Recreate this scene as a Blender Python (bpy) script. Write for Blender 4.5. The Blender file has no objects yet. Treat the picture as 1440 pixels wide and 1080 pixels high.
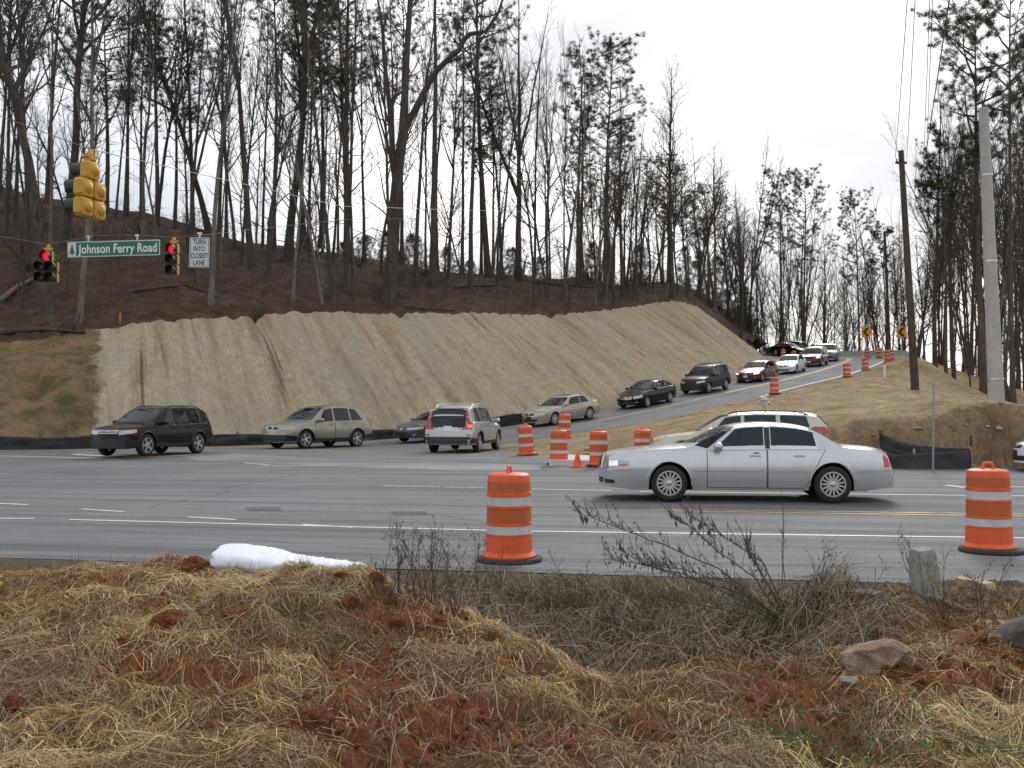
import bpy, bmesh, math, random
import numpy as np
from mathutils import Vector, Matrix, noise
from mathutils.bvhtree import BVHTree

SC = bpy.context.scene
COL = SC.collection
R = math.radians

# ------------------------------------------------------------------ camera
F, CX, CY = 1400.0, 720.0, 540.0
CAM_H = 1.62
PITCH = math.atan(45.0 / F)
cam_d = bpy.data.cameras.new('camera')
cam_d.sensor_width = 36.0
cam_d.lens = 36.0 * F / 1440.0
cam_d.clip_start = 0.1
cam_d.clip_end = 3000
cam = bpy.data.objects.new('camera', cam_d)
COL.objects.link(cam)
cam.location = (0, 0, CAM_H)
cam.rotation_euler = (R(90) + PITCH, 0, 0)
SC.camera = cam

# ------------------------------------------------------------------ sky and sun (bright broken overcast, sun veiled behind the wood)
SUN_EL, SUN_AZ = R(34), R(18)          # azimuth to the right of the view direction
w = bpy.data.worlds.new('World')
SC.world = w
w.use_nodes = True
nt = w.node_tree
nt.nodes.clear()
N = nt.nodes.new
out = N('ShaderNodeOutputWorld'); bg = N('ShaderNodeBackground')
sky = N('ShaderNodeTexSky'); sky.sky_type = 'NISHITA'; sky.sun_disc = False
sky.sun_elevation = SUN_EL; sky.sun_rotation = SUN_AZ
sky.air_density = 1.0; sky.dust_density = 3.0
SKYROT = -.2
tc = N('ShaderNodeTexCoord')
mp = N('ShaderNodeMapping'); mp.inputs['Scale'].default_value = (1.0, 1.0, 2.6)
mp.inputs['Location'].default_value = (2.9, 6.1, 5.2); mp.inputs['Rotation'].default_value = (0, 0, SKYROT)
cn = N('ShaderNodeTexNoise'); cn.inputs['Scale'].default_value = 2.1; cn.inputs['Detail'].default_value = 5; cn.inputs['Roughness'].default_value = .5
ramp = N('ShaderNodeValToRGB')
ramp.color_ramp.elements[0].position = .34; ramp.color_ramp.elements[0].color = (5.5, 6.0, 6.8, 1)
ramp.color_ramp.elements[1].position = .62; ramp.color_ramp.elements[1].color = (11.6, 11.5, 11.4, 1)
mix = N('ShaderNodeMixRGB'); mix.inputs['Fac'].default_value = .86
nt.links.new(tc.outputs['Generated'], mp.inputs['Vector'])
nt.links.new(mp.outputs[0], cn.inputs['Vector'])
nt.links.new(cn.outputs['Fac'], ramp.inputs['Fac'])
nt.links.new(sky.outputs[0], mix.inputs['Color1'])
nt.links.new(ramp.outputs[0], mix.inputs['Color2'])
nt.links.new(mix.outputs[0], bg.inputs['Color'])
bg.inputs['Strength'].default_value = 0.1
nt.links.new(bg.outputs[0], out.inputs[0])

sl = bpy.data.lights.new('sun', 'SUN'); sl.energy = 1.2; sl.angle = R(16); sl.color = (1, .96, .9)
so = bpy.data.objects.new('sun', sl); COL.objects.link(so)
so.location = (20, 60, 60)
sd = Vector((math.sin(SUN_AZ) * math.cos(SUN_EL), math.cos(SUN_AZ) * math.cos(SUN_EL), math.sin(SUN_EL)))
so.rotation_euler = (-sd).to_track_quat('-Z', 'Y').to_euler()

SC.view_settings.view_transform = 'Standard'
SC.view_settings.look = 'None'
SC.view_settings.exposure = 0.26
SC.view_settings.gamma = 1.0
SC.cycles.use_denoising = True
SC.cycles.max_bounces = 5
SC.cycles.diffuse_bounces = 3
SC.cycles.glossy_bounces = 3
SC.cycles.transparent_max_bounces = 8
SC.cycles.caustics_reflective = False
SC.cycles.caustics_refractive = False

# ------------------------------------------------------------------ helpers
def ray(x, y):
    u = (x - CX) / F; v = (CY - y) / F
    dy = math.cos(PITCH) - v * math.sin(PITCH); dz = math.sin(PITCH) + v * math.cos(PITCH)
    return Vector((u / dy, 1.0, dz / dy))

def P(x, y, Y):
    """a point of the place: seen in the photo at (x, y), standing Y metres ahead"""
    r = ray(x, y)
    return Vector((r.x * Y, Y, CAM_H + r.z * Y))

def tag(o, label=None, cat=None, group=None, kind=None):
    if label: o['label'] = label
    if cat: o['category'] = cat
    if group: o['group'] = group
    if kind: o['kind'] = kind
    return o

def empty(name, loc=(0, 0, 0), rz=0):
    o = bpy.data.objects.new(name, None)
    COL.objects.link(o); o.location = loc; o.rotation_euler = (0, 0, rz)
    o.empty_display_size = .2
    return o

def link(name, me, parent=None, loc=None):
    o = bpy.data.objects.new(name, me)
    COL.objects.link(o)
    if parent: o.parent = parent
    if loc is not None: o.location = loc
    return o

def copy_tree(o, parent=None):
    c = o.copy(); COL.objects.link(c); c.parent = parent
    for ch in list(o.children): copy_tree(ch, c)
    return c

def smooth(me, ang=35):
    me.shade_smooth()
    try: me.set_sharp_from_angle(angle=R(ang))
    except Exception: pass

class MB:
    def __init__(s): s.v = []; s.f = []
    def add(s, vs, fs):
        n = len(s.v); s.v += [tuple(v) for v in vs]; s.f += [tuple(i + n for i in f) for f in fs]
    def box(s, c, d, rot=None, taper=1.0):
        hx, hy, hz = d[0] / 2, d[1] / 2, d[2] / 2
        vs = []
        for z in (-1, 1):
            k = taper if z > 0 else 1
            for x, y in ((-1, -1), (1, -1), (1, 1), (-1, 1)):
                p = Vector((x * hx * k, y * hy * k, z * hz))
                if rot: p = rot @ p
                vs.append(p + Vector(c))
        s.add(vs, [(0, 3, 2, 1), (4, 5, 6, 7), (0, 1, 5, 4), (1, 2, 6, 5), (2, 3, 7, 6), (3, 0, 4, 7)])
    def tube(s, pts, rad, k=6, cap=True):
        pts = [Vector(p) for p in pts]; n = len(pts)
        if not hasattr(rad, '__len__'): rad = [rad] * n
        ref = None; rings = []
        for i, p in enumerate(pts):
            t = (pts[min(i + 1, n - 1)] - pts[max(i - 1, 0)])
            if t.length < 1e-9: t = Vector((0, 0, 1))
            t.normalize()
            if ref is None:
                a = Vector((0, 0, 1)) if abs(t.z) < .9 else Vector((1, 0, 0))
                ref = t.cross(a).normalized()
            else:
                ref = ref - t * ref.dot(t)
                if ref.length < 1e-6: ref = t.orthogonal()
                ref.normalize()
            b = t.cross(ref)
            rings.append([p + (ref * math.cos(2 * math.pi * j / k) + b * math.sin(2 * math.pi * j / k)) * rad[i] for j in range(k)])
        vs = [v for r_ in rings for v in r_]
        fs = [(i * k + j, i * k + (j + 1) % k, (i + 1) * k + (j + 1) % k, (i + 1) * k + j) for i in range(n - 1) for j in range(k)]
        if cap:
            fs.append(tuple(range(k - 1, -1, -1))); fs.append(tuple((n - 1) * k + j for j in range(k)))
        s.add(vs, fs)
    def lathe(s, prof, k=24, axis='Z', cap=True):
        vs = []
        for r_, z in prof:
            for j in range(k):
                a = 2 * math.pi * j / k
                if axis == 'Z': vs.append((r_ * math.cos(a), r_ * math.sin(a), z))
                else: vs.append((r_ * math.cos(a), z, r_ * math.sin(a)))
        n = len(prof)
        fs = [(i * k + j, i * k + (j + 1) % k, (i + 1) * k + (j + 1) % k, (i + 1) * k + j) for i in range(n - 1) for j in range(k)]
        if cap:
            fs.append(tuple(range(k - 1, -1, -1))); fs.append(tuple((n - 1) * k + j for j in range(k)))
        s.add(vs, fs)
    def xf(s, M):
        s.v = [tuple(M @ Vector(v)) for v in s.v]; return s
    def mesh(s, name, mat, sm=None):
        me = bpy.data.meshes.new(name); me.from_pydata(s.v, [], s.f); me.update()
        if mat: me.materials.append(mat)
        if sm: smooth(me, sm)
        return me
    def build(s, name, mat, parent=None, sm=None, loc=None):
        return link(name, s.mesh(name, mat, sm), parent, loc)

def np_mesh(name, V, Fq, mat, cols=None, sm=False, uv=None):
    V = np.asarray(V, np.float32); Fq = np.asarray(Fq, np.int32)
    me = bpy.data.meshes.new(name)
    me.vertices.add(len(V)); me.vertices.foreach_set('co', V.ravel())
    k = Fq.shape[1]; nf = len(Fq)
    me.loops.add(nf * k); me.loops.foreach_set('vertex_index', Fq.ravel())
    me.polygons.add(nf)
    me.polygons.foreach_set('loop_start', np.arange(0, nf * k, k, dtype=np.int32))
    me.polygons.foreach_set('loop_total', np.full(nf, k, np.int32))
    if sm: me.polygons.foreach_set('use_smooth', np.ones(nf, bool))
    me.update(calc_edges=True)
    if cols is not None:
        at = me.color_attributes.new('tint', 'FLOAT_COLOR', 'POINT')
        c = np.ones((len(V), 4), np.float32); c[:, :3] = cols
        at.data.foreach_set('color', c.ravel())
    if uv is not None:
        ul = me.uv_layers.new(name='UVMap')
        ul.data.foreach_set('uv', np.asarray(uv, np.float32)[Fq.ravel()].ravel())
    if mat: me.materials.append(mat)
    return me

# numpy value noise for height work
_perm = np.random.RandomState(7).rand(256, 256)
def vnoise(x, y, s=1.0, off=0):
    x = np.asarray(x, float) * s + off * 17.3; y = np.asarray(y, float) * s + off * 9.1
    xi = np.floor(x).astype(int); yi = np.floor(y).astype(int)
    fx = x - xi; fy = y - yi
    fx = fx * fx * (3 - 2 * fx); fy = fy * fy * (3 - 2 * fy)
    g = lambda a, b: _perm[a % 256, b % 256]
    return (g(xi, yi) * (1 - fx) + g(xi + 1, yi) * fx) * (1 - fy) + (g(xi, yi + 1) * (1 - fx) + g(xi + 1, yi + 1) * fx) * fy
def fbm(x, y, s=1.0, o=4, off=0):
    t = 0; a = 1; n = 0
    for i in range(o):
        t = t + a * vnoise(x, y, s * 2 ** i, off + i); n += a; a *= .5
    return t / n

def pchip(pts):
    xs = np.array([p[0] for p in pts], float); ys = np.array([p[1] for p in pts], float)
    h = np.diff(xs); d = np.diff(ys) / h
    m = np.zeros(len(xs)); m[0] = d[0]; m[-1] = d[-1]
    for i in range(1, len(xs) - 1):
        if d[i - 1] * d[i] > 0:
            w1 = 2 * h[i] + h[i - 1]; w2 = h[i] + 2 * h[i - 1]
            m[i] = (w1 + w2) / (w1 / d[i - 1] + w2 / d[i])
    def fn(x):
        x = min(max(x, xs[0]), xs[-1])
        i = int(min(max(np.searchsorted(xs, x) - 1, 0), len(h) - 1))
        t = (x - xs[i]) / h[i]
        return float((2 * t**3 - 3 * t**2 + 1) * ys[i] + (t**3 - 2 * t**2 + t) * h[i] * m[i] + (-2 * t**3 + 3 * t**2) * ys[i + 1] + (t**3 - t**2) * h[i] * m[i + 1])
    return fn

# ------------------------------------------------------------------ materials
MATS = {}
def mat(name, col=(.5, .5, .5), rough=.6, metal=0.0, coat=0.0, spec=None, var=0.0, vscale=6.0, bump=0.0, bscale=40.0, emit=None, es=0.0, attr=False, trans=0.0, coords='Object', col2=None, two=False):
    if name in MATS: return MATS[name]
    m = bpy.data.materials.new(name); m.use_nodes = True
    t = m.node_tree; b = t.nodes['Principled BSDF']; L = t.links.new
    b.inputs['Base Color'].default_value = (*col, 1)
    b.inputs['Roughness'].default_value = rough; b.inputs['Metallic'].default_value = metal
    b.inputs['Coat Weight'].default_value = coat; b.inputs['Coat Roughness'].default_value = .04
    if spec is not None: b.inputs['Specular IOR Level'].default_value = spec
    if trans: b.inputs['Transmission Weight'].default_value = trans
    if emit: b.inputs['Emission Color'].default_value = (*emit, 1); b.inputs['Emission Strength'].default_value = es
    c = t.nodes.new('ShaderNodeTexCoord')
    if attr:
        a = t.nodes.new('ShaderNodeAttribute'); a.attribute_name = 'tint'
        L(a.outputs['Color'], b.inputs['Base Color'])
    elif var or col2:
        n = t.nodes.new('ShaderNodeTexNoise'); n.inputs['Scale'].default_value = vscale; n.inputs['Detail'].default_value = 6; n.inputs['Roughness'].default_value = .65
        L(c.outputs[coords], n.inputs['Vector'])
        r = t.nodes.new('ShaderNodeValToRGB')
        r.color_ramp.elements[0].position = .32; r.color_ramp.elements[1].position = .68
        c2 = col2 if col2 else tuple(min(1, x * (1 + var)) for x in col)
        c1 = tuple(x * (1 - var) for x in col)
        r.color_ramp.elements[0].color = (*c1, 1); r.color_ramp.elements[1].color = (*c2, 1)
        L(n.outputs['Fac'], r.inputs['Fac']); L(r.outputs[0], b.inputs['Base Color'])
    if bump:
        n2 = t.nodes.new('ShaderNodeTexNoise'); n2.inputs['Scale'].default_value = bscale; n2.inputs['Detail'].default_value = 4
        L(c.outputs[coords], n2.inputs['Vector'])
        bp = t.nodes.new('ShaderNodeBump'); bp.inputs['Strength'].default_value = bump; bp.inputs['Distance'].default_value = .02
        L(n2.outputs['Fac'], bp.inputs['Height']); L(bp.outputs[0], b.inputs['Normal'])
    MATS[name] = m
    return m

class NT:
    """tiny helper for longer node materials"""
    def __init__(s, name):
        s.m = bpy.data.materials.new(name); s.m.use_nodes = True
        s.t = s.m.node_tree; s.b = s.t.nodes['Principled BSDF']; MATS[name] = s.m
        s.tc = s.t.nodes.new('ShaderNodeTexCoord')
    def L(s, a, b): s.t.links.new(a, b)
    def mapping(s, src, scale=(1, 1, 1), rot=(0, 0, 0), loc=(0, 0, 0)):
        n = s.t.nodes.new('ShaderNodeMapping'); n.inputs['Scale'].default_value = scale; n.inputs['Rotation'].default_value = rot; n.inputs['Location'].default_value = loc
        s.L(src, n.inputs['Vector']); return n.outputs[0]
    def noise(s, vec, scale, detail=4, rough=.55, dist=0):
        n = s.t.nodes.new('ShaderNodeTexNoise'); n.inputs['Scale'].default_value = scale; n.inputs['Detail'].default_value = detail; n.inputs['Roughness'].default_value = rough; n.inputs['Distortion'].default_value = dist
        s.L(vec, n.inputs['Vector']); return n.outputs['Fac']
    def ramp(s, fac, *els):
        n = s.t.nodes.new('ShaderNodeValToRGB'); cr = n.color_ramp
        while len(cr.elements) < len(els): cr.elements.new(.5)
        for e, (p, c) in zip(cr.elements, els):
            e.position = p; e.color = (*c, 1) if hasattr(c, '__len__') else (c, c, c, 1)
        s.L(fac, n.inputs['Fac']); return n.outputs[0]
    def mix(s, fac, a, b, mode='MIX'):
        n = s.t.nodes.new('ShaderNodeMixRGB'); n.blend_type = mode
        for k, v in (('Fac', fac), ('Color1', a), ('Color2', b)):
            if isinstance(v, (int, float)): n.inputs[k].default_value = v if k == 'Fac' else (v, v, v, 1)
            elif isinstance(v, tuple): n.inputs[k].default_value = (*v, 1)
            else: s.L(v, n.inputs[k])
        return n.outputs[0]
    def bump(s, h, strength=.3, dist=.02):
        n = s.t.nodes.new('ShaderNodeBump'); n.inputs['Strength'].default_value = strength; n.inputs['Distance'].default_value = dist
        s.L(h, n.inputs['Height']); s.L(n.outputs[0], s.b.inputs['Normal'])
    def out(s, col, rough=.8):
        s.L(col, s.b.inputs['Base Color']); s.b.inputs['Roughness'].default_value = rough

ROAD_ANG = math.atan(.18)      # the main road drops away to the left
def asphalt(name, base, ang):
    a = NT(name); o = a.tc.outputs['Object']
    v = a.mapping(o, rot=(0, 0, ang))
    st = a.mapping(v, scale=(.05, 1.1, 1))
    streak = a.noise(st, 1.6, 5, .6)
    blot = a.noise(v, .35, 5, .6)
    grain = a.noise(o, 130, 2, .7)
    grain2 = a.noise(o, 22, 3, .7)
    k = base
    c = a.ramp(streak, (.32, (k * .66, k * .675, k * .715)), (.5, (k, k * 1.025, k * 1.085)), (.68, (k * 1.2, k * 1.22, k * 1.28)))
    c = a.mix(.6, c, a.ramp(blot, (.35, .70), (.65, 1.12)), 'MULTIPLY')
    st2 = a.noise(a.mapping(v, scale=(.02, 3.2, 1), loc=(3, 1, 0)), 1.5, 4, .6); c = a.mix(.6, c, a.ramp(st2, (.36, .60), (.5, 1.0), (.66, 1.15)), 'MULTIPLY')
    c = a.mix(.75, c, a.ramp(grain, (.28, .35), (.5, .95), (.72, 1.8)), 'MULTIPLY')
    c = a.mix(.75, c, a.ramp(grain2, (.3, .68), (.7, 1.22)), 'MULTIPLY')
    # sealed cracks
    vo = a.t.nodes.new('ShaderNodeTexVoronoi'); vo.feature = 'DISTANCE_TO_EDGE'; vo.inputs['Scale'].default_value = .22
    wv = a.mapping(v, scale=(.5, 1.3, 1)); 
    wn = a.t.nodes.new('ShaderNodeTexNoise'); wn.inputs['Scale'].default_value = .9; wn.inputs['Detail'].default_value = 5
    a.L(wv, wn.inputs['Vector'])
    ad = a.mix(.25, wv, wn.outputs['Color'], 'ADD')
    a.L(ad, vo.inputs['Vector'])
    cr = a.ramp(vo.outputs['Distance'], (.0, .5), (.006, 1.0))
    c = a.mix(.7, c, cr, 'MULTIPLY')
    dn = a.noise(a.mapping(v, scale=(.35, 1, 1), loc=(2, 5, 0)), .33, 6, .7); c = a.mix(a.ramp(dn, (.53, 0), (.72, .4)), c, (.235, .20, .165))
    a.out(c, .82); a.b.inputs['Specular IOR Level'].default_value = .35
    a.bump(grain, .35, .008)
    return a.m
M_road = asphalt('asphalt_main', .172, ROAD_ANG)
M_side = asphalt('asphalt_side', .15, -R(58))
def paint(name, col, wear):
    a = NT(name); o = a.tc.outputs['Object']
    n = a.noise(o, 9, 8, .75)
    a.b.inputs['Roughness'].default_value = .6
    a.out(a.ramp(a.noise(o, 3, 4), (.3, tuple(x * .82 for x in col)), (.7, col)), .6)
    tr = a.t.nodes.new('ShaderNodeBsdfTransparent'); mx = a.t.nodes.new('ShaderNodeMixShader')
    f = a.ramp(n, (wear - .04, 0.0), (wear + .04, 1.0))
    a.L(f, mx.inputs['Fac']); a.L(tr.outputs[0], mx.inputs[1]); a.L(a.b.outputs[0], mx.inputs[2])
    a.L(mx.outputs[0], a.t.nodes['Material Output'].inputs['Surface'])
    return a.m
M_white = paint('road_paint_white', (.72, .72, .70), .34)
M_whitew = paint('road_paint_white_worn', (.66, .66, .64), .45)
M_yellow = paint('road_paint_yellow', (.58, .40, .10), .42)

def soil(name, cols, scale, bump=.6, fine=60):
    a = NT(name); o = a.tc.outputs['Object']
    n = a.noise(o, scale, 7, .65, .3); f = a.noise(o, fine, 4, .7)
    els = [(.28 + .44 * i / (len(cols) - 1), c) for i, c in enumerate(cols)]
    c = a.ramp(n, *els)
    c = a.mix(.7, c, a.ramp(f, (.3, .55), (.7, 1.35)), 'MULTIPLY')
    a.out(c, .95); a.b.inputs['Specular IOR Level'].default_value = .15
    a.bump(f, bump, .03)
    return a.m
# ================================================================== the main road
CA, SA = math.cos(ROAD_ANG), math.sin(ROAD_ANG)
def road_s(X, Y): return (Y - (10.4 - .18 * X)) * CA           # metres across, from the near edge of the asphalt
def road_pt(t, s):                                               # t along (to the right), s across
    return (t * CA + s * SA, 10.4 - t * SA + s * CA)
def road_z(s):
    s = np.clip(np.asarray(s, float), 0, 21)
    return .31 * (s / 21.0) ** 2
def on_road(x, y, lift=0.0):
    Y = 14.0
    for _ in range(40):
        p = P(x, y, Y); r = ray(x, y)
        z = float(road_z(road_s(p.x, Y)))
        Y = Y + .7 * ((z - CAM_H) / min(r.z, -.004) - Y)
    p = P(x, y, Y); p.z = float(road_z(road_s(p.x, Y))) + lift
    return p

# lane of the queue on the side road (X, Y, z), from the junction up to the hairpin and back to the left
QP = np.array([(-17, 27, .31), (-12.3, 34, .31), (-8.0, 41.3, .31), (-3.7, 46.5, .5), (2.6, 51.5, 1.3), (7.9, 58.0, 2.26), (12.6, 64.5, 3.2), (17.7, 71.5, 4.17), (22.0, 78.5, 5.05),
               (26.3, 86.5, 6.0), (29.9, 94.0, 6.85), (31.2, 99.5, 7.4), (30.2, 104.8, 7.9), (26.6, 108.6, 8.25), (20, 110.3, 8.45), (8, 111.0, 8.6), (-10, 112, 8.7)])
def catmull(Pn, n=12):
    o = []
    for i in range(len(Pn) - 1):
        p0 = Pn[max(i - 1, 0)]; p1 = Pn[i]; p2 = Pn[i + 1]; p3 = Pn[min(i + 2, len(Pn) - 1)]
        for k in range(n):
            t = k / n
            o.append(.5 * ((2 * p1) + (-p0 + p2) * t + (2 * p0 - 5 * p1 + 4 * p2 - p3) * t * t + (-p0 + 3 * p1 - 3 * p2 + p3) * t ** 3))
    o.append(Pn[-1]); return np.array(o)
QC = catmull(QP)
QT = np.gradient(QC, axis=0); QT /= np.linalg.norm(QT[:, :2], axis=1)[:, None]
QN = np.stack([QT[:, 1], -QT[:, 0]], 1)                          # to the right when looking uphill
def q_near(X, Y):
    d = (QC[:, 0] - X) ** 2 + (QC[:, 1] - Y) ** 2
    i = int(np.argmin(d)); return i, QC[i], QT[i], QN[i]

# main sheet: a grid in (t, s); far side widened at the junction mouth up to the silt fence
ts = np.concatenate([np.arange(-70, -24, 4), np.arange(-24, 30, 1.0), np.arange(30, 81, 4)])
def far_s(t):                                                    # far edge of the asphalt
    return float(np.interp(t, [-70, -30, -25, -19, -14, -9.5, -7.2, -6.2, -5, -3.5, -1, 2, 6, 80],
                              [23.2, 24.0, 24.9, 27.2, 29.0, 32.5, 31.2, 28.8, 26, 23, 20.6, 19.2, 18.3, 18.1]))
V = []; Fc = []
ns = 24
for t in ts:
    fs = far_s(t)
    for j in range(ns + 1):
        s = fs * j / ns
        x, y = road_pt(t, s); V.append((x, y, float(road_z(s))))
for i in range(len(ts) - 1):
    for j in range(ns):
        a = i * (ns + 1) + j; Fc.append((a, a + ns + 1, a + ns + 2, a + 1))
tag(link('main_road', np_mesh('main_road', V, Fc, M_road, sm=True)), kind='structure')

# side road: strip along the queue lane
def strip(name, i0, i1, o0, o1, lift, m, nn=1, mask=None):
    V = []; Fc = []
    idx = list(range(i0, i1))
    for i in idx:
        for j in range(nn + 1):
            o = o0 + (o1 - o0) * j / nn
            V.append((QC[i, 0] + QN[i, 0] * o, QC[i, 1] + QN[i, 1] * o, QC[i, 2] + lift))
    for i in range(len(idx) - 1):
        if mask and not mask(i): continue
        for j in range(nn):
            a = i * (nn + 1) + j; Fc.append((a, a + 1, a + nn + 2, a + nn + 1))
    return np_mesh(name, V, Fc, m, sm=True)
I0 = 18
tag(link('side_road', strip('side_road', I0, len(QC), -2.0, 5.5, .006, M_side, 6)), kind='structure')
def shoulder():
    V = []; Fc = []
    for k, i in enumerate(range(I0 + 8, len(QC))):
        for j, (o, dz) in enumerate(((5.46, .002), (5.9, -.03), (6.5, -.16), (7.4, -.5))):
            o += (vnoise(i * .9, j * 3.1) - .5) * (.35 if j else .06) * 1.0
            V.append((QC[i, 0] + QN[i, 0] * o, QC[i, 1] + QN[i, 1] * o, QC[i, 2] + dz))
        if k:
            for j in range(3): a = (k - 1) * 4 + j; Fc.append((a, a + 1, a + 5, a + 4))
    return np_mesh('road_shoulder', V, Fc, soil('dirt_shoulder', [(.13, .11, .085), (.22, .185, .14), (.30, .25, .19)], 1.6, .6, 25), sm=True)
tag(link('road_shoulder', shoulder()), kind='structure')
tag(link('yellow_centre_line', strip('yellow_centre_line', 9, len(QC), 1.70, 1.82, .014, M_yellow)), kind='structure')
tag(link('yellow_centre_line', strip('yellow_centre_line', 70, len(QC), 1.95, 2.07, .014, M_yellow)), kind='structure')
tag(link('white_edge_line', strip('white_edge_line', 66, len(QC), 5.1, 5.24, .014, M_white)), kind='structure')

# painted lines on the main road; each mark is laid on the asphalt
def line_px(name, pts, wid, m, lift=.006, wpx=None):
    W = [on_road(*p) for p in pts]
    V = []; Fc = []
    n = max(2, int((W[-1] - W[0]).length / .8))
    pts3 = []
    for i in range(len(W) - 1):
        k = max(2, int((W[i + 1] - W[i]).length / .8))
        for q in range(k): pts3.append(W[i].lerp(W[i + 1], q / k))
    pts3.append(W[-1])
    d = (W[-1] - W[0]); nx, ny = -d.y, d.x; l = math.hypot(nx, ny); nx /= l; ny /= l
    for p in pts3:
        for sg in (-.5, .5):
            x = p.x + nx * wid * sg; y = p.y + ny * wid * sg
            V.append((x, y, float(road_z(road_s(x, y))) + lift))
    for i in range(len(pts3) - 1): Fc.append((2 * i, 2 * i + 1, 2 * i + 3, 2 * i + 2))
    return tag(link(name, np_mesh(name, V, Fc, m)), kind='structure')
def line_ts(name, t0, s0, t1, s1, wid, m, lift=.006):
    V = []; Fc = []; n = max(2, int(abs(t1 - t0) / .8))
    for i in range(n + 1):
        t = t0 + (t1 - t0) * i / n; s = s0 + (s1 - s0) * i / n
        for sg in (-.5, .5):
            x, y = road_pt(t, s + sg * wid); V.append((x, y, float(road_z(s + sg * wid)) + lift))
        if i: Fc.append((2 * i - 2, 2 * i, 2 * i + 1, 2 * i - 1))
    return tag(link(name, np_mesh(name, V, Fc, m)), kind='structure')
line_px('white_edge_line', [(98, 731), (720, 747), (1440, 757)], .10, M_white)
a = on_road(1440, 757); b = on_road(1300, 755)
line_px('white_turn_mark', [(-40, 729), (48, 729.5)], .10, M_white)
line_px('white_turn_mark', [(-40, 706.5), (39, 710)], .10, M_white)
line_px('white_turn_mark', [(114, 716), (175, 720)], .10, M_white)
line_px('white_turn_mark', [(265, 727.5), (332, 731)], .10, M_white)
line_px('white_turn_mark', [(425, 738), (497, 742)], .10, M_white)
line_px('white_lane_line', [(538, 683.5), (700, 687)], .10, M_whitew)
line_px('white_lane_line', [(748, 688), (860, 690)], .11, M_white)
line_px('white_lane_line', [(900, 691.5), (1200, 695), (1600, 699.5)], .11, M_white)
line_px('white_edge_line', [(1330, 682.5), (1372, 687.5)], .14, M_white)
line_px('white_edge_line', [(1400, 684.5), (1640, 688.0)], .10, M_white)
line_px('yellow_line', [(915, 716.5), (1300, 721.5), (1600, 725.2)], .10, M_yellow)
line_px('yellow_line', [(940, 718.8), (1300, 724.3), (1600, 728.2)], .10, M_yellow)
line_px('white_edge_line', [(-120, 639.5), (60, 642.3), (168, 645.8)], .16, M_white)
line_px('white_stop_mark', [(103, 638.8), (145, 641.5)], .30, M_white, .008)
line_px('white_stop_mark', [(110, 637.8), (135, 636.8)], .25, M_white, .010)
line_px('white_lane_line', [(345, 651), (378, 654)], .16, M_whitew)
line_px('white_lane_line', [(372, 655), (470, 655)], .13, M_whitew)
# lighter milled band in the junction mouth and detector patches
def sheet_px(name, poly, m, lift):
    V = [on_road(x, y, lift) for x, y in poly]
    bm = bmesh.new(); vs = [bm.verts.new(v) for v in V]; f = bm.faces.new(vs); f.normal_update()
    if f.normal.z < 0: f.normal_flip()
    bmesh.ops.subdivide_edges(bm, edges=bm.edges[:], cuts=3, use_grid_fill=True); bmesh.ops.triangulate(bm, faces=bm.faces[:])
    for v in bm.verts: v.co.z = float(road_z(road_s(v.co.x, v.co.y))) + lift
    me = bpy.data.meshes.new(name); bm.to_mesh(me); me.materials.append(m)
    return tag(link(name, me), kind='structure')
M_pale = asphalt('asphalt_pale', .26, ROAD_ANG)
M_dark = asphalt('asphalt_dark', .10, ROAD_ANG)
def jag(pts, seed, amp):
    rr = random.Random(seed); o = []
    for i in range(len(pts)):
        a = pts[i]; b = pts[(i + 1) % len(pts)]
        for k in range(6):
            t = k / 6; o.append((a[0] + (b[0] - a[0]) * t, a[1] + (b[1] - a[1]) * t + rr.uniform(-amp, amp)))
    return o
sheet_px('pale_asphalt_band', jag([(255, 642), (330, 638.5), (470, 645), (620, 649), (760, 655), (760, 662), (640, 662), (470, 656), (360, 651), (280, 648)], 3, .5), M_pale, .004)
for px, py in ((372, 716), (577, 722)):
    sheet_px('asphalt_patch', [(px - 27, py - 2.6), (px + 22, py - 3), (px + 25, py + 2.4), (px - 24, py + 2.8)], M_dark, .004)

# ================================================================== foreground verge
def rbf(pts, c=.6, lam=1e-4):
    A = np.array(pts, float); xy = A[:, :2]; n = len(A)
    D = np.sqrt(((xy[:, None] - xy[None]) ** 2).sum(-1) + c * c)
    M = np.zeros((n + 3, n + 3)); M[:n, :n] = D + lam * np.eye(n)
    M[:n, n] = 1; M[:n, n + 1:] = xy; M[n, :n] = 1; M[n + 1:, :n] = xy.T
    sol = np.linalg.solve(M, np.concatenate([A[:, 2], np.zeros(3)]))
    def fn(X, Y):
        X = np.asarray(X, float); Y = np.asarray(Y, float); sh = X.shape
        q = np.stack([X.ravel(), Y.ravel()], 1); o = np.empty(len(q))
        for k in range(0, len(q), 20000):
            d = np.sqrt(((q[k:k + 20000, None] - xy[None]) ** 2).sum(-1) + c * c)
            o[k:k + 20000] = d @ sol[:n] + sol[n] + q[k:k + 20000] @ sol[n + 1:]
        return o.reshape(sh)
    return fn
vp = []
def vpx(x, y, d): p = P(x, y, d); vp.append((p.x, p.y, p.z))
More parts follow.
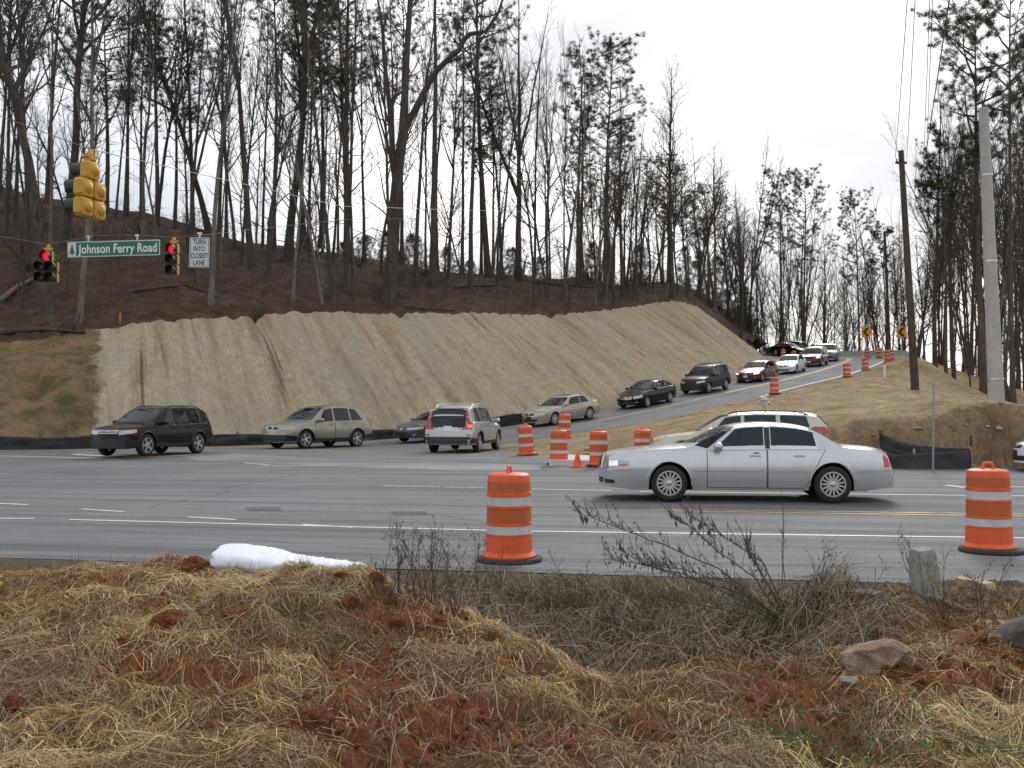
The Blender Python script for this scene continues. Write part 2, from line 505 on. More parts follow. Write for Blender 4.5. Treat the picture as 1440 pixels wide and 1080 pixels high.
for x, y, d in [(-60, 830, 7.4), (0, 818, 7.5), (120, 805, 7.4), (250, 797, 7.2), (330, 800, 7.1), (430, 808, 7.0), (520, 812, 6.9), (575, 836, 6.8), (650, 866, 6.4), (760, 918, 5.7), (830, 956, 5.25),
                (885, 970, 5.1), (940, 962, 5.15), (1050, 938, 5.4), (1120, 950, 5.2), (1230, 925, 5.6), (1330, 930, 5.5), (1440, 930, 5.6), (1550, 930, 5.6),
                (0, 1080, 4.0), (300, 1080, 3.8), (600, 1080, 3.8), (900, 1080, 3.9), (1200, 1080, 4.05), (1440, 1080, 4.1),
                (300, 900, 5.4), (150, 930, 5.2), (480, 910, 5.5), (620, 970, 4.75), (0, 930, 5.3),
                (1165, 838, 7.9), (1300, 835, 7.9), (1400, 832, 8.0), (1500, 835, 8.0), (1230, 870, 6.9), (1400, 880, 6.7)]: vpx(x, y, d)
for X in (-9, -6, -3, 0, 3, 6, 9):
    y0 = 10.4 - .18 * X
    vp.append((X, y0 + .3, -.03)); vp.append((X, y0, -.006)); vp.append((X, y0 - .4, .005 if X < 2.6 else .04)); vp.append((X, 1.5, .25)); vp.append((X, -2.5, .2))
for X, Y, z in [(-8, 9.6, .0), (-5, 9.4, .0), (-3, 9.2, .02), (-1.5, 8.6, .05), (-.6, 7.8, -.05), (.2, 6.9, -.3), (.7, 6.3, -.35), (1.3, 6.4, -.35), (1.75, 6.9, -.22), (.6, 8.2, -.22), (1.6, 8.2, -.18), (.6, 9.4, -.05), (1.6, 9.2, -.04), (2.4, 8.2, .02), (-12, 7, .3), (12, 7, .3), (-12, 2, .2), (12, 2, .2)]: vp.append((X, Y, z))
verge_f = rbf(vp, .5, 2e-3)
def clay_mask(X, Y):
    """1 where bare red clay shows, 0 where straw lies thick"""
    n = fbm(X, Y, 1.5, 4, 3)
    m = np.clip((n - .565) * 7, 0, 1)
    for px, py, d, rx, ry in CLAYSPOTS:
        p = P(px, py, d)
        q = ((X - p.x) / rx) ** 2 + ((Y - p.y) / ry) ** 2
        m = np.maximum(m, np.clip(1.15 - q + (n - .5) * 3.0, 0, 1))
    return m
CLAYSPOTS = [(285, 785, 7.25, .12, .2), (620, 870, 6.3, .30, .5), (540, 880, 6.0, .35, .35), (500, 940, 5.2, .32, .28), (300, 960, 5.0, .40, .22), (210, 870, 5.9, .16, .12), (450, 1010, 4.5, .14, .12),
             (640, 1005, 4.5, .16, .3), (30, 985, 4.8, .12, .12), (300, 880, 5.7, .2, .12), (700, 1060, 4.0, .22, .12), (1130, 955, 5.1, .25, .18), (1200, 990, 4.8, .12, .1), (1310, 950, 5.2, .22, .16), (1350, 1045, 4.2, .12, .08), (1090, 925, 5.5, .2, .1), (130, 840, 6.6, .3, .2), (450, 840, 6.5, .35, .2), (750, 960, 5.2, .2, .15), (1230, 940, 5.3, .3, .1)]
def mound_lumps(X, Y):
    m = clay_mask(X, Y)
    n = fbm(X, Y, 4.5, 4, 11) - .5
    r = fbm(X, Y, 14, 3, 21) - .5
    lum = .20 * n + .05 * r + m * (.09 * r + .08 * (np.abs(fbm(X, Y, 8, 3, 31) - .5)) * 2 - .035)
    edge = np.clip((10.15 - .18 * X - Y) / .5, 0, 1)             # calm down at the asphalt
    return lum * edge * np.clip((Y - 1.5) / 1.5, 0, 1)
def verge_z(X, Y):
    z = verge_f(X, Y) + mound_lumps(X, Y)
    e = 10.4 - .18 * X - Y                                       # metres short of the asphalt
    k = np.clip((e - .05) / .7, 0, 1); k = k * k * (3 - 2 * k)
    return z * k + (1 - k) * np.where(e < 0, -.03, -.004)
gx = np.concatenate([np.linspace(-30, -5.2, 30), np.linspace(-5.1, 5.9, 420), np.linspace(6.0, 30, 30)])
gs = np.concatenate([np.linspace(0, .62, 260)[:-1], np.linspace(.62, 1, 60)])
GX, GS = np.meshgrid(gx, gs)
Y0 = 2.6; GY = Y0 + (10.62 - .18 * GX - Y0) * GS
GX2 = np.clip(GX, -9, 9)
GZ = verge_z(GX2, GY + .18 * (GX - GX2))
nr, nc = GX.shape
Vv = np.stack([GX, GY, GZ], -1).reshape(-1, 3)
ii = np.arange(nr * nc).reshape(nr, nc)
Fv = np.stack([ii[:-1, :-1], ii[:-1, 1:], ii[1:, 1:], ii[1:, :-1]], -1).reshape(-1, 4)
cm = clay_mask(Vv[:, 0], Vv[:, 1])
base = np.array([.19, .10, .05]); clay = np.array([.215, .085, .038]); dirt = np.array([.115, .09, .06])
wz = np.clip((Vv[:, 2] + .02) / .2, 0, 1)
near = np.clip((7.6 - Vv[:, 1]) / .8, 0, 1) * np.clip(wz + .0, 0, 1)
tint = base[None] * (1 - cm[:, None]) + clay[None] * cm[:, None]
tint = tint * near[:, None] + dirt[None] * (1 - near[:, None])
def M_vergef():
    a = NT('verge_soil'); o = a.tc.outputs['Object']
    at = a.t.nodes.new('ShaderNodeAttribute'); at.attribute_name = 'tint'
    f = a.noise(o, 45, 6, .7); g = a.noise(o, 7, 5, .6)
    c = a.mix(.85, at.outputs['Color'], a.ramp(f, (.28, .4), (.5, 1.0), (.72, 1.7)), 'MULTIPLY')
    c = a.mix(.7, c, a.ramp(g, (.3, .6), (.7, 1.3)), 'MULTIPLY')
    a.out(c, .95); a.b.inputs['Specular IOR Level'].default_value = .12
    a.bump(f, .9, .03); return a.m
tag(link('verge_ground', np_mesh('verge_ground', Vv, Fv, M_vergef(), cols=tint, sm=True)), kind='structure')

# ================================================================== hillside with the cut slope (columns along the road, rows up the hill)
cols_ = [  # base(X,Y,z)            top(X,Y,z)           ridge (X,Y,z)
    ((-75, 33.0, .3), (-80, 44, 4.6), (-95, 84, 22)),
    ((-45, 36.0, .3), (-48, 46, 4.8), (-62, 82, 21.5)),
    ((-30, 37.2, .33), (-31, 46, 5.0), (-50, 80, 21)),
    ((-19.5, 38.2, .33), tuple(P(0, 482, 46.5)), tuple(P(0, 262, 80))),
    ((-16.6, 40.0, .33), tuple(P(140, 463, 49)), tuple(P(130, 285, 80))),
    ((-14.3, 41.8, .33), tuple(P(222, 452, 49.8)), tuple(P(220, 303, 80))),
    ((-11.4, 44.4, .34), tuple(P(305, 446.5, 50.8)), tuple(P(310, 328, 80))),
    ((-8.6, 47.0, .40), tuple(P(385, 441, 52.8)), tuple(P(400, 347, 81))),
    ((-5.6, 49.4, .55), tuple(P(460, 440, 55)), tuple(P(490, 362, 82))),
    ((-.6, 52.6, 1.05), tuple(P(570, 440, 58.5)), tuple(P(600, 376, 84))),
    ((4.4, 57.3, 1.95), tuple(P(680, 441, 62.5)), tuple(P(700, 385, 88))),
    ((9.2, 64.0, 3.05), tuple(P(775, 442, 68)), tuple(P(790, 394, 94))),
    ((13.8, 70.6, 4.2), tuple(P(850, 437, 74)), tuple(P(860, 400, 102))),
    ((17.8, 77.2, 5.2), tuple(P(915, 427, 80.5)), tuple(P(920, 404, 112))),
    ((20.6, 83.0, 5.9), tuple(P(962, 425, 85)), tuple(P(970, 410, 122))),
    ((22.6, 88.4, 6.6), tuple(P(1003, 448, 89.5)), tuple(P(1020, 450, 130))),
    ((23.9, 94.5, 7.3), tuple(P(1040, 486, 95)), tuple(P(1080, 484, 136)))]
NU = 420; NVb = 46; NVt = 60
CB = np.array([c[0] for c in cols_]); CT = np.array([c[1] for c in cols_]); CR = np.array([c[2] for c in cols_])
def dens(A, n):
    c = catmull(A, 30); d = np.concatenate([[0], np.cumsum(np.linalg.norm(np.diff(CTc, axis=0), axis=1))]) if False else None
    return c
u0 = catmull(CB, 30); u1 = catmull(CT, 30); u2 = catmull(CR, 30)
arc = np.concatenate([[0], np.cumsum(np.linalg.norm(np.diff(u1, axis=0), axis=1))])
wgt = np.where(u1[:, 0] < -32, .12, 1.0); arcw = np.concatenate([[0], np.cumsum(np.linalg.norm(np.diff(u1, axis=0), axis=1) * wgt[1:])])
tt = np.linspace(0, arcw[-1], NU)
rs = lambda A: np.stack([np.interp(tt, arcw, A[:, k]) for k in range(3)], 1)
BB, TT, RR_ = rs(u0), rs(u1), rs(u2)
UU = np.interp(tt, arcw, arc)
EDGE_U = float(np.interp(4.05, np.arange(len(cols_)), np.arange(len(cols_))))  # column of the blanket's left end
u_edge = float(arc[int(4.02 * 30)])
rill = fbm(UU, UU * 0, 1.1, 4, 5) - .5
jit = (fbm(UU, UU * 0 + 3, .9, 4, 8) - .5)
TTs = TT.copy(); TT[:, 2] += jit * .30 + (fbm(UU, UU * 0 + 7, 3.5, 3, 28) - .5) * .28; TT[:, 1] += jit * .25
TT0 = TT.copy()
for uc, dep, wd in ((u_edge + 7.7, .45, .22), (u_edge + 6.6, .2, .3), (u_edge + 17, .3, .3), (u_edge + 30.5, .3, .4)):   # washed-out notches at the brow
    TT[:, 2] -= dep * np.exp(-((UU - uc) / wd) ** 2)
rows = []; rowv = []; zone = []
hor = np.linalg.norm((TT - BB)[:, :2], axis=1)
nrm = (TT - BB); nrm = np.stack([nrm[:, 2] * -(nrm[:, 0] / hor), nrm[:, 2] * -(nrm[:, 1] / hor), hor], 1); nrm /= np.linalg.norm(nrm, axis=1)[:, None]
# shoulder row out to the asphalt, under it
SH = BB.copy(); dr = (BB - TT)[:, :2]; dr /= np.linalg.norm(dr, axis=1)[:, None]
SH[:, :2] += dr * 4.0; SH[:, 2] -= .06
for q in range(NU):
    if BB[q, 0] > -9.5:
        i_, c_, t_, n_ = q_near(BB[q, 0], BB[q, 1]); SH[q] = (c_[0] - n_[0] * 1.5, c_[1] - n_[1] * 1.5, c_[2] - .03)
rows += [SH, BB]; rowv += [-4, 0]; zone += [3, 3]
for k in range(1, NVb + 1):
    t = k / NVb
    p = BB + (TTs - BB) * t + (TT - TTs) * t ** 9
    p[:, 2] += .25 * math.sin(math.pi * t) * (fbm(UU, UU * 0 + t * 2, .25, 3, 2) - .35)
    sh = UU + 0 * t
    d = (fbm(sh, np.full_like(sh, t * 1.6), 1.3, 4, 5) - .5) * .12 + (fbm(sh, np.full_like(sh, t * 7), 4.5, 3, 15) - .5) * .22 + (fbm(sh, np.full_like(sh, t * 30), 5.5, 2, 19) - .5) * .16
    lft = np.clip((u_edge - UU) / .4, 0, 1)
    rough = (fbm(UU, np.full_like(UU, t * 8), .9, 4, 25) - .5) * 1.3
    am = math.sin(math.pi * min(1, t * 1.15 + .02)) ** .6
    dd = (d * (1 - lft) + rough * lft) * am
    p = p + nrm * dd[:, None]
    rows.append(p); rowv.append(t * 10); zone.append(1)
for k in range(1, NVt + 1):
    t = k / NVt
    e = t ** 1.25
    p = TT0 + (RR_ - TT0) * e + (TT - TT0) * max(0, 1 - t * 14)
    p[:, 2] += (TT[:, 2] * 0) + math.sin(math.pi * t) * .6 + (fbm(p[:, 0], p[:, 1], .22, 4, 9) - .5) * 1.6 * min(1, t * 5)
    rows.append(p); rowv.append(10 + t * 30); zone.append(2)
for k, (dy, dz) in enumerate(((12, -.8), (30, -4), (60, -10), (120, -16), (220, -18))):
    p = RR_.copy(); p[:, 1] += dy; p[:, 2] += dz; p[:, 2] = np.maximum(p[:, 2], -2); rows.append(p); rowv.append(50 + dy); zone.append(2)
HV = np.array(rows)                                             # rows x NU x 3
nr, nc = HV.shape[:2]
ii = np.arange(nr * nc).reshape(nr, nc)
HF = np.stack([ii[:-1, :-1], ii[:-1, 1:], ii[1:, 1:], ii[1:, :-1]], -1)
uvH = np.stack(np.meshgrid(UU, np.array(rowv)), -1).reshape(-1, 2)
HVf = HV.reshape(-1, 3)
def sub_mesh(name, r0, r1, m):
    Vs = HV[r0:r1 + 1].reshape(-1, 3); k = r1 - r0 + 1
    j = np.arange(k * nc).reshape(k, nc)
    Fs = np.stack([j[:-1, :-1], j[:-1, 1:], j[1:, 1:], j[1:, :-1]], -1).reshape(-1, 4)
    return np_mesh(name, Vs, Fs, m, sm=True, uv=uvH.reshape(nr, nc, 2)[r0:r1 + 1].reshape(-1, 2))
def M_cutf():
    a = NT('straw_blanket'); uv = a.tc.outputs['UV']; o = a.tc.outputs['Object']
    s1 = a.noise(a.mapping(uv, scale=(1.3, .10, 1)), 1.0, 6, .62, .2)
    s2 = a.noise(a.mapping(uv, scale=(6, .5, 1)), 1.0, 4, .65)
    sp = a.noise(a.mapping(o, scale=(1, 1, 1.6)), 9, 5, .75)
    bl = a.noise(o, .28, 4, .6)
    c = a.ramp(s1, (.26, (.17, .115, .065)), (.36, (.30, .235, .15)), (.47, (.385, .32, .22)), (.62, (.42, .36, .255)), (.78, (.46, .40, .295)))
    c = a.mix(.6, c, a.ramp(s2, (.3, .74), (.7, 1.16)), 'MULTIPLY')
    sp2 = a.noise(a.mapping(o, scale=(1, 1, .8)), 3.2, 6, .8)
    sp3 = a.noise(o, 26, 3, .8)
    c = a.mix(.75, c, a.ramp(sp2, (.30, .62), (.5, 1.0), (.72, 1.28)), 'MULTIPLY')
    c = a.mix(.8, c, a.ramp(sp3, (.30, .55), (.5, 1.0), (.72, 1.5)), 'MULTIPLY')
    c = a.mix(a.ramp(sp, (.58, 0), (.68, .75)), c, (.15, .125, .08))
    c = a.mix(a.ramp(bl, (.5, 0), (.66, .35)), c, (.30, .295, .21))
    rust = a.noise(a.mapping(uv, scale=(.9, .16, 1), loc=(4.4, 2, 0)), 1.0, 5, .6, .4)
    c = a.mix(a.ramp(rust, (.58, 0), (.70, .7)), c, (.30, .165, .08))
    gash = a.noise(a.mapping(uv, scale=(1.7, .055, 1), loc=(1.4, 7, 0)), 1.0, 4, .65, .3); c = a.mix(a.ramp(gash, (.63, 0), (.69, .75)), c, (.115, .072, .042))
    # older, un-blanketed bank at the left end
    sx = a.t.nodes.new('ShaderNodeSeparateXYZ'); a.L(uv, sx.inputs[0])
    mr = a.t.nodes.new('ShaderNodeMapRange'); mr.inputs['From Min'].default_value = u_edge - .25; mr.inputs['From Max'].default_value = u_edge + .15
    en = a.noise(o, 1.1, 5, .7)
    em_ = a.t.nodes.new('ShaderNodeMath'); em_.operation = 'MULTIPLY_ADD'; em_.inputs[1].default_value = 2.6; em_.inputs[2].default_value = -1.3
    a.L(en, em_.inputs[0]); ea = a.t.nodes.new('ShaderNodeMath'); ea.operation = 'ADD'; a.L(sx.outputs[0], ea.inputs[0]); a.L(em_.outputs[0], ea.inputs[1])
    a.L(ea.outputs[0], mr.inputs['Value'])
    old = a.ramp(a.noise(o, .8, 6, .7), (.3, (.075, .06, .03)), (.42, (.135, .10, .052)), (.52, (.20, .14, .075)), (.64, (.26, .17, .09)))
    gr = a.ramp(a.noise(a.mapping(o, loc=(9, 4, 2)), .55, 6, .7), (.52, 0), (.66, .85))
    old = a.mix(gr, old, (.07, .085, .03))
    old = a.mix(.8, old, a.ramp(sp, (.3, .5), (.7, 1.4)), 'MULTIPLY')
    c = a.mix(mr.outputs[0], old, c)
    a.out(c, .95); a.b.inputs['Specular IOR Level'].default_value = .1
    a.bump(sp, .7, .08); return a.m
def M_litterf():
    a = NT('leaf_litter'); o = a.tc.outputs['Object']
    n = a.noise(o, .9, 7, .7); f = a.noise(o, 7, 5, .75)
    c = a.ramp(n, (.3, (.038, .026, .019)), (.5, (.073, .047, .034)), (.68, (.118, .078, .055)))
    c = a.mix(.85, c, a.ramp(f, (.3, .45), (.5, 1.0), (.72, 1.8)), 'MULTIPLY')
    c = a.mix(a.ramp(a.noise(o, .35, 5, .7), (.6, 0), (.7, .4)), c, (.09, .085, .04))
    a.out(c, .95); a.b.inputs['Specular IOR Level'].default_value = .1
    a.bump(f, .8, .12); return a.m
M_litter = M_litterf()
M_gravel = soil('gravel_shoulder', [(.16, .13, .10), (.26, .22, .17), (.34, .30, .25)], 1.5, .6, 30)
tag(link('cut_slope', sub_mesh('cut_slope', 1, 1 + NVb, M_cutf())), kind='structure')
tag(link('wooded_hill', sub_mesh('wooded_hill', 1 + NVb, nr - 1, M_litter)), kind='structure')
tag(link('gravel_shoulder', sub_mesh('gravel_shoulder', 0, 1, M_gravel)), kind='structure')
HILL = BVHTree.FromPolygons([tuple(v) for v in HVf], [tuple(int(i) for i in f) for f in HF.reshape(-1, 4)])

# ================================================================== ground right of the side road, and behind the hairpin
gp = []
for i in range(30, len(QC), 3):
    for o, dz in ((-3.2, -.12), (-2, -.10), (1.8, -.2), (5.5, -.03), (6.4, -.0)):
        gp.append((QC[i, 0] + QN[i, 0] * o, QC[i, 1] + QN[i, 1] * o, QC[i, 2] + dz))
    if i > 128:
        gp.append((QC[i, 0] + QN[i, 0] * 9, QC[i, 1] + QN[i, 1] * 9, QC[i, 2] - .3))
for t in range(-60, 81, 5):
    fs = far_s(t)
    for s, dz in ((fs - .5, -.08), (fs + .4, -.03), (fs - 5, -.25)):
        x, y = road_pt(t, s); gp.append((x, y, float(road_z(s)) + dz))
for x, y, d in [(800, 645, 31), (760, 640, 33.5), (860, 640, 31.5), (900, 602, 36), (980, 594, 33), (1075, 581, 36), (1150, 583, 31.5), (1200, 570, 34), (1250, 587, 29), (1180, 600, 28.6), (1215, 598, 28.4), (1300, 592, 28.3), (1380, 590, 28.2), (1440, 590, 28.2), (1540, 592, 28),
                (1180, 625, 27.6), (1240, 636, 27.2), (1300, 650, 26.7), (1400, 658, 26.2), (1100, 640, 28),
                (1020, 570, 44), (1120, 565, 42), (1160, 552, 48), (1200, 540, 54), (1240, 531, 60), (1252, 513, 67), (1290, 503, 72), (1287, 548, 45), (1390, 584, 40), (1330, 584, 36), (1335, 560, 50), (1440, 586, 42), (1400, 585, 33), (1500, 586, 36), (1303, 512, 73), (1340, 546, 68), (1392, 581, 60), (1440, 585, 58), (1470, 586, 75), (1385, 580, 76), (1350, 556, 74)]:
    p = P(x, y, d); gp.append((p.x, p.y, p.z))
for q in [(45, 75, 1.5), (52, 100, 1), (60, 130, -1), (42, 120, 3.5), (30, 130, 6), (15, 125, 8), (44, 107, 4.2), (80, 60, 1), (80, 100, -1), (0, 125, 9), (36, 118, 5), (20, 150, 5), (60, 160, -2), (-10, 60, -2), (-20, 50, -1.5), (10, 85, 2), (0, 75, 2), (15, 100, 5), (5, 105, 6), (80, 30, 1.2), (22, 91, 6.5), (27, 100, 7.4), (24, 104, 7.9)]: gp.append(q)
ground_f = rbf(gp, .8, 1e-3)
def ground_lump(X, Y):
    return (fbm(X, Y, .9, 4, 41) - .5) * .28 + (fbm(X, Y, 3.5, 3, 43) - .5) * .12
def ground_zz(X, Y):
    # a ragged, nearly upright face where the bank was dug away above the main road
    yl = 27.55 + (fbm(X, X * 0, .5, 4, 51) - .5) * 1.6 + (fbm(X, Y, 2.2, 3, 52) - .5) * .9 - .10 * (X - 11)
    d_ = (Y - yl); on_ = np.clip((X - 7.5) / 2.5, 0, 1)
    Yw = np.where(np.abs(d_) < 2.0, yl + 2.0 * np.tanh(5.5 * d_ / 2.0) / np.tanh(5.5), Y)
    z = ground_f(X, Y * (1 - on_) + Yw * on_)
    # keep clear of the asphalt
    d = np.sqrt(((X[..., None] - QC[::3, 0]) ** 2 + (Y[..., None] - QC[::3, 1]) ** 2).min(-1))
    cen = np.sqrt(((X[..., None] - (QC[::3, 0] + QN[::3, 0] * 1.75)) ** 2 + (Y[..., None] - (QC[::3, 1] + QN[::3, 1] * 1.75)) ** 2).min(-1))
    k = np.clip((cen - 4.0) / 2.0, 0, 1) * np.clip((road_s(X, Y) - 18.6) / 1.5, 0, 1)
    return z + ground_lump(X, Y) * k - .12 * np.clip((3.5 - cen) / .4, 0, 1)
gx = np.concatenate([np.arange(-14, 7, .3), np.arange(7, 22, .12), np.arange(22, 40, .3), np.arange(40, 91, 2)]); gy = np.concatenate([np.arange(14, 25.5, .4), np.arange(25.5, 30, .10), np.arange(30, 70, .3), np.arange(70, 120, .6), np.arange(120, 165, 3)])
GX, GY = np.meshgrid(gx, gy); GZ = ground_zz(GX, GY)
S_ = road_s(GX, GY)
nr2, nc2 = GX.shape
ii = np.arange(nr2 * nc2).reshape(nr2, nc2)
Fg = np.stack([ii[:-1, :-1], ii[:-1, 1:], ii[1:, 1:], ii[1:, :-1]], -1)
keep = (S_[:-1, :-1] > 15)
Fg = Fg[keep]
Vg = np.stack([GX, GY, GZ], -1).reshape(-1, 3)
def M_earthf():
    a = NT('strawed_earth'); o = a.tc.outputs['Object']
    n = a.noise(o, .5, 6, .65); f = a.noise(o, 9, 5, .75); r = a.noise(a.mapping(o, loc=(5, 8, 1)), .9, 5, .65)
    c = a.ramp(n, (.3, (.22, .15, .085)), (.5, (.315, .235, .135)), (.7, (.40, .32, .20)))
    g = a.t.nodes.new('ShaderNodeNewGeometry'); sx = a.t.nodes.new('ShaderNodeSeparateXYZ'); a.L(g.outputs['True Normal'], sx.inputs[0])
    c = a.mix(a.ramp(sx.outputs[2], (.60, 1.0), (.82, 0.0)), c, a.ramp(r, (.3, (.15, .10, .06)), (.7, (.36, .25, .155))))   # bare cut faces
    c = a.mix(.8, c, a.ramp(f, (.3, .55), (.7, 1.4)), 'MULTIPLY')
    c = a.mix(a.ramp(r, (.56, 0), (.66, .7)), c, (.20, .165, .125))
    sp = a.noise(o, 2.6, 6, .8); c = a.mix(.8, c, a.ramp(sp, (.3, .55), (.5, 1.0), (.7, 1.25)), 'MULTIPLY')
    a.out(c, .95); a.b.inputs['Specular IOR Level'].default_value = .1
    a.bump(f, .8, .06); return a.m
tag(link('earth_bank', np_mesh('earth_bank', Vg, Fg, M_earthf(), sm=True)), kind='structure')
EARTH = BVHTree.FromPolygons([tuple(v) for v in Vg], [tuple(int(i) for i in f) for f in Fg])
# the land all round, to the horizon
mb = MB(); k = 64
mb.v = [(0, 0, -4.5)] + [(1500 * math.cos(2 * math.pi * j / k), 1500 * math.sin(2 * math.pi * j / k), -4.5) for j in range(k)]
mb.f = [(0, 1 + j, 1 + (j + 1) % k) for j in range(k)]
tag(mb.build('ground', M_litter), kind='structure')

def gz(X, Y):
    best = None
    for T in (HILL, EARTH):
        h = T.ray_cast(Vector((X, Y, 80)), Vector((0, 0, -1)))
        if h[0] is not None and (best is None or h[0].z > best): best = h[0].z
    return best if best is not None else -4.5
def hit_px(x, y):
    o = Vector((0, 0, CAM_H)); d = ray(x, y).normalized()
    c = [h for h in (HILL.ray_cast(o, d), EARTH.ray_cast(o, d)) if h[0] is not None]
    c.sort(key=lambda h: h[3]); return c[0][0] if c else None
# ================================================================== vehicles
def carpaint(name, col, metal=.55, rough=.32):
    dk = max(col) < .05
    return mat(name, col, rough, metal, coat=.10 if dk else .7, spec=.2 if dk else .5, var=.04, vscale=3)
M_glass = mat('car_glass', (.008, .010, .011), .03, 0, spec=.42)
M_glasst = mat('tinted_glass', (.012, .024, .027), .04, 0, spec=.45)
M_blk = mat('black_plastic', (.018, .018, .019), .55, var=.2, vscale=9)
M_gap = mat('panel_gap', (.012, .012, .012), .8)
M_tyre = mat('tyre_rubber', (.016, .016, .016), .75, var=.3, vscale=14)
M_chrome = mat('chrome', (.72, .73, .74), .16, 1.0)
M_alloy = mat('alloy', (.50, .51, .52), .33, .85)
M_lens = mat('headlight_lens', (.36, .38, .40), .10, .4, coat=1.0, var=.12, vscale=9)
M_lensd = mat('lamp_reflector', (.80, .82, .84), .12, .9)
M_lensw = mat('lit_headlight', (.8, .8, .78), .1, 0, emit=(1, .95, .85), es=.8)
M_red = mat('red_lens', (.42, .015, .015), .18, 0, coat=1.0)
M_brake = mat('lit_brake_lens', (.6, .02, .01), .2, 0, emit=(1, .12, .03), es=1.6)
M_amber = mat('amber_lens', (.75, .25, .04), .15, 0, coat=1.0)
M_plate = mat('licence_plate', (.62, .64, .68), .5, var=.35, vscale=40)
M_under = mat('underbody', (.01, .01, .01), .9)

WHEELS = {}
def wheel_meshes(Rw, spokes, rimr, wid=.22, dark=False, thick=.05):
    k = (Rw, spokes, rimr, wid, dark)
    if k in WHEELS: return WHEELS[k]
    t = MB(); h = wid / 2
    t.lathe([(rimr, -h * .9), (rimr + .02, -h), (Rw - .05, -h), (Rw - .015, -h * .85), (Rw, -h * .55), (Rw, h * .55), (Rw - .015, h * .85), (Rw - .05, h), (rimr + .02, h), (rimr, h * .9), (rimr, -h * .9)], 36, 'Y', cap=False)
    tm = t.mesh('tyre', M_tyre, 40)
    r = MB()
    r.lathe([(rimr, -h * .9), (rimr + .012, h * .86), (rimr + .006, h * .98), (rimr - .018, h * .98), (rimr - .025, h * .70), (rimr - .03, -h * .8)], 36, 'Y', cap=False)
    for i in range(spokes):
        a = 2 * math.pi * i / spokes
        M = Matrix.Rotation(a, 4, 'Y')
        s = MB()
        w0, w1 = thick * 1.15, thick * .8
        y0, y1 = h * .88, h * .72
        vs = [(.03, y0, -w0 / 2), (.03, y0, w0 / 2), (rimr - .012, y1 + .02, w1 / 2), (rimr - .012, y1 + .02, -w1 / 2),
              (.03, y0 - .05, -w0 / 2), (.03, y0 - .05, w0 / 2), (rimr - .012, y1 - .03, w1 / 2), (rimr - .012, y1 - .03, -w1 / 2)]
        s.add(vs, [(0, 3, 2, 1), (4, 5, 6, 7), (0, 4, 7, 3), (1, 2, 6, 5), (3, 7, 6, 2), (0, 1, 5, 4)])
        s.xf(M); r.add(s.v, s.f)
    hb = MB(); hb.lathe([(.055, h * .6), (.055, h * .93), (.04, h * .99), (.0005, h * 1.0)], 18, 'Y', cap=False); r.add(hb.v, hb.f)
    rm = r.mesh('rim', M_blk if dark else M_alloy, 30)
    d = MB(); d.lathe([(.0005, h * .38), (rimr - .03, h * .38)], 28, 'Y', cap=False); d.lathe([(.15, h * .40), (.15, h * .5), (.0005, h * .5)], 24, 'Y', cap=False)
    dm = d.mesh('brake_disc', M_under, 30)
    WHEELS[k] = (tm, rm, dm); return WHEELS[k]

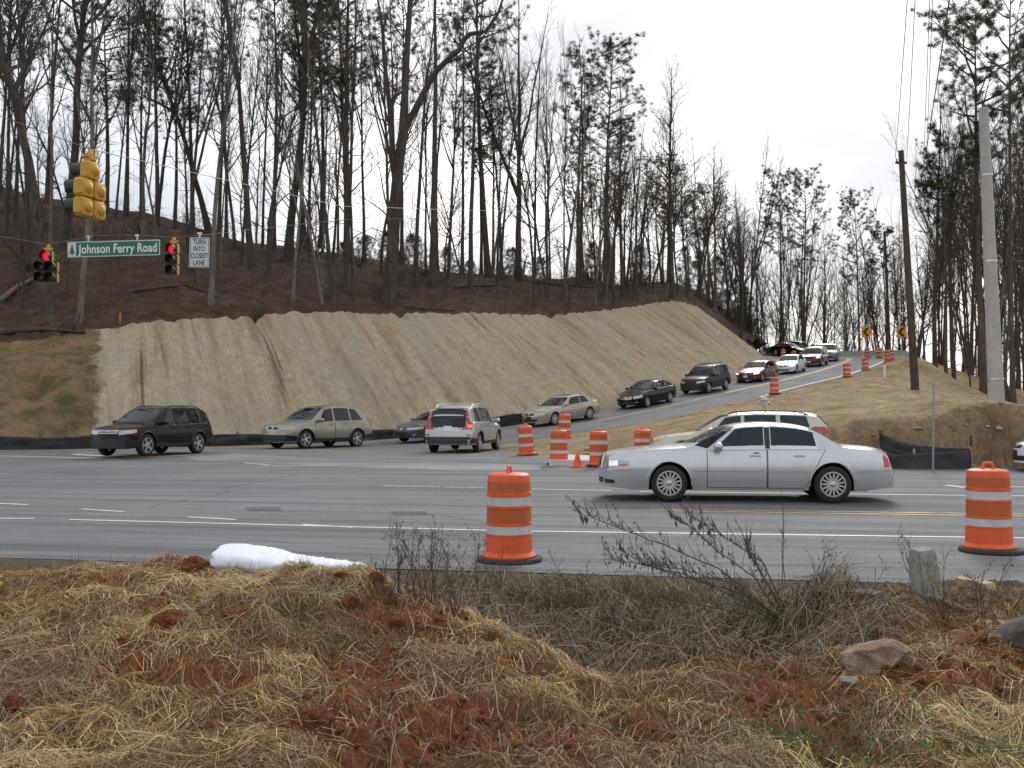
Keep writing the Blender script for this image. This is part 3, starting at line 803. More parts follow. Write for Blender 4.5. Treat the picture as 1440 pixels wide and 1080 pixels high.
class Car:
    def __init__(c, name, paintm, L, W, top, sh, axles, Rw, arch=None, sill=.24, fb=.22, rb=.26, tum=.38, plan=None, bow=.12, wheel=(10, None, .05), low=None):
        c.L, c.W = L, W
        c.top = pchip(top); c.sh = pchip(sh); c.ax = axles; c.Rw = Rw
        c.arch = arch or Rw + .065; c.sill = sill; c.fb, c.rb = fb, rb; c.tum = tum; c.bow = bow
        c.plan = pchip(plan or [(0, .74), (.05, .82), (.15, .89), (.4, .955), (1.0, .99), (1.8, 1), (L - 1.6, 1), (L - .7, .985), (L - .25, .94), (L - .08, .88), (L, .80)])
        c.paint = paintm; c.name = name
        c.root = empty(name)
        c.make_body(wheel)
    def zlow(c, x):
        z = c.sill
        if x < .5: z = c.fb + (c.sill - c.fb) * (x / .5) ** 1 if c.fb < c.sill else c.sill + (c.fb - c.sill) * (1 - x / .5)
        if x > c.L - .6:
            t = (x - (c.L - .6)) / .6; z = c.sill + (c.rb - c.sill) * t
        for xc in c.ax:
            d = abs(x - xc)
            if d < c.arch: z = max(z, c.Rw - .01 + math.sqrt(c.arch ** 2 - d * d))
        return z
    def sec(c, x):
        w = c.W / 2 * c.plan(x); zt = c.top(x); zs = min(c.sh(x), zt - .025); zl = min(c.zlow(x), zs - .05)
        zm = .62
        def yside(z):
            if z < zm: return w * (1 - .085 * ((zm - z) / .45) ** 2)
            return w * (1 - .055 * ((z - zm) / max(.25, zs - zm)) ** 2)
        pts = []
        nl = 9
        for i in range(nl):
            z = zl + (zs - zl) * i / (nl - 1); pts.append((yside(z), z))
        ys = pts[-1][0]
        g = zt - zs
        cc = min(.075, .5 * g + .008)
        ng = 5
        yr = ys - .012 - c.tum * (g - cc)
        for i in range(ng):
            t = i / (ng - 1); pts.append((ys - .012 + (yr - ys + .012) * t, zs + .006 + (g - cc - .006) * t))
        nt_ = 8
        for i in range(1, nt_ + 1):
            a = i / nt_
            y = yr * (1 - a ** 1.25)
            z = zt - cc * (y / yr) ** 2.6 if yr > 1e-4 else zt
            pts.append((y, z))
        return pts
    def bowx(c, x, y):
        w = c.W / 2 * c.plan(x) + 1e-6; k = 1 - (y / w) ** 2; t = (x - c.L / 2) / (c.L / 2)
        return x + c.bow * t * (abs(t) ** 1.0) * (k - 0.6)
    def make_body(c, wheel):
        L = c.L
        xs = set(np.round(np.linspace(0, L, 74), 3)) | {.012, .03, .06, .1, L - .012, L - .03, L - .06, L - .1}
        for xc in c.ax:
            for k in np.linspace(-1, 1, 25): xs.add(round(xc + math.sin(k * math.pi / 2) * c.arch, 4))
            xs.add(round(xc - c.arch - .002, 4)); xs.add(round(xc + c.arch + .002, 4))
        xs = sorted(xs)
        V = []; Fc = []; n = None
        for x in xs:
            h = c.sec(x); full = [(-y, z) for y, z in h] + [(y, z) for y, z in reversed(h[:-1])]
            n = len(full)
            V += [(L / 2 - c.bowx(x, y), y, z) for y, z in full]
        for i in range(len(xs) - 1):
            for j in range(n - 1):
                a = i * n + j; Fc.append((a, a + 1, a + n + 1, a + n))
        for xe in (0.0, L):                                        # bowed nose and tail faces
            h = c.sec(xe); b0 = len(V); m = 11
            for y, z in h:
                for q in range(m):
                    yy = y * (-1 + 2 * q / (m - 1)); V.append((L / 2 - c.bowx(xe, yy), yy, z))
            for i in range(len(h) - 1):
                for q in range(m - 1): a = b0 + i * m + q; Fc.append((a, a + 1, a + m + 1, a + m))
        me = bpy.data.meshes.new(c.name + '_body'); me.from_pydata(V, [], Fc); me.update()
        bm = bmesh.new(); bm.from_mesh(me); bmesh.ops.remove_doubles(bm, verts=bm.verts[:], dist=.0008); bmesh.ops.recalc_face_normals(bm, faces=bm.faces[:]); bm.to_mesh(me); bm.free()
        me.materials.append(c.paint); smooth(me, 38)
        c.bvh = BVHTree.FromPolygons(V, Fc)
        c.body = link('body', me, c.root)
        u = MB()
        u.box((0, 0, (c.sill + .62) / 2 + .0), (L - 1.1, c.W - .56, .62 - c.sill + .04))
        u.box((0, 0, c.sill + .03), (c.ax[1] - c.ax[0] - 2 * c.arch, c.W - .2, .05))
        u.build('underbody', M_under, c.root)
        sp, dark, th = wheel
        tm, rm, dm = wheel_meshes(c.Rw, sp, round(c.Rw * .66, 3), .22, bool(dark), th)
        for xc in c.ax:
            for sg in (-1, 1):
                e = empty('wheel', (L / 2 - xc, sg * (c.W / 2 * .985 - .125), c.Rw), 0 if sg > 0 else math.pi); e.parent = c.root
                for nm, m in (('tyre', tm), ('rim', rm), ('brake_disc', dm)): link(nm, m, e)
    # ---- pieces that follow the body surface
    def cast(c, ax, a, z, sg=1):
        L = c.L
        if ax == 'side': o, d = Vector((L / 2 - a, sg * 3, z)), Vector((0, -sg, 0))
        elif ax == 'front': o, d = Vector((L / 2 + 2, a * sg, z)), Vector((-1, 0, 0))
        elif ax == 'rear': o, d = Vector((-L / 2 - 2, a * sg, z)), Vector((1, 0, 0))
        else: o, d = Vector((L / 2 - a, z * sg, 4)), Vector((0, 0, -1))
        h = c.bvh.ray_cast(o, d)
        if h[0] is None:
            t = o.copy()
            if ax == 'side': t.y = sg * c.W / 2
            elif ax == 'front': t.x = L / 2
            elif ax == 'rear': t.x = -L / 2
            else: t.z = 1
            h = c.bvh.find_nearest(t)
        nn = h[1]
        if nn.dot(d) > 0: nn = -nn
        return h[0], nn
    def patch(c, mb, ax, lo, hi, off=.006, nu=None, nv=3, sg=1, back=.02):
        """ruled patch between the lower and the upper polyline, laid on the body"""
        def res(pl, n):
            A = np.array(pl, float)
            if len(A) == 1: return np.repeat(A, n, 0)
            d = np.concatenate([[0], np.cumsum(np.linalg.norm(np.diff(A, axis=0), axis=1))]); t = np.linspace(0, d[-1], n)
            return np.stack([np.interp(t, d, A[:, 0]), np.interp(t, d, A[:, 1])], 1)
        if nu is None: nu = 10
        lo, hi = res(lo, nu), res(hi, nu)
        pts = []; bk = []
        for j in range(nv + 1):
            for i in range(nu):
                a, z = lo[i] + (hi[i] - lo[i]) * j / nv
                p, nn = c.cast(ax, a, z, sg); pts.append(p + nn * off); bk.append(p - nn * back)
        nP = len(pts)
        fs = [(j * nu + i, j * nu + i + 1, (j + 1) * nu + i + 1, (j + 1) * nu + i) for j in range(nv) for i in range(nu - 1)]
        ring = [i for i in range(nu)] + [j * nu + nu - 1 for j in range(1, nv + 1)] + [nv * nu + i for i in range(nu - 2, -1, -1)] + [j * nu for j in range(nv - 1, 0, -1)]
        m = len(ring)
        fs += [(ring[i], nP + i, nP + (i + 1) % m, ring[(i + 1) % m]) for i in range(m)]
        mb.add(pts + [bk[r_] for r_ in ring], fs)
    def piece(c, name, m, ax, specs, off=.006, parent=None, both=False, nu=10, nv=3, label=None):
        """one part made of one or more patches; both=True makes a second one mirrored"""
        os_ = []
        for sg in ((1, -1) if both else (1,)):
            mb = MB()
            for sp in specs:
                lo, hi = sp[0], sp[1]; a = sp[2] if len(sp) > 2 else ax
                c.patch(mb, a, lo, hi, off, nu, nv, sg)
            bm = bmesh.new(); me = mb.mesh(name, m); bm.from_mesh(me); bmesh.ops.recalc_face_normals(bm, faces=bm.faces[:]); bm.to_mesh(me); bm.free()
            smooth(me, 30)
            o = link(name, me, parent or c.root)
            if label: o['label'] = label
            os_.append(o)
        return os_
    def wtop(c, x, d=.095): return c.top(x) - d
    def side_glass(c, wins, m=M_glass, frame=None, gap=.03, doors=None, head=.095, off=.007):
        """wins: (x0 bottom, x1 bottom, x0 top, x1 top)"""
        for k, (a, b, ta, tb) in enumerate(wins):
            lo = [(a + (b - a) * i / 7, c.sh(a + (b - a) * i / 7) + gap) for i in range(8)]
            hi = [(ta + (tb - ta) * i / 9, max(c.wtop(ta + (tb - ta) * i / 9, head), c.sh(ta) + gap + .03)) for i in range(10)]
            for sg in (1, -1):
                par = doors[k][0 if sg > 0 else 1] if doors and k < len(doors) and doors[k] else c.root
                if frame:
                    mb = MB(); e = .022
                    lo2 = [(p[0] + (-e if i == 0 else e if i == 7 else 0), p[1] - e) for i, p in enumerate(lo)]
                    hi2 = [(p[0] + (-e if i == 0 else e if i == 9 else 0), p[1] + e) for i, p in enumerate(hi)]
                    c.patch(mb, 'side', lo2, hi2, .004, 12, 4, sg); link('window_trim', mb.mesh('window_trim', frame, 30), par)
                mb = MB(); c.patch(mb, 'side', lo, hi, off, 12, 4, sg)
                link('window', mb.mesh('window', m, 30), par)
    def screen(c, xb, xt, ax='front', m=M_glass, wb=.10, wt=.10, name='windscreen', lift=.02, drop=.035, frame=True):
        zb = c.top(xb) + lift; zt = c.top(xt) - drop
        def hw(x): 
            h = c.sec(x); return h[13][0]
        def row(z, wd, e=0): return [(-wd + (2 * wd) * i / 11, z) for i in range(12)]
        if frame:
            mb = MB(); c.patch(mb, ax, row(zb - .02, hw(xb) - wb + .03), row(zt + .022, hw(xt) - wt + .03), .004, 14, 7); link(name + '_seal', mb.mesh(name + '_seal', M_blk, 30), c.root)
        mb = MB(); c.patch(mb, ax, row(zb, hw(xb) - wb), row(zt, hw(xt) - wt), .008, 14, 7)
        return link(name, mb.mesh(name, m, 30), c.root)
    def doors(c, ds, handle=True, hz=None, hm=None):
        """ds: (x0 bottom, x1 bottom, x0 top, x1 top); returns [(left, right)]"""
        res = []
        for k, (a, b, ta, tb) in enumerate(ds):
            pr = []
            for sg in (1, -1):
                zb = c.sill + .05
                bx = lambda x: max(zb, c.zlow(x) + .03)
                lo = [(a + (b - a) * i / 8, bx(a + (b - a) * i / 8)) for i in range(9)]
                hi = [(ta + (tb - ta) * i / 8, c.sh(ta + (tb - ta) * i / 8) - .012) for i in range(9)]
                e = .013
                lo2 = [(p[0] + (-e if i == 0 else e if i == 8 else 0), p[1] - e) for i, p in enumerate(lo)]
                hi2 = [(p[0] + (-e if i == 0 else e if i == 8 else 0), p[1] + e * .5) for i, p in enumerate(hi)]
                mb = MB(); c.patch(mb, 'side', lo, hi, .0045, 12, 8, sg)
                d = link('door', mb.mesh('door', c.paint, 30), c.root)
                mb = MB(); c.patch(mb, 'side', lo2, hi2, .0018, 12, 8, sg); link('door_seal', mb.mesh('door_seal', M_gap, 30), d)
                if handle:
                    xh = b - .20; z = (hz if hz else c.sh(xh) - .10)
                    p, nn = c.cast('side', xh, z, sg)
                    hb = MB(); hb.box(p + nn * .022, (.20, .022, .028)); hb.box(p + nn * .008 + Vector((.09, 0, 0)), (.02, .03, .026)); hb.box(p + nn * .008 - Vector((.09, 0, 0)), (.02, .03, .026))
                    hb.build('handle', hm or c.paint, d)
                pr.append(d)
            res.append(pr)
        return res
    def mirror(c, x, z=None, s=1.0, m=None):
        for sg in (1, -1):
            zz = z or c.sh(x) + .07
            y = c.sec(x)[8][0]
            mb = MB(); n, k = 7, 12
            vs = []
            for i in range(n):
                t = -1 + 2 * i / (n - 1); r_ = math.sqrt(max(.02, 1 - t * t)) ** .6
                for j in range(k):
                    a = 2 * math.pi * j / k; ca, sa = math.cos(a), math.sin(a)
                    yy = abs(ca) ** .7 * math.copysign(1, ca); z2 = abs(sa) ** .7 * math.copysign(1, sa)
                    vs.append((c.L / 2 - x + t * .085 * s, sg * (y + .13) + yy * r_ * .115 * s, zz + .02 + z2 * r_ * .075 * s))
            fs = [(i * k + j, i * k + (j + 1) % k, (i + 1) * k + (j + 1) % k, (i + 1) * k + j) for i in range(n - 1) for j in range(k)] + [tuple(range(k)), tuple((n - 1) * k + j for j in range(k))]
            mb.add(vs, fs)
            mb.tube([(c.L / 2 - x, sg * (y - .03), zz - .045), (c.L / 2 - x, sg * (y + .10), zz - .02)], .03, 8)
            me = mb.mesh('wing_mirror', m or c.paint, 50)
            bm = bmesh.new(); bm.from_mesh(me); bmesh.ops.recalc_face_normals(bm, faces=bm.faces[:]); bm.to_mesh(me); bm.free()
            link('wing_mirror', me, c.root)
    def arches(c, m, r_=.028, push=.008):
        for xc in c.ax:
            for sg in (1, -1):
                pts = []
                for i in range(25):
                    a = math.pi * (i / 24) * 1.04 - .02 * math.pi
                    x = xc - math.cos(a) * c.arch; z = c.Rw - .01 + math.sin(a) * c.arch
                    if z < c.sill: z = c.sill
                    p, nn = c.cast('side', xc - math.cos(a) * (c.arch + .012), max(z, c.sill + .02) + .012, sg)
                    pts.append(Vector((c.L / 2 - x, p.y - sg * (r_ - push - .008), z)))
                mb = MB(); mb.tube(pts, r_, 8); mb.build('wheel_arch', m, c.root, 50)
    def rails(c, x0, x1, m, y=None, h=.06, cross=()):
        for sg in (1, -1):
            y_ = y or c.sec((x0 + x1) / 2)[13][0] - .06
            pts = []
            for i in range(13):
                x = x0 + (x1 - x0) * i / 12
                e = min(1, min(i, 12 - i) / 1.5)
                pp, nn = c.cast('top', x, y_, sg)
                pts.append((c.L / 2 - x, sg * y_, pp.z - .01 + (h + .01) * e))
            mb = MB(); mb.tube(pts, .018, 8)
            for i in (2, 6, 10): mb.tube([Vector(pts[i]), Vector(pts[i]) - Vector((0, 0, h + .02))], .016, 6)
            mb.build('roof_rail', m, c.root, 50)
        for x in cross:
            mb = MB(); pp, nn = c.cast('top', x, .01, 1)
            mb.tube([(c.L / 2 - x, -y_, pp.z + h - .02), (c.L / 2 - x, y_, pp.z + h - .02)], .02, 6); mb.build('cross_bar', m, c.root, 50)
    def lamp_glow(c): pass
    def put(c, X, Y, z, head, pitch=0.0, label='', cat='car', group=None):
        """head: world direction (x, y) the front points to; pitch: rise along it"""
        f = Vector((head[0], head[1], 0)).normalized(); f = Vector((f.x, f.y, pitch)).normalized()
        l = Vector((0, 0, 1)).cross(f).normalized(); u = f.cross(l)
        M = Matrix(((f.x, l.x, u.x, X), (f.y, l.y, u.y, Y), (f.z, l.z, u.z, z), (0, 0, 0, 1)))
        c.root.matrix_world = M
        tag(c.root, label, cat, group)
        return c
    def lights_std(c, hl, tl, hm=M_lens, tm=M_red, hs=None, ts=None):
        sp = [hl] + ([(*hs, 'side')] if hs else [])
        c.piece('headlight', hm, 'front', sp, .008, both=True, nu=8)
        sp = [tl] + ([(*ts, 'side')] if ts else [])
        c.piece('tail_light', tm, 'rear', sp, .008, both=True, nu=8)
    def plate(c, ax, z, y=0, w=.30, h=.15, m=M_plate, text=True):
        mb = MB(); c.patch(mb, ax, [(y - w / 2, z - h / 2), (y + w / 2, z - h / 2)], [(y - w / 2, z + h / 2), (y + w / 2, z + h / 2)], .014, 4, 2)
        link('licence_plate', mb.mesh('licence_plate', m), c.root)
def rect(a0, z0, a1, z1): return ([(a0, z0), (a1, z0)], [(a0, z1), (a1, z1)])

# ---------------------------------------------------------------- big silver sedan on the main road
def silver_sedan():
    L = 5.47
    top = [(0, .60), (.03, .70), (.07, .86), (.13, .905), (.3, .945), (.6, .99), (1.1, 1.04), (1.55, 1.075), (1.75, 1.15), (2.1, 1.315), (2.4, 1.43), (2.7, 1.478), (3.1, 1.495), (3.5, 1.472), (3.85, 1.415), (4.1, 1.325), (4.32, 1.19), (4.5, 1.085), (4.62, 1.06), (5.0, 1.03), (5.2, .985), (5.31, .93), (5.37, .75), (5.42, .66), (5.47, .55)]
    sh = [(0, .50), (.1, .78), (.3, .86), (.8, .92), (1.6, .955), (2.3, .97), (3.2, .985), (4.1, .99), (4.7, .96), (5.1, .92), (5.3, .84), (5.47, .5)]
    c = Car('sedan', carpaint('silver_blue_paint', (.55, .57, .59), .6, .28), L, 1.98, top, sh, (1.27, 4.26), .345, arch=.42, sill=.225, fb=.27, rb=.30, tum=.37, wheel=(15, None, .036), bow=.16,
            plan=[(0, .80), (.05, .87), (.15, .925), (.4, .97), (1.0, .995), (1.8, 1), (L - 1.6, 1), (L - .7, .98), (L - .25, .93), (L - .08, .87), (L, .80)])
    d = c.doors([(1.98, 3.06, 1.98, 3.06), (3.09, 3.86, 3.09, 4.12)], hz=.865)
    c.side_glass([(2.10, 3.02, 2.50, 3.02), (3.15, 3.98, 3.15, 3.92)], M_glasst, M_chrome, .022, d, head=.095)
    for sg in (1, -1):
        mb = MB(); c.patch(mb, 'side', [(3.035, 1.0), (3.135, 1.0)], [(3.035, 1.39), (3.135, 1.39)], .006, 3, 5, sg)
        link('door_pillar', mb.mesh('door_pillar', M_blk, 30), c.root)
    c.screen(1.62, 2.40, wb=.05, wt=.09); c.screen(4.42, 3.92, 'rear', wb=.1, wt=.12, name='rear_window')
    for sg in (1, -1):
        mb = MB(); c.patch(mb, 'side', [(1.74, c.sh(1.74) + .10), (1.98, c.sh(1.98) + .035)], [(2.33, c.top(2.33) - .055), (2.44, c.top(2.44) - .075)], .006, 6, 8, sg); link('windscreen_return', mb.mesh('windscreen_return', M_glass, 30), c.root)
    c.piece('headlight', M_lens, 'front', [([(.52, .60), (.84, .63)], [(.52, .80), (.84, .79)]), ([(.10, .63), (.52, .665)], [(.13, .80), (.50, .765)], 'side')], .010, both=True, nu=10)
    c.piece('reflector', M_lensd, 'side', [([(.15, .66), (.31, .675)], [(.15, .775), (.31, .77)])], .013, both=True)
    c.piece('turn_signal', mat('orange_marker', (.55, .13, .08), .2, coat=1), 'side', [([(.33, .655), (.50, .668)], [(.33, .70), (.50, .70)])], .014, both=True)
    g = c.piece('grille', M_chrome, 'front', [([(-.42, .60), (.42, .60)], [(-.36, .86), (.36, .86)])], .02)[0]
    mb = MB()
    for i in range(13):
        y = -.37 + .74 * i / 12; c.patch(mb, 'front', [(y - .018, .63), (y + .018, .63)], [(y * .86 - .015, .835), (y * .86 + .015, .835)], .024, 3, 2)
    link('grille_slot', mb.mesh('grille_slot', M_blk), g)
    c.piece('bumper_strip', M_chrome, 'side', [([(.12, .575), (.86, .585)], [(.12, .592), (.86, .60)])], .012, both=True)
    c.piece('bumper_strip', M_chrome, 'side', [([(4.70, .575), (5.40, .60)], [(4.70, .592), (5.40, .617)])], .012, both=True)
    c.piece('side_moulding', M_chrome, 'side', [([(1.70, .572), (3.86, .568)], [(1.70, .586), (3.86, .582)])], .012, both=True, nu=16, nv=1)
    c.piece('lower_grille', M_blk, 'front', [([(-.55, .33), (.55, .33)], [(-.6, .43), (.6, .43)]), ([(.06, .33), (.24, .335)], [(.06, .41), (.24, .40)], 'side')], .008)
    c.piece('tail_light', M_red, 'rear', [([(.62, .66), (.83, .68)], [(.62, .92), (.80, .90)]), ([(5.19, .665), (5.37, .67)], [(5.17, .925), (5.29, .90)], 'side')], .012, both=True)
    c.piece('fuel_door', c.paint, 'side', [([(4.56, .76), (4.70, .76)], [(4.56, .90), (4.70, .90)])], .004)
    c.plate('front', .50); c.plate('rear', .80)
    c.mirror(2.17, 1.02, 1.05); c.arches(c.paint, .014, .004)
    mb = MB()
    for xc in c.ax: pass
    c.piece('keypad', M_blk, 'side', [([(2.82, .905), (2.93, .905)], [(2.82, .925), (2.93, .925)])], .010)
    a = on_road(942, 706); b = on_road(1170, 708)                # where the near wheels stand
    f = (a - b); f.z = 0; f.normalize()
    n = Vector((-f.y, f.x, 0))                                   # left side of the car faces us
    if n.y > 0: n = -n
    mid = (a + b) / 2 - n * (.99 - .13)
    mid -= f * ((1.27 + 4.26) / 2 - L / 2) * -1
    c.put(mid.x, mid.y, float(road_z(road_s(mid.x, mid.y))) + .002, (f.x, f.y), 0, 'silver four door sedan driving on the main road past the drum', 'car')
    c.root.matrix_world = c.root.matrix_world @ Matrix.Scale(.97, 4)
    return c
LC = silver_sedan()

# ---------------------------------------------------------------- bodies reused for the traffic
SEDAN_TOP = [(0, .52), (.03, .60), (.08, .68), (.2, .735), (.6, .83), (1.1, .92), (1.35, .965), (1.6, 1.08), (2.0, 1.27), (2.25, 1.375), (2.5, 1.42), (2.8, 1.435), (3.2, 1.42), (3.5, 1.37), (3.8, 1.27), (4.1, 1.13), (4.3, 1.06), (4.55, 1.045), (4.7, 1.0), (4.78, .85), (4.82, .68), (4.85, .5)]
SEDAN_SH = [(0, .42), (.1, .62), (.3, .72), (.8, .83), (1.4, .895), (2.4, .925), (3.4, .95), (4.2, .96), (4.6, .90), (4.85, .48)]
def sc_pts(pts, fx, fz): return [(a * fx, b * fz) for a, b in pts]
def traffic_sedan(name, paintm, L=4.85, W=1.80, H=1.435, coupe=False, lit=False, grille='bar', wheel=(7, None, .06), chrome_win=False, hl=None):
    fx, fz = L / 4.85, H / 1.435
    top = sc_pts(SEDAN_TOP, fx, fz)
    if coupe: top = [(p[0] + (.12 if 1.2 < p[0] < 3.0 else .05 if p[0] < 4.2 and p[0] > 1.2 else 0), p[1]) for p in top]
    c = Car(name, paintm, L, W, top, sc_pts(SEDAN_SH, fx, fz), (.95 * fx, .95 * fx + 2.72 * fx), .325, sill=.22, fb=.22, rb=.28, tum=.40, wheel=wheel, bow=.20,
            plan=[(0, .66), (.04, .76), (.12, .84), (.35, .925), (.9, .985), (1.8, 1), (L - 1.6, 1), (L - .7, .975), (L - .25, .90), (L - .08, .82), (L, .74)])
    X = lambda *a: tuple(v * fx for v in a)
    if coupe:
        d = c.doors([X(1.55, 3.0, 1.55, 3.08)]); c.side_glass([X(2.02, 3.0, 2.36, 3.02), X(3.06, 3.68, 3.08, 3.48)], M_glass, None, .03, [d[0], None])
    else:
        d = c.doors([X(1.50, 2.52, 1.50, 2.52), X(2.55, 3.22, 2.55, 3.5)]); c.side_glass([X(1.86, 2.50, 2.24, 2.50), X(2.58, 3.22, 2.58, 3.30), X(3.28, 3.66, 3.34, 3.46)], M_glass, M_chrome if chrome_win else None, .03, [d[0], d[1], None])
    c.screen(1.42 * fx, 2.26 * fx, wb=.09, wt=.10); c.screen(4.14 * fx, 3.52 * fx, 'rear', wb=.12, wt=.14, name='rear_window')
    hx = hl or (.42, .86, .56, .72)
    w2 = W / 2
    c.piece('headlight', M_lensw if lit else M_lens, 'front', [([(hx[0] * w2, hx[2]), (hx[1] * w2, hx[2] + .035)], [(hx[0] * w2, hx[3] - .02), (hx[1] * w2, hx[3])]), ([(.14, hx[2] + .02), (.42, hx[2] + .06)], [(.14, hx[3] - .02), (.48, hx[3] + .03)], 'side')], .010, both=True, nu=8)
    if grille == 'bar': c.piece('grille', M_blk, 'front', [([(-.27, .585), (.27, .585)], [(-.30, .665), (.30, .665)])], .012)
    elif grille == 'chrome':
        g = c.piece('grille', M_chrome, 'front', [([(-.33, .545), (.33, .545)], [(-.38, .68), (.38, .68)])], .012)[0]
        mb = MB()
        for i in range(4):
            z = .563 + i * .029; c.patch(mb, 'front', [(-.32, z), (.32, z)], [(-.33, z + .017), (.33, z + .017)], .017, 6, 1)
        link('grille_slot', mb.mesh('grille_slot', M_blk), g)
    mb = MB(); mb.tube([(L / 2 - .02 - c.bow * .4, 0, .0)], .01, 3) if False else None
    em = MB(); p, nn = c.cast('front', 0, .63); M = Matrix.Translation(p + nn * .016) @ nn.to_track_quat('Z', 'Y').to_matrix().to_4x4()
    e_ = MB(); e_.lathe([(.045, 0), (.045, .012), (.03, .016)], 14); e_.xf(M); em.add(e_.v, e_.f); em.build('badge', M_chrome, c.root, 40)
    c.piece('air_intake', M_blk, 'front', [([(-.45 * w2 * 1.1, .27), (.45 * w2 * 1.1, .27)], [(-.5 * w2 * 1.1, .40), (.5 * w2 * 1.1, .40)])], .007)
    c.piece('fog_lamp', M_lens, 'front', [rect(.60 * w2, .35, .76 * w2, .41)], .009, both=True, nu=5)
    c.piece('tail_light', M_red, 'rear', [rect(.50 * w2, .72, .86 * w2, .88), ([(L - .32, .74), (L - .10, .74)], [(L - .40, .90), (L - .12, .87)], 'side')], .010, both=True, nu=8)
    c.plate('front', .46, m=M_plate if lit else M_blk); c.plate('rear', .66)
    c.piece('bonnet_seam', M_gap, 'side', [([(.45, .72 * fz), (1.40 * fx, .885 * fz)], [(.45, .727 * fz), (1.40 * fx, .893 * fz)])], .003, both=True, nv=1)
    c.mirror(1.82 * fx, None, .9); c.arches(paintm, .014, .004)
    return c

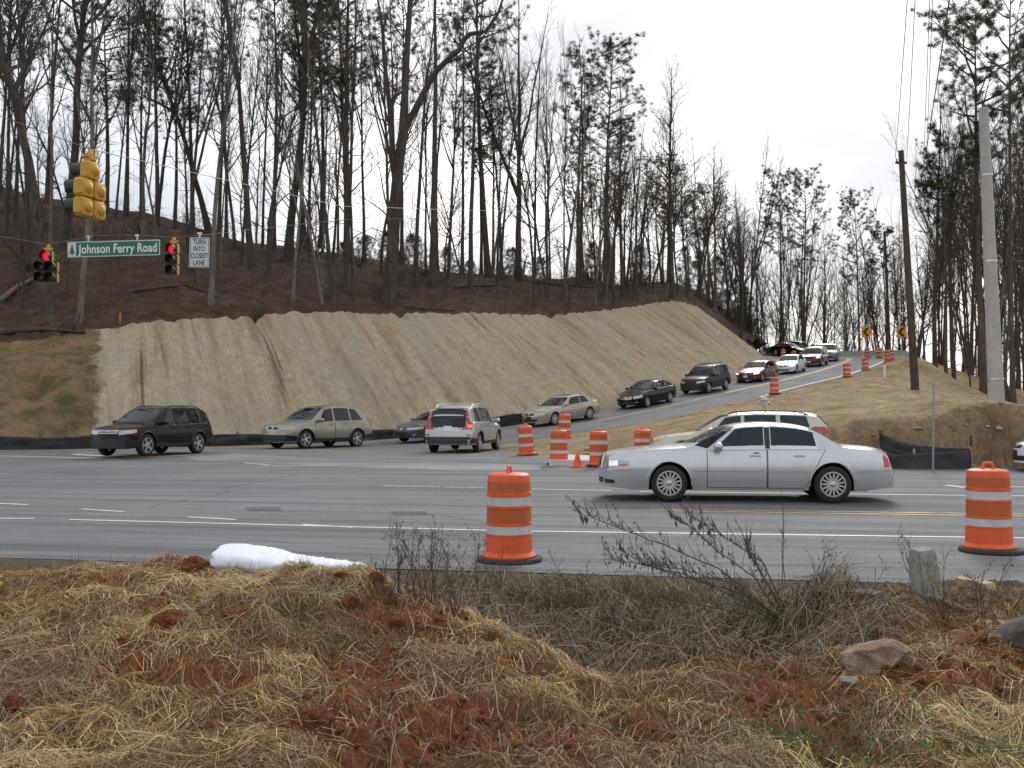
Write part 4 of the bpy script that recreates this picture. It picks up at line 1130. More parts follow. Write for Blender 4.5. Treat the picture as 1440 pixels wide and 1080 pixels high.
SUV_TOP = [(0, .55), (.03, .66), (.07, .82), (.16, .93), (.4, 1.0), (.9, 1.07), (1.15, 1.11), (1.4, 1.28), (1.7, 1.49), (1.95, 1.62), (2.25, 1.68), (2.8, 1.71), (3.5, 1.70), (4.0, 1.655), (4.2, 1.59), (4.33, 1.43), (4.45, 1.2), (4.55, 1.05), (4.62, .8), (4.66, .62), (4.7, .48)]
SUV_SH = [(0, .48), (.1, .78), (.3, .88), (.8, .97), (1.3, 1.02), (2.2, 1.045), (3.4, 1.07), (4.2, 1.09), (4.5, .98), (4.7, .46)]
def traffic_suv(name, paintm, L=4.7, W=1.86, H=1.71, fend=None, clad=None, tail='mid', wheel=(5, None, .085), upright=0.0, sleek=False, hl=None, grille='bar', rails=None, lit=False, rear_tall=False, glass=M_glass):
    fx, fz = L / 4.7, H / 1.71
    top = sc_pts(SUV_TOP, fx, fz)
    if upright: top = [(p[0] + (upright * min(1, max(0, (p[0] - 3.6 * fx) / (.5 * fx))) if p[0] < 4.5 * fx else 0), p[1]) for p in top]
    if sleek: top = [(p[0], p[1] - .115 * max(0, min(1.05, (p[0] / fx - 3.0))) ** 2 if p[0] < 4.3 * fx else p[1]) for p in top]
    c = Car(name, paintm, L, W, top, sc_pts(SUV_SH, fx, fz), (.90 * fx, .90 * fx + 2.74 * fx), .365, arch=.44, sill=.30, fb=.26, rb=.33, tum=.30, wheel=wheel, bow=.14,
            plan=[(0, .74), (.04, .83), (.12, .90), (.35, .955), (.9, .99), (1.8, 1), (L - 1.6, 1), (L - .7, .985), (L - .25, .95), (L - .08, .90), (L, .84)])
    X = lambda *a: tuple(v * fx for v in a)
    d = c.doors([X(1.38, 2.38, 1.38, 2.38), X(2.41, 3.16, 2.41, 3.36)])
    c.side_glass([X(1.62, 2.35, 1.95, 2.35), X(2.44, 3.25, 2.44, 3.22), X(3.34, 3.95, 3.30, 3.62) if sleek else X(3.36, 4.08, 3.33, 3.98)], glass, None, .035, [d[0], d[1], None], head=.11)
    c.screen(1.2 * fx, 1.96 * fx, wb=.10, wt=.11)
    c.screen((4.54 if rear_tall else 4.50) * fx + upright * .3, 4.15 * fx + upright, 'rear', wb=.16 if not rear_tall else .2, wt=.10, name='rear_window', lift=-.0, drop=.05)
    w2 = W / 2
    hx = hl or (.46, .88, .70, .86)
    c.piece('headlight', M_lensw if lit else M_lens, 'front', [([(hx[0] * w2, hx[2]), (hx[1] * w2, hx[2] + .04)], [(hx[0] * w2, hx[3] - .02), (hx[1] * w2, hx[3])]), ([(.10, hx[2] + .03), (.34, hx[2] + .07)], [(.10, hx[3] - .02), (.38, hx[3] + .02)], 'side')], .010, both=True, nu=8)
    if grille == 'kidney':
        for sg in (1, -1):
            g = c.piece('grille', M_chrome, 'front', [([(sg * .03, .73), (sg * .30, .73)], [(sg * .05, .90), (sg * .29, .90)])], .012)[0]
            mb = MB(); c.patch(mb, 'front', [(sg * .05, .75), (sg * .28, .75)], [(sg * .07, .885), (sg * .27, .885)], .018, 5, 2); link('grille_mesh', mb.mesh('grille_mesh', M_blk), g)
    elif grille == 'bars':
        g = c.piece('grille', M_chrome, 'front', [([(-.36, .74), (.36, .74)], [(-.38, .85), (.38, .85)])], .012)[0]
        mb = MB()
        for z in (.757, .805): c.patch(mb, 'front', [(-.34, z), (.34, z)], [(-.35, z + .03), (.35, z + .03)], .017, 8, 1)
        link('grille_slot', mb.mesh('grille_slot', M_blk), g)
        p, nn = c.cast('front', 0, .795); mb = MB()
        for q in (((-.05, -.045), (-.035, .045)), ((.05, -.045), (.035, .045)), ((-.04, 0), (.04, 0))):
            mb.tube([p + nn * .03 + Vector((0, q[0][0], q[0][1])), p + nn * .03 + Vector((0, q[1][0], q[1][1]))], .012, 6)
        mb.build('badge', M_chrome, c.root)
    else:
        c.piece('grille', M_blk, 'front', [([(-.36, .70), (.36, .70)], [(-.38, .86), (.38, .86)])], .012)
    cm_ = clad or paintm
    if clad:
        c.piece('front_bumper', clad, 'front', [([(-.84 * w2, .28), (.84 * w2, .28)], [(-.84 * w2, .56), (.84 * w2, .56)]), ([(.06, .30), (.90 * fx - c.arch - .03, .33)], [(.06, .54), (.90 * fx - c.arch - .03, .50)], 'side'), ([(.06, .30), (.90 * fx - c.arch - .03, .33)], [(.06, .54), (.90 * fx - c.arch - .03, .50)], 'side')], .008, nu=14)
        for sg in (1, -1):
            mb = MB(); c.patch(mb, 'side', [(.08, .30), (.90 * fx - c.arch - .03, .33)], [(.08, .55), (.90 * fx - c.arch - .03, .52)], .008, 8, 3, sg); link('bumper_corner', mb.mesh('bumper_corner', clad, 30), c.root)
            mb = MB(); c.patch(mb, 'side', [(3.64 * fx + c.arch + .03, .36), (L - .1, .36)], [(3.64 * fx + c.arch + .03, .52), (L - .1, .58)], .008, 8, 3, sg); link('bumper_corner', mb.mesh('bumper_corner', clad, 30), c.root)
            mb = MB(); c.patch(mb, 'side', [(.90 * fx + c.arch + .02, .31), (3.64 * fx - c.arch - .02, .31)], [(.90 * fx + c.arch + .03, .42), (3.64 * fx - c.arch - .03, .42)], .008, 12, 2, sg); link('sill_cladding', mb.mesh('sill_cladding', clad, 30), c.root)
        c.piece('rear_bumper', clad, 'rear', [([(-.86 * w2, .345), (.86 * w2, .345)], [(-.86 * w2, .60), (.86 * w2, .60)])], .012, nu=14)
    else:
        c.piece('air_intake', M_blk, 'front', [([(-.5 * w2, .36), (.5 * w2, .36)], [(-.55 * w2, .52), (.55 * w2, .52)])], .007)
    c.arches(cm_, .030 if clad else .016, .012 if clad else .004)
    if rear_tall:
        c.piece('tail_light', M_red, 'rear', [([(.74 * w2, .86), (.90 * w2, .86)], [(.63 * w2, 1.56 * fz), (.70 * w2, 1.56 * fz)]), ([(L - .22, .86), (L - .10, .86)], [(L - .34, 1.12), (L - .24, 1.14)], 'side')], .014, both=True, nu=8, nv=6)
        c.piece('stop_lamp', M_brake, 'rear', [rect(-.88 * w2, .92, -.74 * w2, 1.02)], .019)
        c.piece('reflector', M_red, 'rear', [rect(.70 * w2, .63, .86 * w2, .69)], .013, both=True)
        c.piece('tailgate_strip', M_chrome, 'rear', [rect(-.42, .815, .42, .835)], .010)
        c.piece('number_recess', M_alloy, 'rear', [rect(-.36, .85, .36, .985)], .006)
    else:
        c.piece('tail_light', M_red, 'rear', [rect(.70 * w2, .86, .90 * w2, 1.14), ([(L - .26, .88), (L - .09, .88)], [(L - .30, 1.10), (L - .14, 1.10)], 'side')], .012, both=True, nu=6)
    c.plate('front', .44, m=M_blk if clad else M_plate); c.plate('rear', .905 if rear_tall else .78)
    c.mirror(1.58 * fx, None, 1.1, None)
    if rails: c.rails(rails[0], rails[1], rails[2], cross=rails[3] if len(rails) > 3 else ())
    return c

# ---------------------------------------------------------------- the traffic itself
def on_lane(c, X, Y, off=0.0, rev=False, **k):
    i, q, t, n = q_near(X, Y)
    hd = (-t[0], -t[1]) if not rev else (t[0], t[1]); p = -t[2] if not rev else t[2]
    return q[0] + n[0] * off, q[1] + n[1] * off, q[2] + .012, hd, p
def queue(c, X, Y, label, cat='car', off=0.0, rev=False, head=None):
    x, y, z, hd, p = on_lane(c, X, Y, off, rev)
    c.put(x, y, z, head or hd, p, label, cat)
GQ = None
c = traffic_suv('suv', carpaint('black_paint', (.006, .006, .008), 0, .25), L=4.54, W=1.79, H=1.66, grille='bars', clad=M_blk, wheel=(5, None, .085), rails=(1.9, 3.9, M_blk), hl=(.46, .88, .70, .86))
c.piece('turn_signal', M_amber, 'side', [([(.26, .76), (.38, .78)], [(.28, .86), (.40, .88)])], .014, both=True)
c.put(-12.15, 33.9, .31 + .002, (-.33, -.945), 0, 'black SUV with chrome barred grille waiting at the junction mouth', 'suv')
c = traffic_suv('suv', carpaint('champagne_paint', (.30, .27, .215), .6, .33), L=4.85, W=1.93, H=1.75, grille='kidney', sleek=True, clad=M_blk, wheel=(5, None, .10), hl=(.42, .88, .74, .86))
c.piece('sunroof', M_glass, 'top', [([(2.05, -.42), (2.9, -.42)], [(2.05, .42), (2.9, .42)])], .006)
c.put(-8.05, 41.5, .31 + .002, (-.60, -.80), 0, 'champagne SUV with twin kidney shaped grille beside the black silt fence', 'suv')
c = traffic_sedan('sedan', carpaint('dark_blue_paint', (.045, .055, .08), .4, .3), L=4.8, H=1.40, grille='none', hl=(.30, .86, .58, .70), wheel=(10, None, .05))
c.piece('turn_signal', M_amber, 'side', [([(.34, .60), (.48, .62)], [(.34, .70), (.50, .72)])], .014, both=True)
c.put(-3.45, 46.4, .50, (-.60, -.80), -.04, 'dark blue sedan half hidden behind the silver SUV', 'car')
c = traffic_suv('suv', carpaint('silver_paint', (.42, .43, .43), .55, .33), L=4.8, W=1.90, H=1.74, clad=M_blk, upright=.10, rear_tall=True, wheel=(6, None, .08), rails=(2.0, 4.0, M_alloy, (2.6, 3.5)))
c.put(-1.75, 37.3, .31 + .002, (.22, .975), .01, 'silver SUV turning into the side road, brake light glowing', 'suv')
c = traffic_sedan('coupe', carpaint('gold_paint', (.42, .35, .28), .5, .32), L=4.75, W=1.79, H=1.39, coupe=True, wheel=(10, None, .05), hl=(.36, .88, .56, .70))
c.piece('sunroof', M_glass, 'top', [([(2.45, -.38), (3.1, -.38)], [(2.45, .38), (3.1, .38)])], .006)
queue(c, 2.6, 51.5, 'pale gold two door coupe queuing beside the end of the silt fence', 'car')
c = traffic_sedan('sedan', carpaint('jet_paint', (.005, .005, .006), 0, .2), L=4.78, W=1.78, H=1.45, grille='chrome', chrome_win=True, wheel=(7, None, .06), hl=(.50, .90, .56, .73))
queue(c, 7.8, 57.9, 'black sedan with chrome window trim behind the gold coupe', 'car')
c = traffic_suv('suv', carpaint('charcoal_paint', (.03, .034, .036), .4, .4), L=4.54, W=1.79, H=1.74, upright=.18, clad=M_blk, wheel=(6, None, .07), rails=(1.85, 3.7, M_blk, (2.3, 2.9, 3.4)))
queue(c, 12.5, 64.4, 'charcoal SUV with tall roof rack queuing uphill of the black sedan', 'suv')
c = traffic_sedan('sedan', carpaint('maroon_paint', (.075, .008, .012), .35, .3), L=4.9, W=1.83, H=1.42, lit=True, wheel=(6, None, .07), hl=(.60, .90, .58, .70))
queue(c, 17.6, 71.3, 'maroon sedan with its headlights on behind the charcoal SUV', 'car')
c = traffic_sedan('sedan', carpaint('white_paint', (.72, .73, .73), 0, .3), L=4.6, W=1.75, H=1.41, lit=True, wheel=(8, None, .06), hl=(.55, .90, .58, .70))
queue(c, 21.9, 78.3, 'white sedan with lit headlights between two maroon vehicles', 'car')
c = traffic_suv('suv', carpaint('red_suv_paint', (.085, .010, .014), .35, .3), L=4.8, W=1.88, H=1.66, lit=True, hl=(.62, .9, .72, .83))
queue(c, 26.3, 86.3, 'maroon SUV behind the white sedan near the bend', 'suv')
c = traffic_suv('suv', carpaint('grey_suv_paint', (.16, .17, .18), .5, .35), L=4.6, W=1.82, H=1.62)
queue(c, 29.9, 93.8, 'grey SUV behind the maroon SUV at the bend', 'suv')
c = traffic_sedan('sedan', carpaint('pale_paint', (.66, .66, .64), 0, .3), L=4.6, W=1.76, H=1.44)
queue(c, 31.2, 100.2, 'off-white sedan in the bend behind the grey SUV, only its roof showing', 'car')
c = traffic_sedan('sedan', MATS['jet_paint'], L=4.5, W=1.75, H=1.43)
queue(c, 29.6, 106.0, 'black hatch partly hidden behind the white sedan in the bend', 'car')
c = traffic_suv('suv', carpaint('dark_grey_paint', (.07, .08, .085), .4, .35), L=4.8, W=1.88, H=1.8, rails=(2.0, 4.0, M_alloy, (2.6, 3.4)))
queue(c, 28.0, 107.6, 'dark grey SUV with a roof rack beyond the bend, above the maroon SUV', 'suv', off=3.7, rev=True)
c = traffic_sedan('sedan', MATS['jet_paint'], L=4.75, W=1.8, H=1.45)
queue(c, 23.6, 109.6, 'black sedan in front of the far brush, past the end of the cut slope', 'car', off=0)
# beige SUV in the far lane behind the silver sedan
c = traffic_suv('suv', carpaint('beige_paint', (.52, .49, .43), .3, .35), L=4.75, W=1.84, H=1.55, upright=.1, wheel=(5, None, .085), rails=(1.9, 4.1, M_blk), glass=M_glasst)
c.piece('turn_signal', M_amber, 'side', [([(.12, .74), (.30, .76)], [(.12, .82), (.30, .84)])], .014, both=True)
p = P(1040, 640, 26.6)
c.put(p.x, p.y, float(road_z(road_s(p.x, p.y))) + .002, (-CA, SA), 0, 'beige SUV with black roof rails half hidden by the silver sedan', 'suv')
# white car entering at the right edge
c = traffic_sedan('sedan', MATS['white_paint'], L=4.7, W=1.78, H=1.43, lit=False)
p = P(1440, 660, 25.6)
c.put(p.x + 2.2, p.y - .35, float(road_z(road_s(p.x + 2.2, p.y - .35))) + .002, (-CA, SA), 0, 'white car nosing along the far lane in front of the bare bank', 'car')
# ================================================================== the wood
def bark(name, c1, c2):
    a = NT(name); o = a.tc.outputs['Object']
    n = a.noise(a.mapping(o, scale=(9, 9, 1.6)), 1.5, 6, .7); g = a.noise(o, .8, 4, .6)
    c = a.mix(.6, a.ramp(n, (.3, c1), (.7, c2)), a.ramp(g, (.35, .65), (.65, 1.3)), 'MULTIPLY')
    a.out(c, .95); a.b.inputs['Specular IOR Level'].default_value = .1; a.bump(n, .8, .05); return a.m
M_bark = bark('dark_bark', (.048, .040, .034), (.135, .113, .094))  # bark colours below are lightened to stand in for veiling glare over the wood
M_barkg = bark('grey_bark', (.10, .09, .078), (.25, .225, .19))
M_barkp = bark('pine_bark', (.058, .044, .035), (.165, .125, .097))
M_twig = mat('twigs', (.085, .071, .060), .95, spec=.1, var=.3, vscale=.4)
M_needle = mat('pine_needles', (.042, .056, .026), .8, spec=.2, var=.45, vscale=1.2)
M_brown = mat('dead_leaves', (.15, .075, .04), .9, spec=.1, var=.45, vscale=1.5)

def unit(rng):
    v = Vector((rng.gauss(0, 1), rng.gauss(0, 1), rng.gauss(0, 1))); return v.normalized()
def wander(p, d, Ln, n, rng, curl=.15, up=.0):
    pts = [p.copy()]; d = d.normalized()
    for i in range(n):
        d = (d + unit(rng) * curl + Vector((0, 0, up))).normalized()
        p = p + d * (Ln / n); pts.append(p.copy())
    return pts
def along(pts, t):
    f = t * (len(pts) - 1); i = min(int(f), len(pts) - 2); k = f - i
    return pts[i].lerp(pts[i + 1], k), (pts[i + 1] - pts[i]).normalized()
def side_dir(d, rng, ang):
    a = unit(rng); s = (a - d * a.dot(d)).normalized()
    return (d * math.cos(ang) + s * math.sin(ang)).normalized()
def ramify(mb, pts, r0, r1, rng, n, t0, ln, ang=(.5, 1.0), up=.12, lv=0, nsub=5, ntw=4):
    """branches, branchlets and twigs along a stem"""
    tip = []
    for i in range(n):
        t = t0 + (1 - t0) * (i + rng.random()) / n
        p, d = along(pts, min(t, .985)); r_ = (r0 + (r1 - r0) * t)
        a = rng.uniform(*ang); b = side_dir(d, rng, a)
        Lb = ln(t) * rng.uniform(.6, 1.15)
        bp = wander(p, b, Lb, 5, rng, .20, up)
        rb = max(.008, min(r_ * .55, Lb * .02))
        mb.tube(bp, [rb, rb * .8, rb * .62, rb * .45, rb * .3, rb * .12], 4, cap=False)
        for j in range(nsub):
            tt = .25 + .73 * (j + rng.random()) / nsub
            q, dd = along(bp, tt); Ls = Lb * rng.uniform(.25, .5) * (1.2 - tt * .5)
            sp = wander(q, side_dir(dd, rng, rng.uniform(.4, .9)), Ls, 3, rng, .22, up * .8)
            rs_ = max(.006, rb * .35)
            mb.tube(sp, [rs_, rs_ * .75, rs_ * .5, rs_ * .2], 3, cap=False)
            tip.append(sp[-1])
            for k in range(ntw):
                q2, d2 = along(sp, rng.uniform(.2, .95)); tw = wander(q2, side_dir(d2, rng, rng.uniform(.35, .8)), Ls * rng.uniform(.3, .6), 2, rng, .2, up)
                mb.tube(tw, [rs_ * .55, rs_ * .4, rs_ * .12], 3, cap=False)
    return tip
def stem(rng, H, R0, curve=.05, p0=None, d0=None, n=16, flare=1.45):
    pts = wander(p0 or Vector((0, 0, -.5)), d0 or Vector((0, 0, 1)), H + .5, n, rng, curve, .04)
    rad = [R0 * (1 - .88 * (i / n) ** .9) * (flare if i == 0 else 1.12 if i == 1 else 1) for i in range(n + 1)]
    return pts, rad
def bare_tree(seed, H=21, R0=.22, t0=.42, nb=24, fork=0, curve=.05, spread=.30, barkm=None, ang=(.45, .95)):
    rng = random.Random(seed)
    T = MB(); C = MB()
    pts, rad = stem(rng, H, R0, curve)
    T.tube(pts, rad, 9)
    stems = [(pts, rad, t0)]
    for k in range(fork):
        t = rng.uniform(.28, .55); p, d = along(pts, t); r_ = R0 * (1 - .85 * t) * rng.uniform(.7, .95)
        fp = wander(p, side_dir(d, rng, rng.uniform(.28, .5)), H * (1 - t) * rng.uniform(.8, 1), 11, rng, .09, .07)
        fr = [r_ * (1 - .9 * i / 11) for i in range(12)]; T.tube(fp, fr, 7); stems.append((fp, fr, .25))
    for sp, sr, s0 in stems:
        hh = (sp[-1] - sp[0]).length
        ramify(C, sp, sr[0], sr[-1], rng, int(nb / len(stems)) + 4, s0, lambda t: hh * spread * (1.15 - t) + .6, ang, .13, nsub=6, ntw=5)
    # a few dead stubs low down
    for k in range(4):
        p, d = along(pts, rng.uniform(.15, t0)); b = wander(p, side_dir(d, rng, rng.uniform(.9, 1.4)), rng.uniform(.6, 2.2), 3, rng, .2, 0); C.tube(b, [.03, .025, .018, .006], 4, cap=False)
    return T.mesh('trunk', barkm or M_bark, 60), C.mesh('crown', M_twig)
def clump(V, Fc, p, rng, s, n, flat=.6):
    for i in range(n):
        d = unit(rng); d.z = d.z * flat + .25; d.normalize()
        L_ = s * rng.uniform(.6, 1.15); a = unit(rng); sd_ = d.cross(a)
        if sd_.length < 1e-3: continue
        sd_ = sd_.normalized() * s * rng.uniform(.016, .032)
        b = len(V); o = p + unit(rng) * s * .25
        V += [tuple(o - sd_), tuple(o + sd_), tuple(o + d * L_)]; Fc.append((b, b + 1, b + 2))
def pine_tree(seed, H=23, R0=.24, t0=.62, nb=24, blen=3.9, cl=.42, ncl=70, curve=.03, lowdead=6):
    rng = random.Random(seed); T = MB(); C = MB(); NV = []; NF = []
    pts, rad = stem(rng, H, R0, curve); T.tube(pts, rad, 9)
    for i in range(nb):
        t = t0 + (1 - t0) * (i + rng.random()) / nb; p, d = along(pts, min(t, .99))
        k = (t - t0) / (1 - t0)
        Lb = blen * (.35 + .65 * math.sqrt(max(0, 1 - ((k - .38) / .64) ** 2))) * rng.uniform(.55, 1.1)
        b = wander(p, side_dir(d, rng, rng.uniform(1.0, 1.5)), Lb, 5, rng, .18, .10)
        rb = max(.02, Lb * .018); T.tube(b, [rb, rb * .85, rb * .7, rb * .5, rb * .35, rb * .15], 4, cap=False)
        for j in range(rng.randint(8, 12)):
            q, dd = along(b, rng.uniform(.3, 1.0)); sb = wander(q, side_dir(dd, rng, rng.uniform(.5, 1.1)), Lb * rng.uniform(.12, .4), 2, rng, .2, .08)
            T.tube(sb, [.018, .014, .006], 3, cap=False)
            clump(NV, NF, sb[-1], rng, cl * rng.uniform(.65, 1.1), ncl); 
            if rng.random() < .5: clump(NV, NF, sb[1], rng, cl * rng.uniform(.45, .8), ncl // 2)
        clump(NV, NF, b[-1], rng, cl * rng.uniform(.7, 1.1), ncl)
    for k in range(14): clump(NV, NF, pts[-1] + unit(rng) * .9, rng, cl, ncl)
    for k in range(lowdead):
        p, d = along(pts, rng.uniform(.3, t0)); b = wander(p, side_dir(d, rng, rng.uniform(1.1, 1.6)), rng.uniform(.8, 2.4), 4, rng, .2, -.02); T.tube(b, [.035, .03, .02, .015, .006], 4, cap=False)
    return T.mesh('trunk', M_barkp, 60), np_mesh('crown', NV, NF, M_needle)

BARE = [bare_tree(11), bare_tree(12, fork=1, t0=.5), bare_tree(13, curve=.07, t0=.36), bare_tree(14, fork=2, spread=.26), bare_tree(15, t0=.5, nb=18), bare_tree(16, curve=.08, fork=1, t0=.34, spread=.34, barkm=M_barkg), bare_tree(17, t0=.30, nb=30, spread=.26), bare_tree(18, fork=3, t0=.45, spread=.28, nb=30)]
THIN = [bare_tree(31, H=14, R0=.085, t0=.3, nb=18, curve=.07, spread=.22), bare_tree(32, H=14, R0=.08, t0=.22, nb=20, curve=.09, spread=.2), bare_tree(33, H=14, R0=.09, t0=.4, nb=14, curve=.06, fork=1, spread=.22, barkm=M_barkg)]
PINE = [pine_tree(51), pine_tree(52, t0=.56, nb=26, blen=4.2), pine_tree(53, t0=.72, nb=20, blen=3.4), pine_tree(54, t0=.45, nb=36, blen=5.0, cl=.46, ncl=80)]

TREES_XY = []
LOOK = {'bare': ['straight dark bare tree', 'bare tree with one fork', 'slightly wavy bare tree', 'bare tree with two forks', 'thinly branched tall bare tree', 'pale grey forked bare tree', 'bare tree branched low down', 'many-stemmed bare tree'],
        'thin': ['slim bare tree', 'slim wavy bare tree', 'slim pale forked tree'], 'pine': ['long-trunked pine', 'pine with deep crown', 'pine with short high crown', 'bushy pine branched low down']}
def where(X, Y, zz):
    x = CX + X / Y * F
    if x > 1040: return ('above the far queue of cars' if x < 1170 else 'behind the concrete barrier of the bend' if x < 1262 else 'behind the wooden utility pole' if x < 1345 else 'behind the tall concrete pole')
    a = 'behind the hanging signals' if x < 320 else 'between turn sign and crooked tree' if x < 540 else 'between crooked tree and paired pines' if x < 800 else 'behind paired pines and fan-crowned tree'
    return a + (', near the brow' if Y < 66 + max(0, x - 600) * .05 else ', on the hill' if Y < 78 + max(0, x - 600) * .06 else ', far back on the ridge')
def auto_label(kind, ix, X, Y): return LOOK[kind][ix] + ' ' + where(X, Y, 0)
def place_tree(me, X, Y, H, Hm, sxy, rz, lean=0.0, leany=0.0, label='', group=None, name='bare_tree', z=None, twigs=True):
    zz = gz(X, Y) if z is None else z
    r = empty(name, (X, Y, zz - .1)); r.scale = (sxy, sxy, H / Hm)
    r.rotation_euler = (leany, lean, rz) if False else (0, 0, 0)
    r.rotation_mode = 'QUATERNION'
    from mathutils import Quaternion
    r.rotation_quaternion = Quaternion((0, 1, 0), lean) @ Quaternion((1, 0, 0), leany) @ Quaternion((0, 0, 1), rz)
    link('trunk', me[0], r); link('crown', me[1], r)
    if group and name != 'sapling':
        for kd_, l_ in (('bare', BARE), ('thin', THIN), ('pine', PINE)):
            for j_, m_ in enumerate(l_):
                if m_ is me: label = auto_label(kd_, j_, X, Y)
        group = label
    elif group: label = 'thin sapling ' + where(X, Y, 0); group = label
    tag(r, label, 'tree', group); TREES_XY.append((X, Y))
    return r
def tree_px(xb, yb, wpx, kind, H, label, xtop=None, ytop=0, idx=0, group=None, Y=None, rz=None, z=None, barkg=False):
    p = hit_px(xb, yb) if Y is None else P(xb, yb, Y)
    if p is None: p = P(xb, yb, 80)
    lst, Hm, R0 = {'bare': (BARE, 21, .22), 'thin': (THIN, 14, .085), 'pine': (PINE, 23, .24)}[kind]
    me = lst[idx % len(lst)]
    s = (wpx * .88 / 2 / F * p.y) / R0
    lean = 0.0
    if xtop is not None:
        dx = (xtop - xb) - (xb - CX) * 0; dyy = (yb - ytop); lean = math.atan2(dx, dyy)
    nm = 'pine_tree' if kind == 'pine' else 'bare_tree'
    return place_tree(me, p.x, p.y, H, Hm, min(max(s, .5), 1.9), rz if rz is not None else (xb * 1.7) % 6.28, lean, label=label, group=group, name=nm, z=z if z is not None else p.z - .1 * 0)

# the forked tree above the middle of the cut
def forked_tree():
    rng = random.Random(77); b = hit_px(547, 418); Y = b.y
    r = empty('bare_tree', b); T = MB(); C = MB()
    def pl(px): return [P(x, y, Y + dy) - b for x, y, dy in px]
    k = Y / F
    main = pl([(545, 424, 0), (549, 400, 0), (553, 340, 0), (556, 280, 0), (562, 220, .2), (567, 187, .3), (570, 120, .6), (573, 60, .9), (577, 0, 1.2), (582, -70, 1.5), (590, -140, 2)])
    right = pl([(566, 192, .3), (578, 165, .2), (592, 138, 0), (606, 112, -.2), (616, 97, -.3), (632, 82, -.4), (646, 70, -.5), (652, 56, -.5), (661, 48, -.6), (683, 44, -.8), (700, 20, -1), (715, -25, -1.3)])
    left = pl([(557, 270, 0), (552, 215, .3), (548, 150, .6), (541, 90, .9), (538, 40, 1.2), (528, -20, 1.5)])
    T.tube(main, [26 * k * .5, 20 * k * .5, 17 * k * .5, 16 * k * .5, 15 * k * .5, 14 * k * .5, 10 * k * .5, 8.5 * k * .5, 7.5 * k * .5, 6 * k * .5, 2 * k * .5], 10)
    T.tube(right, [10 * k * .5, 9.5 * k * .5, 9 * k * .5, 8.5 * k * .5, 8 * k * .5, 7.5 * k * .5, 7 * k * .5, 7.5 * k * .5, 7 * k * .5, 5 * k * .5, 4 * k * .5, 2 * k * .5], 8)
    T.tube(left, [9 * k * .5, 8 * k * .5, 7 * k * .5, 6 * k * .5, 5 * k * .5, 2 * k * .5], 7)
    for s, n, t0 in ((main, 14, .45), (right, 10, .35), (left, 9, .3)):
        ramify(C, s, .2, .05, rng, n, t0, lambda t: 4.2 * (1.2 - t) + .8, (.4, .9), .12)
    T.build('trunk', M_bark, r, 60); C.build('crown', M_twig, r)
    tag(r, 'stout tree forking into a crooked right-hand limb above the middle of the cut', 'tree'); TREES_XY.append((b.x, b.y))
forked_tree()

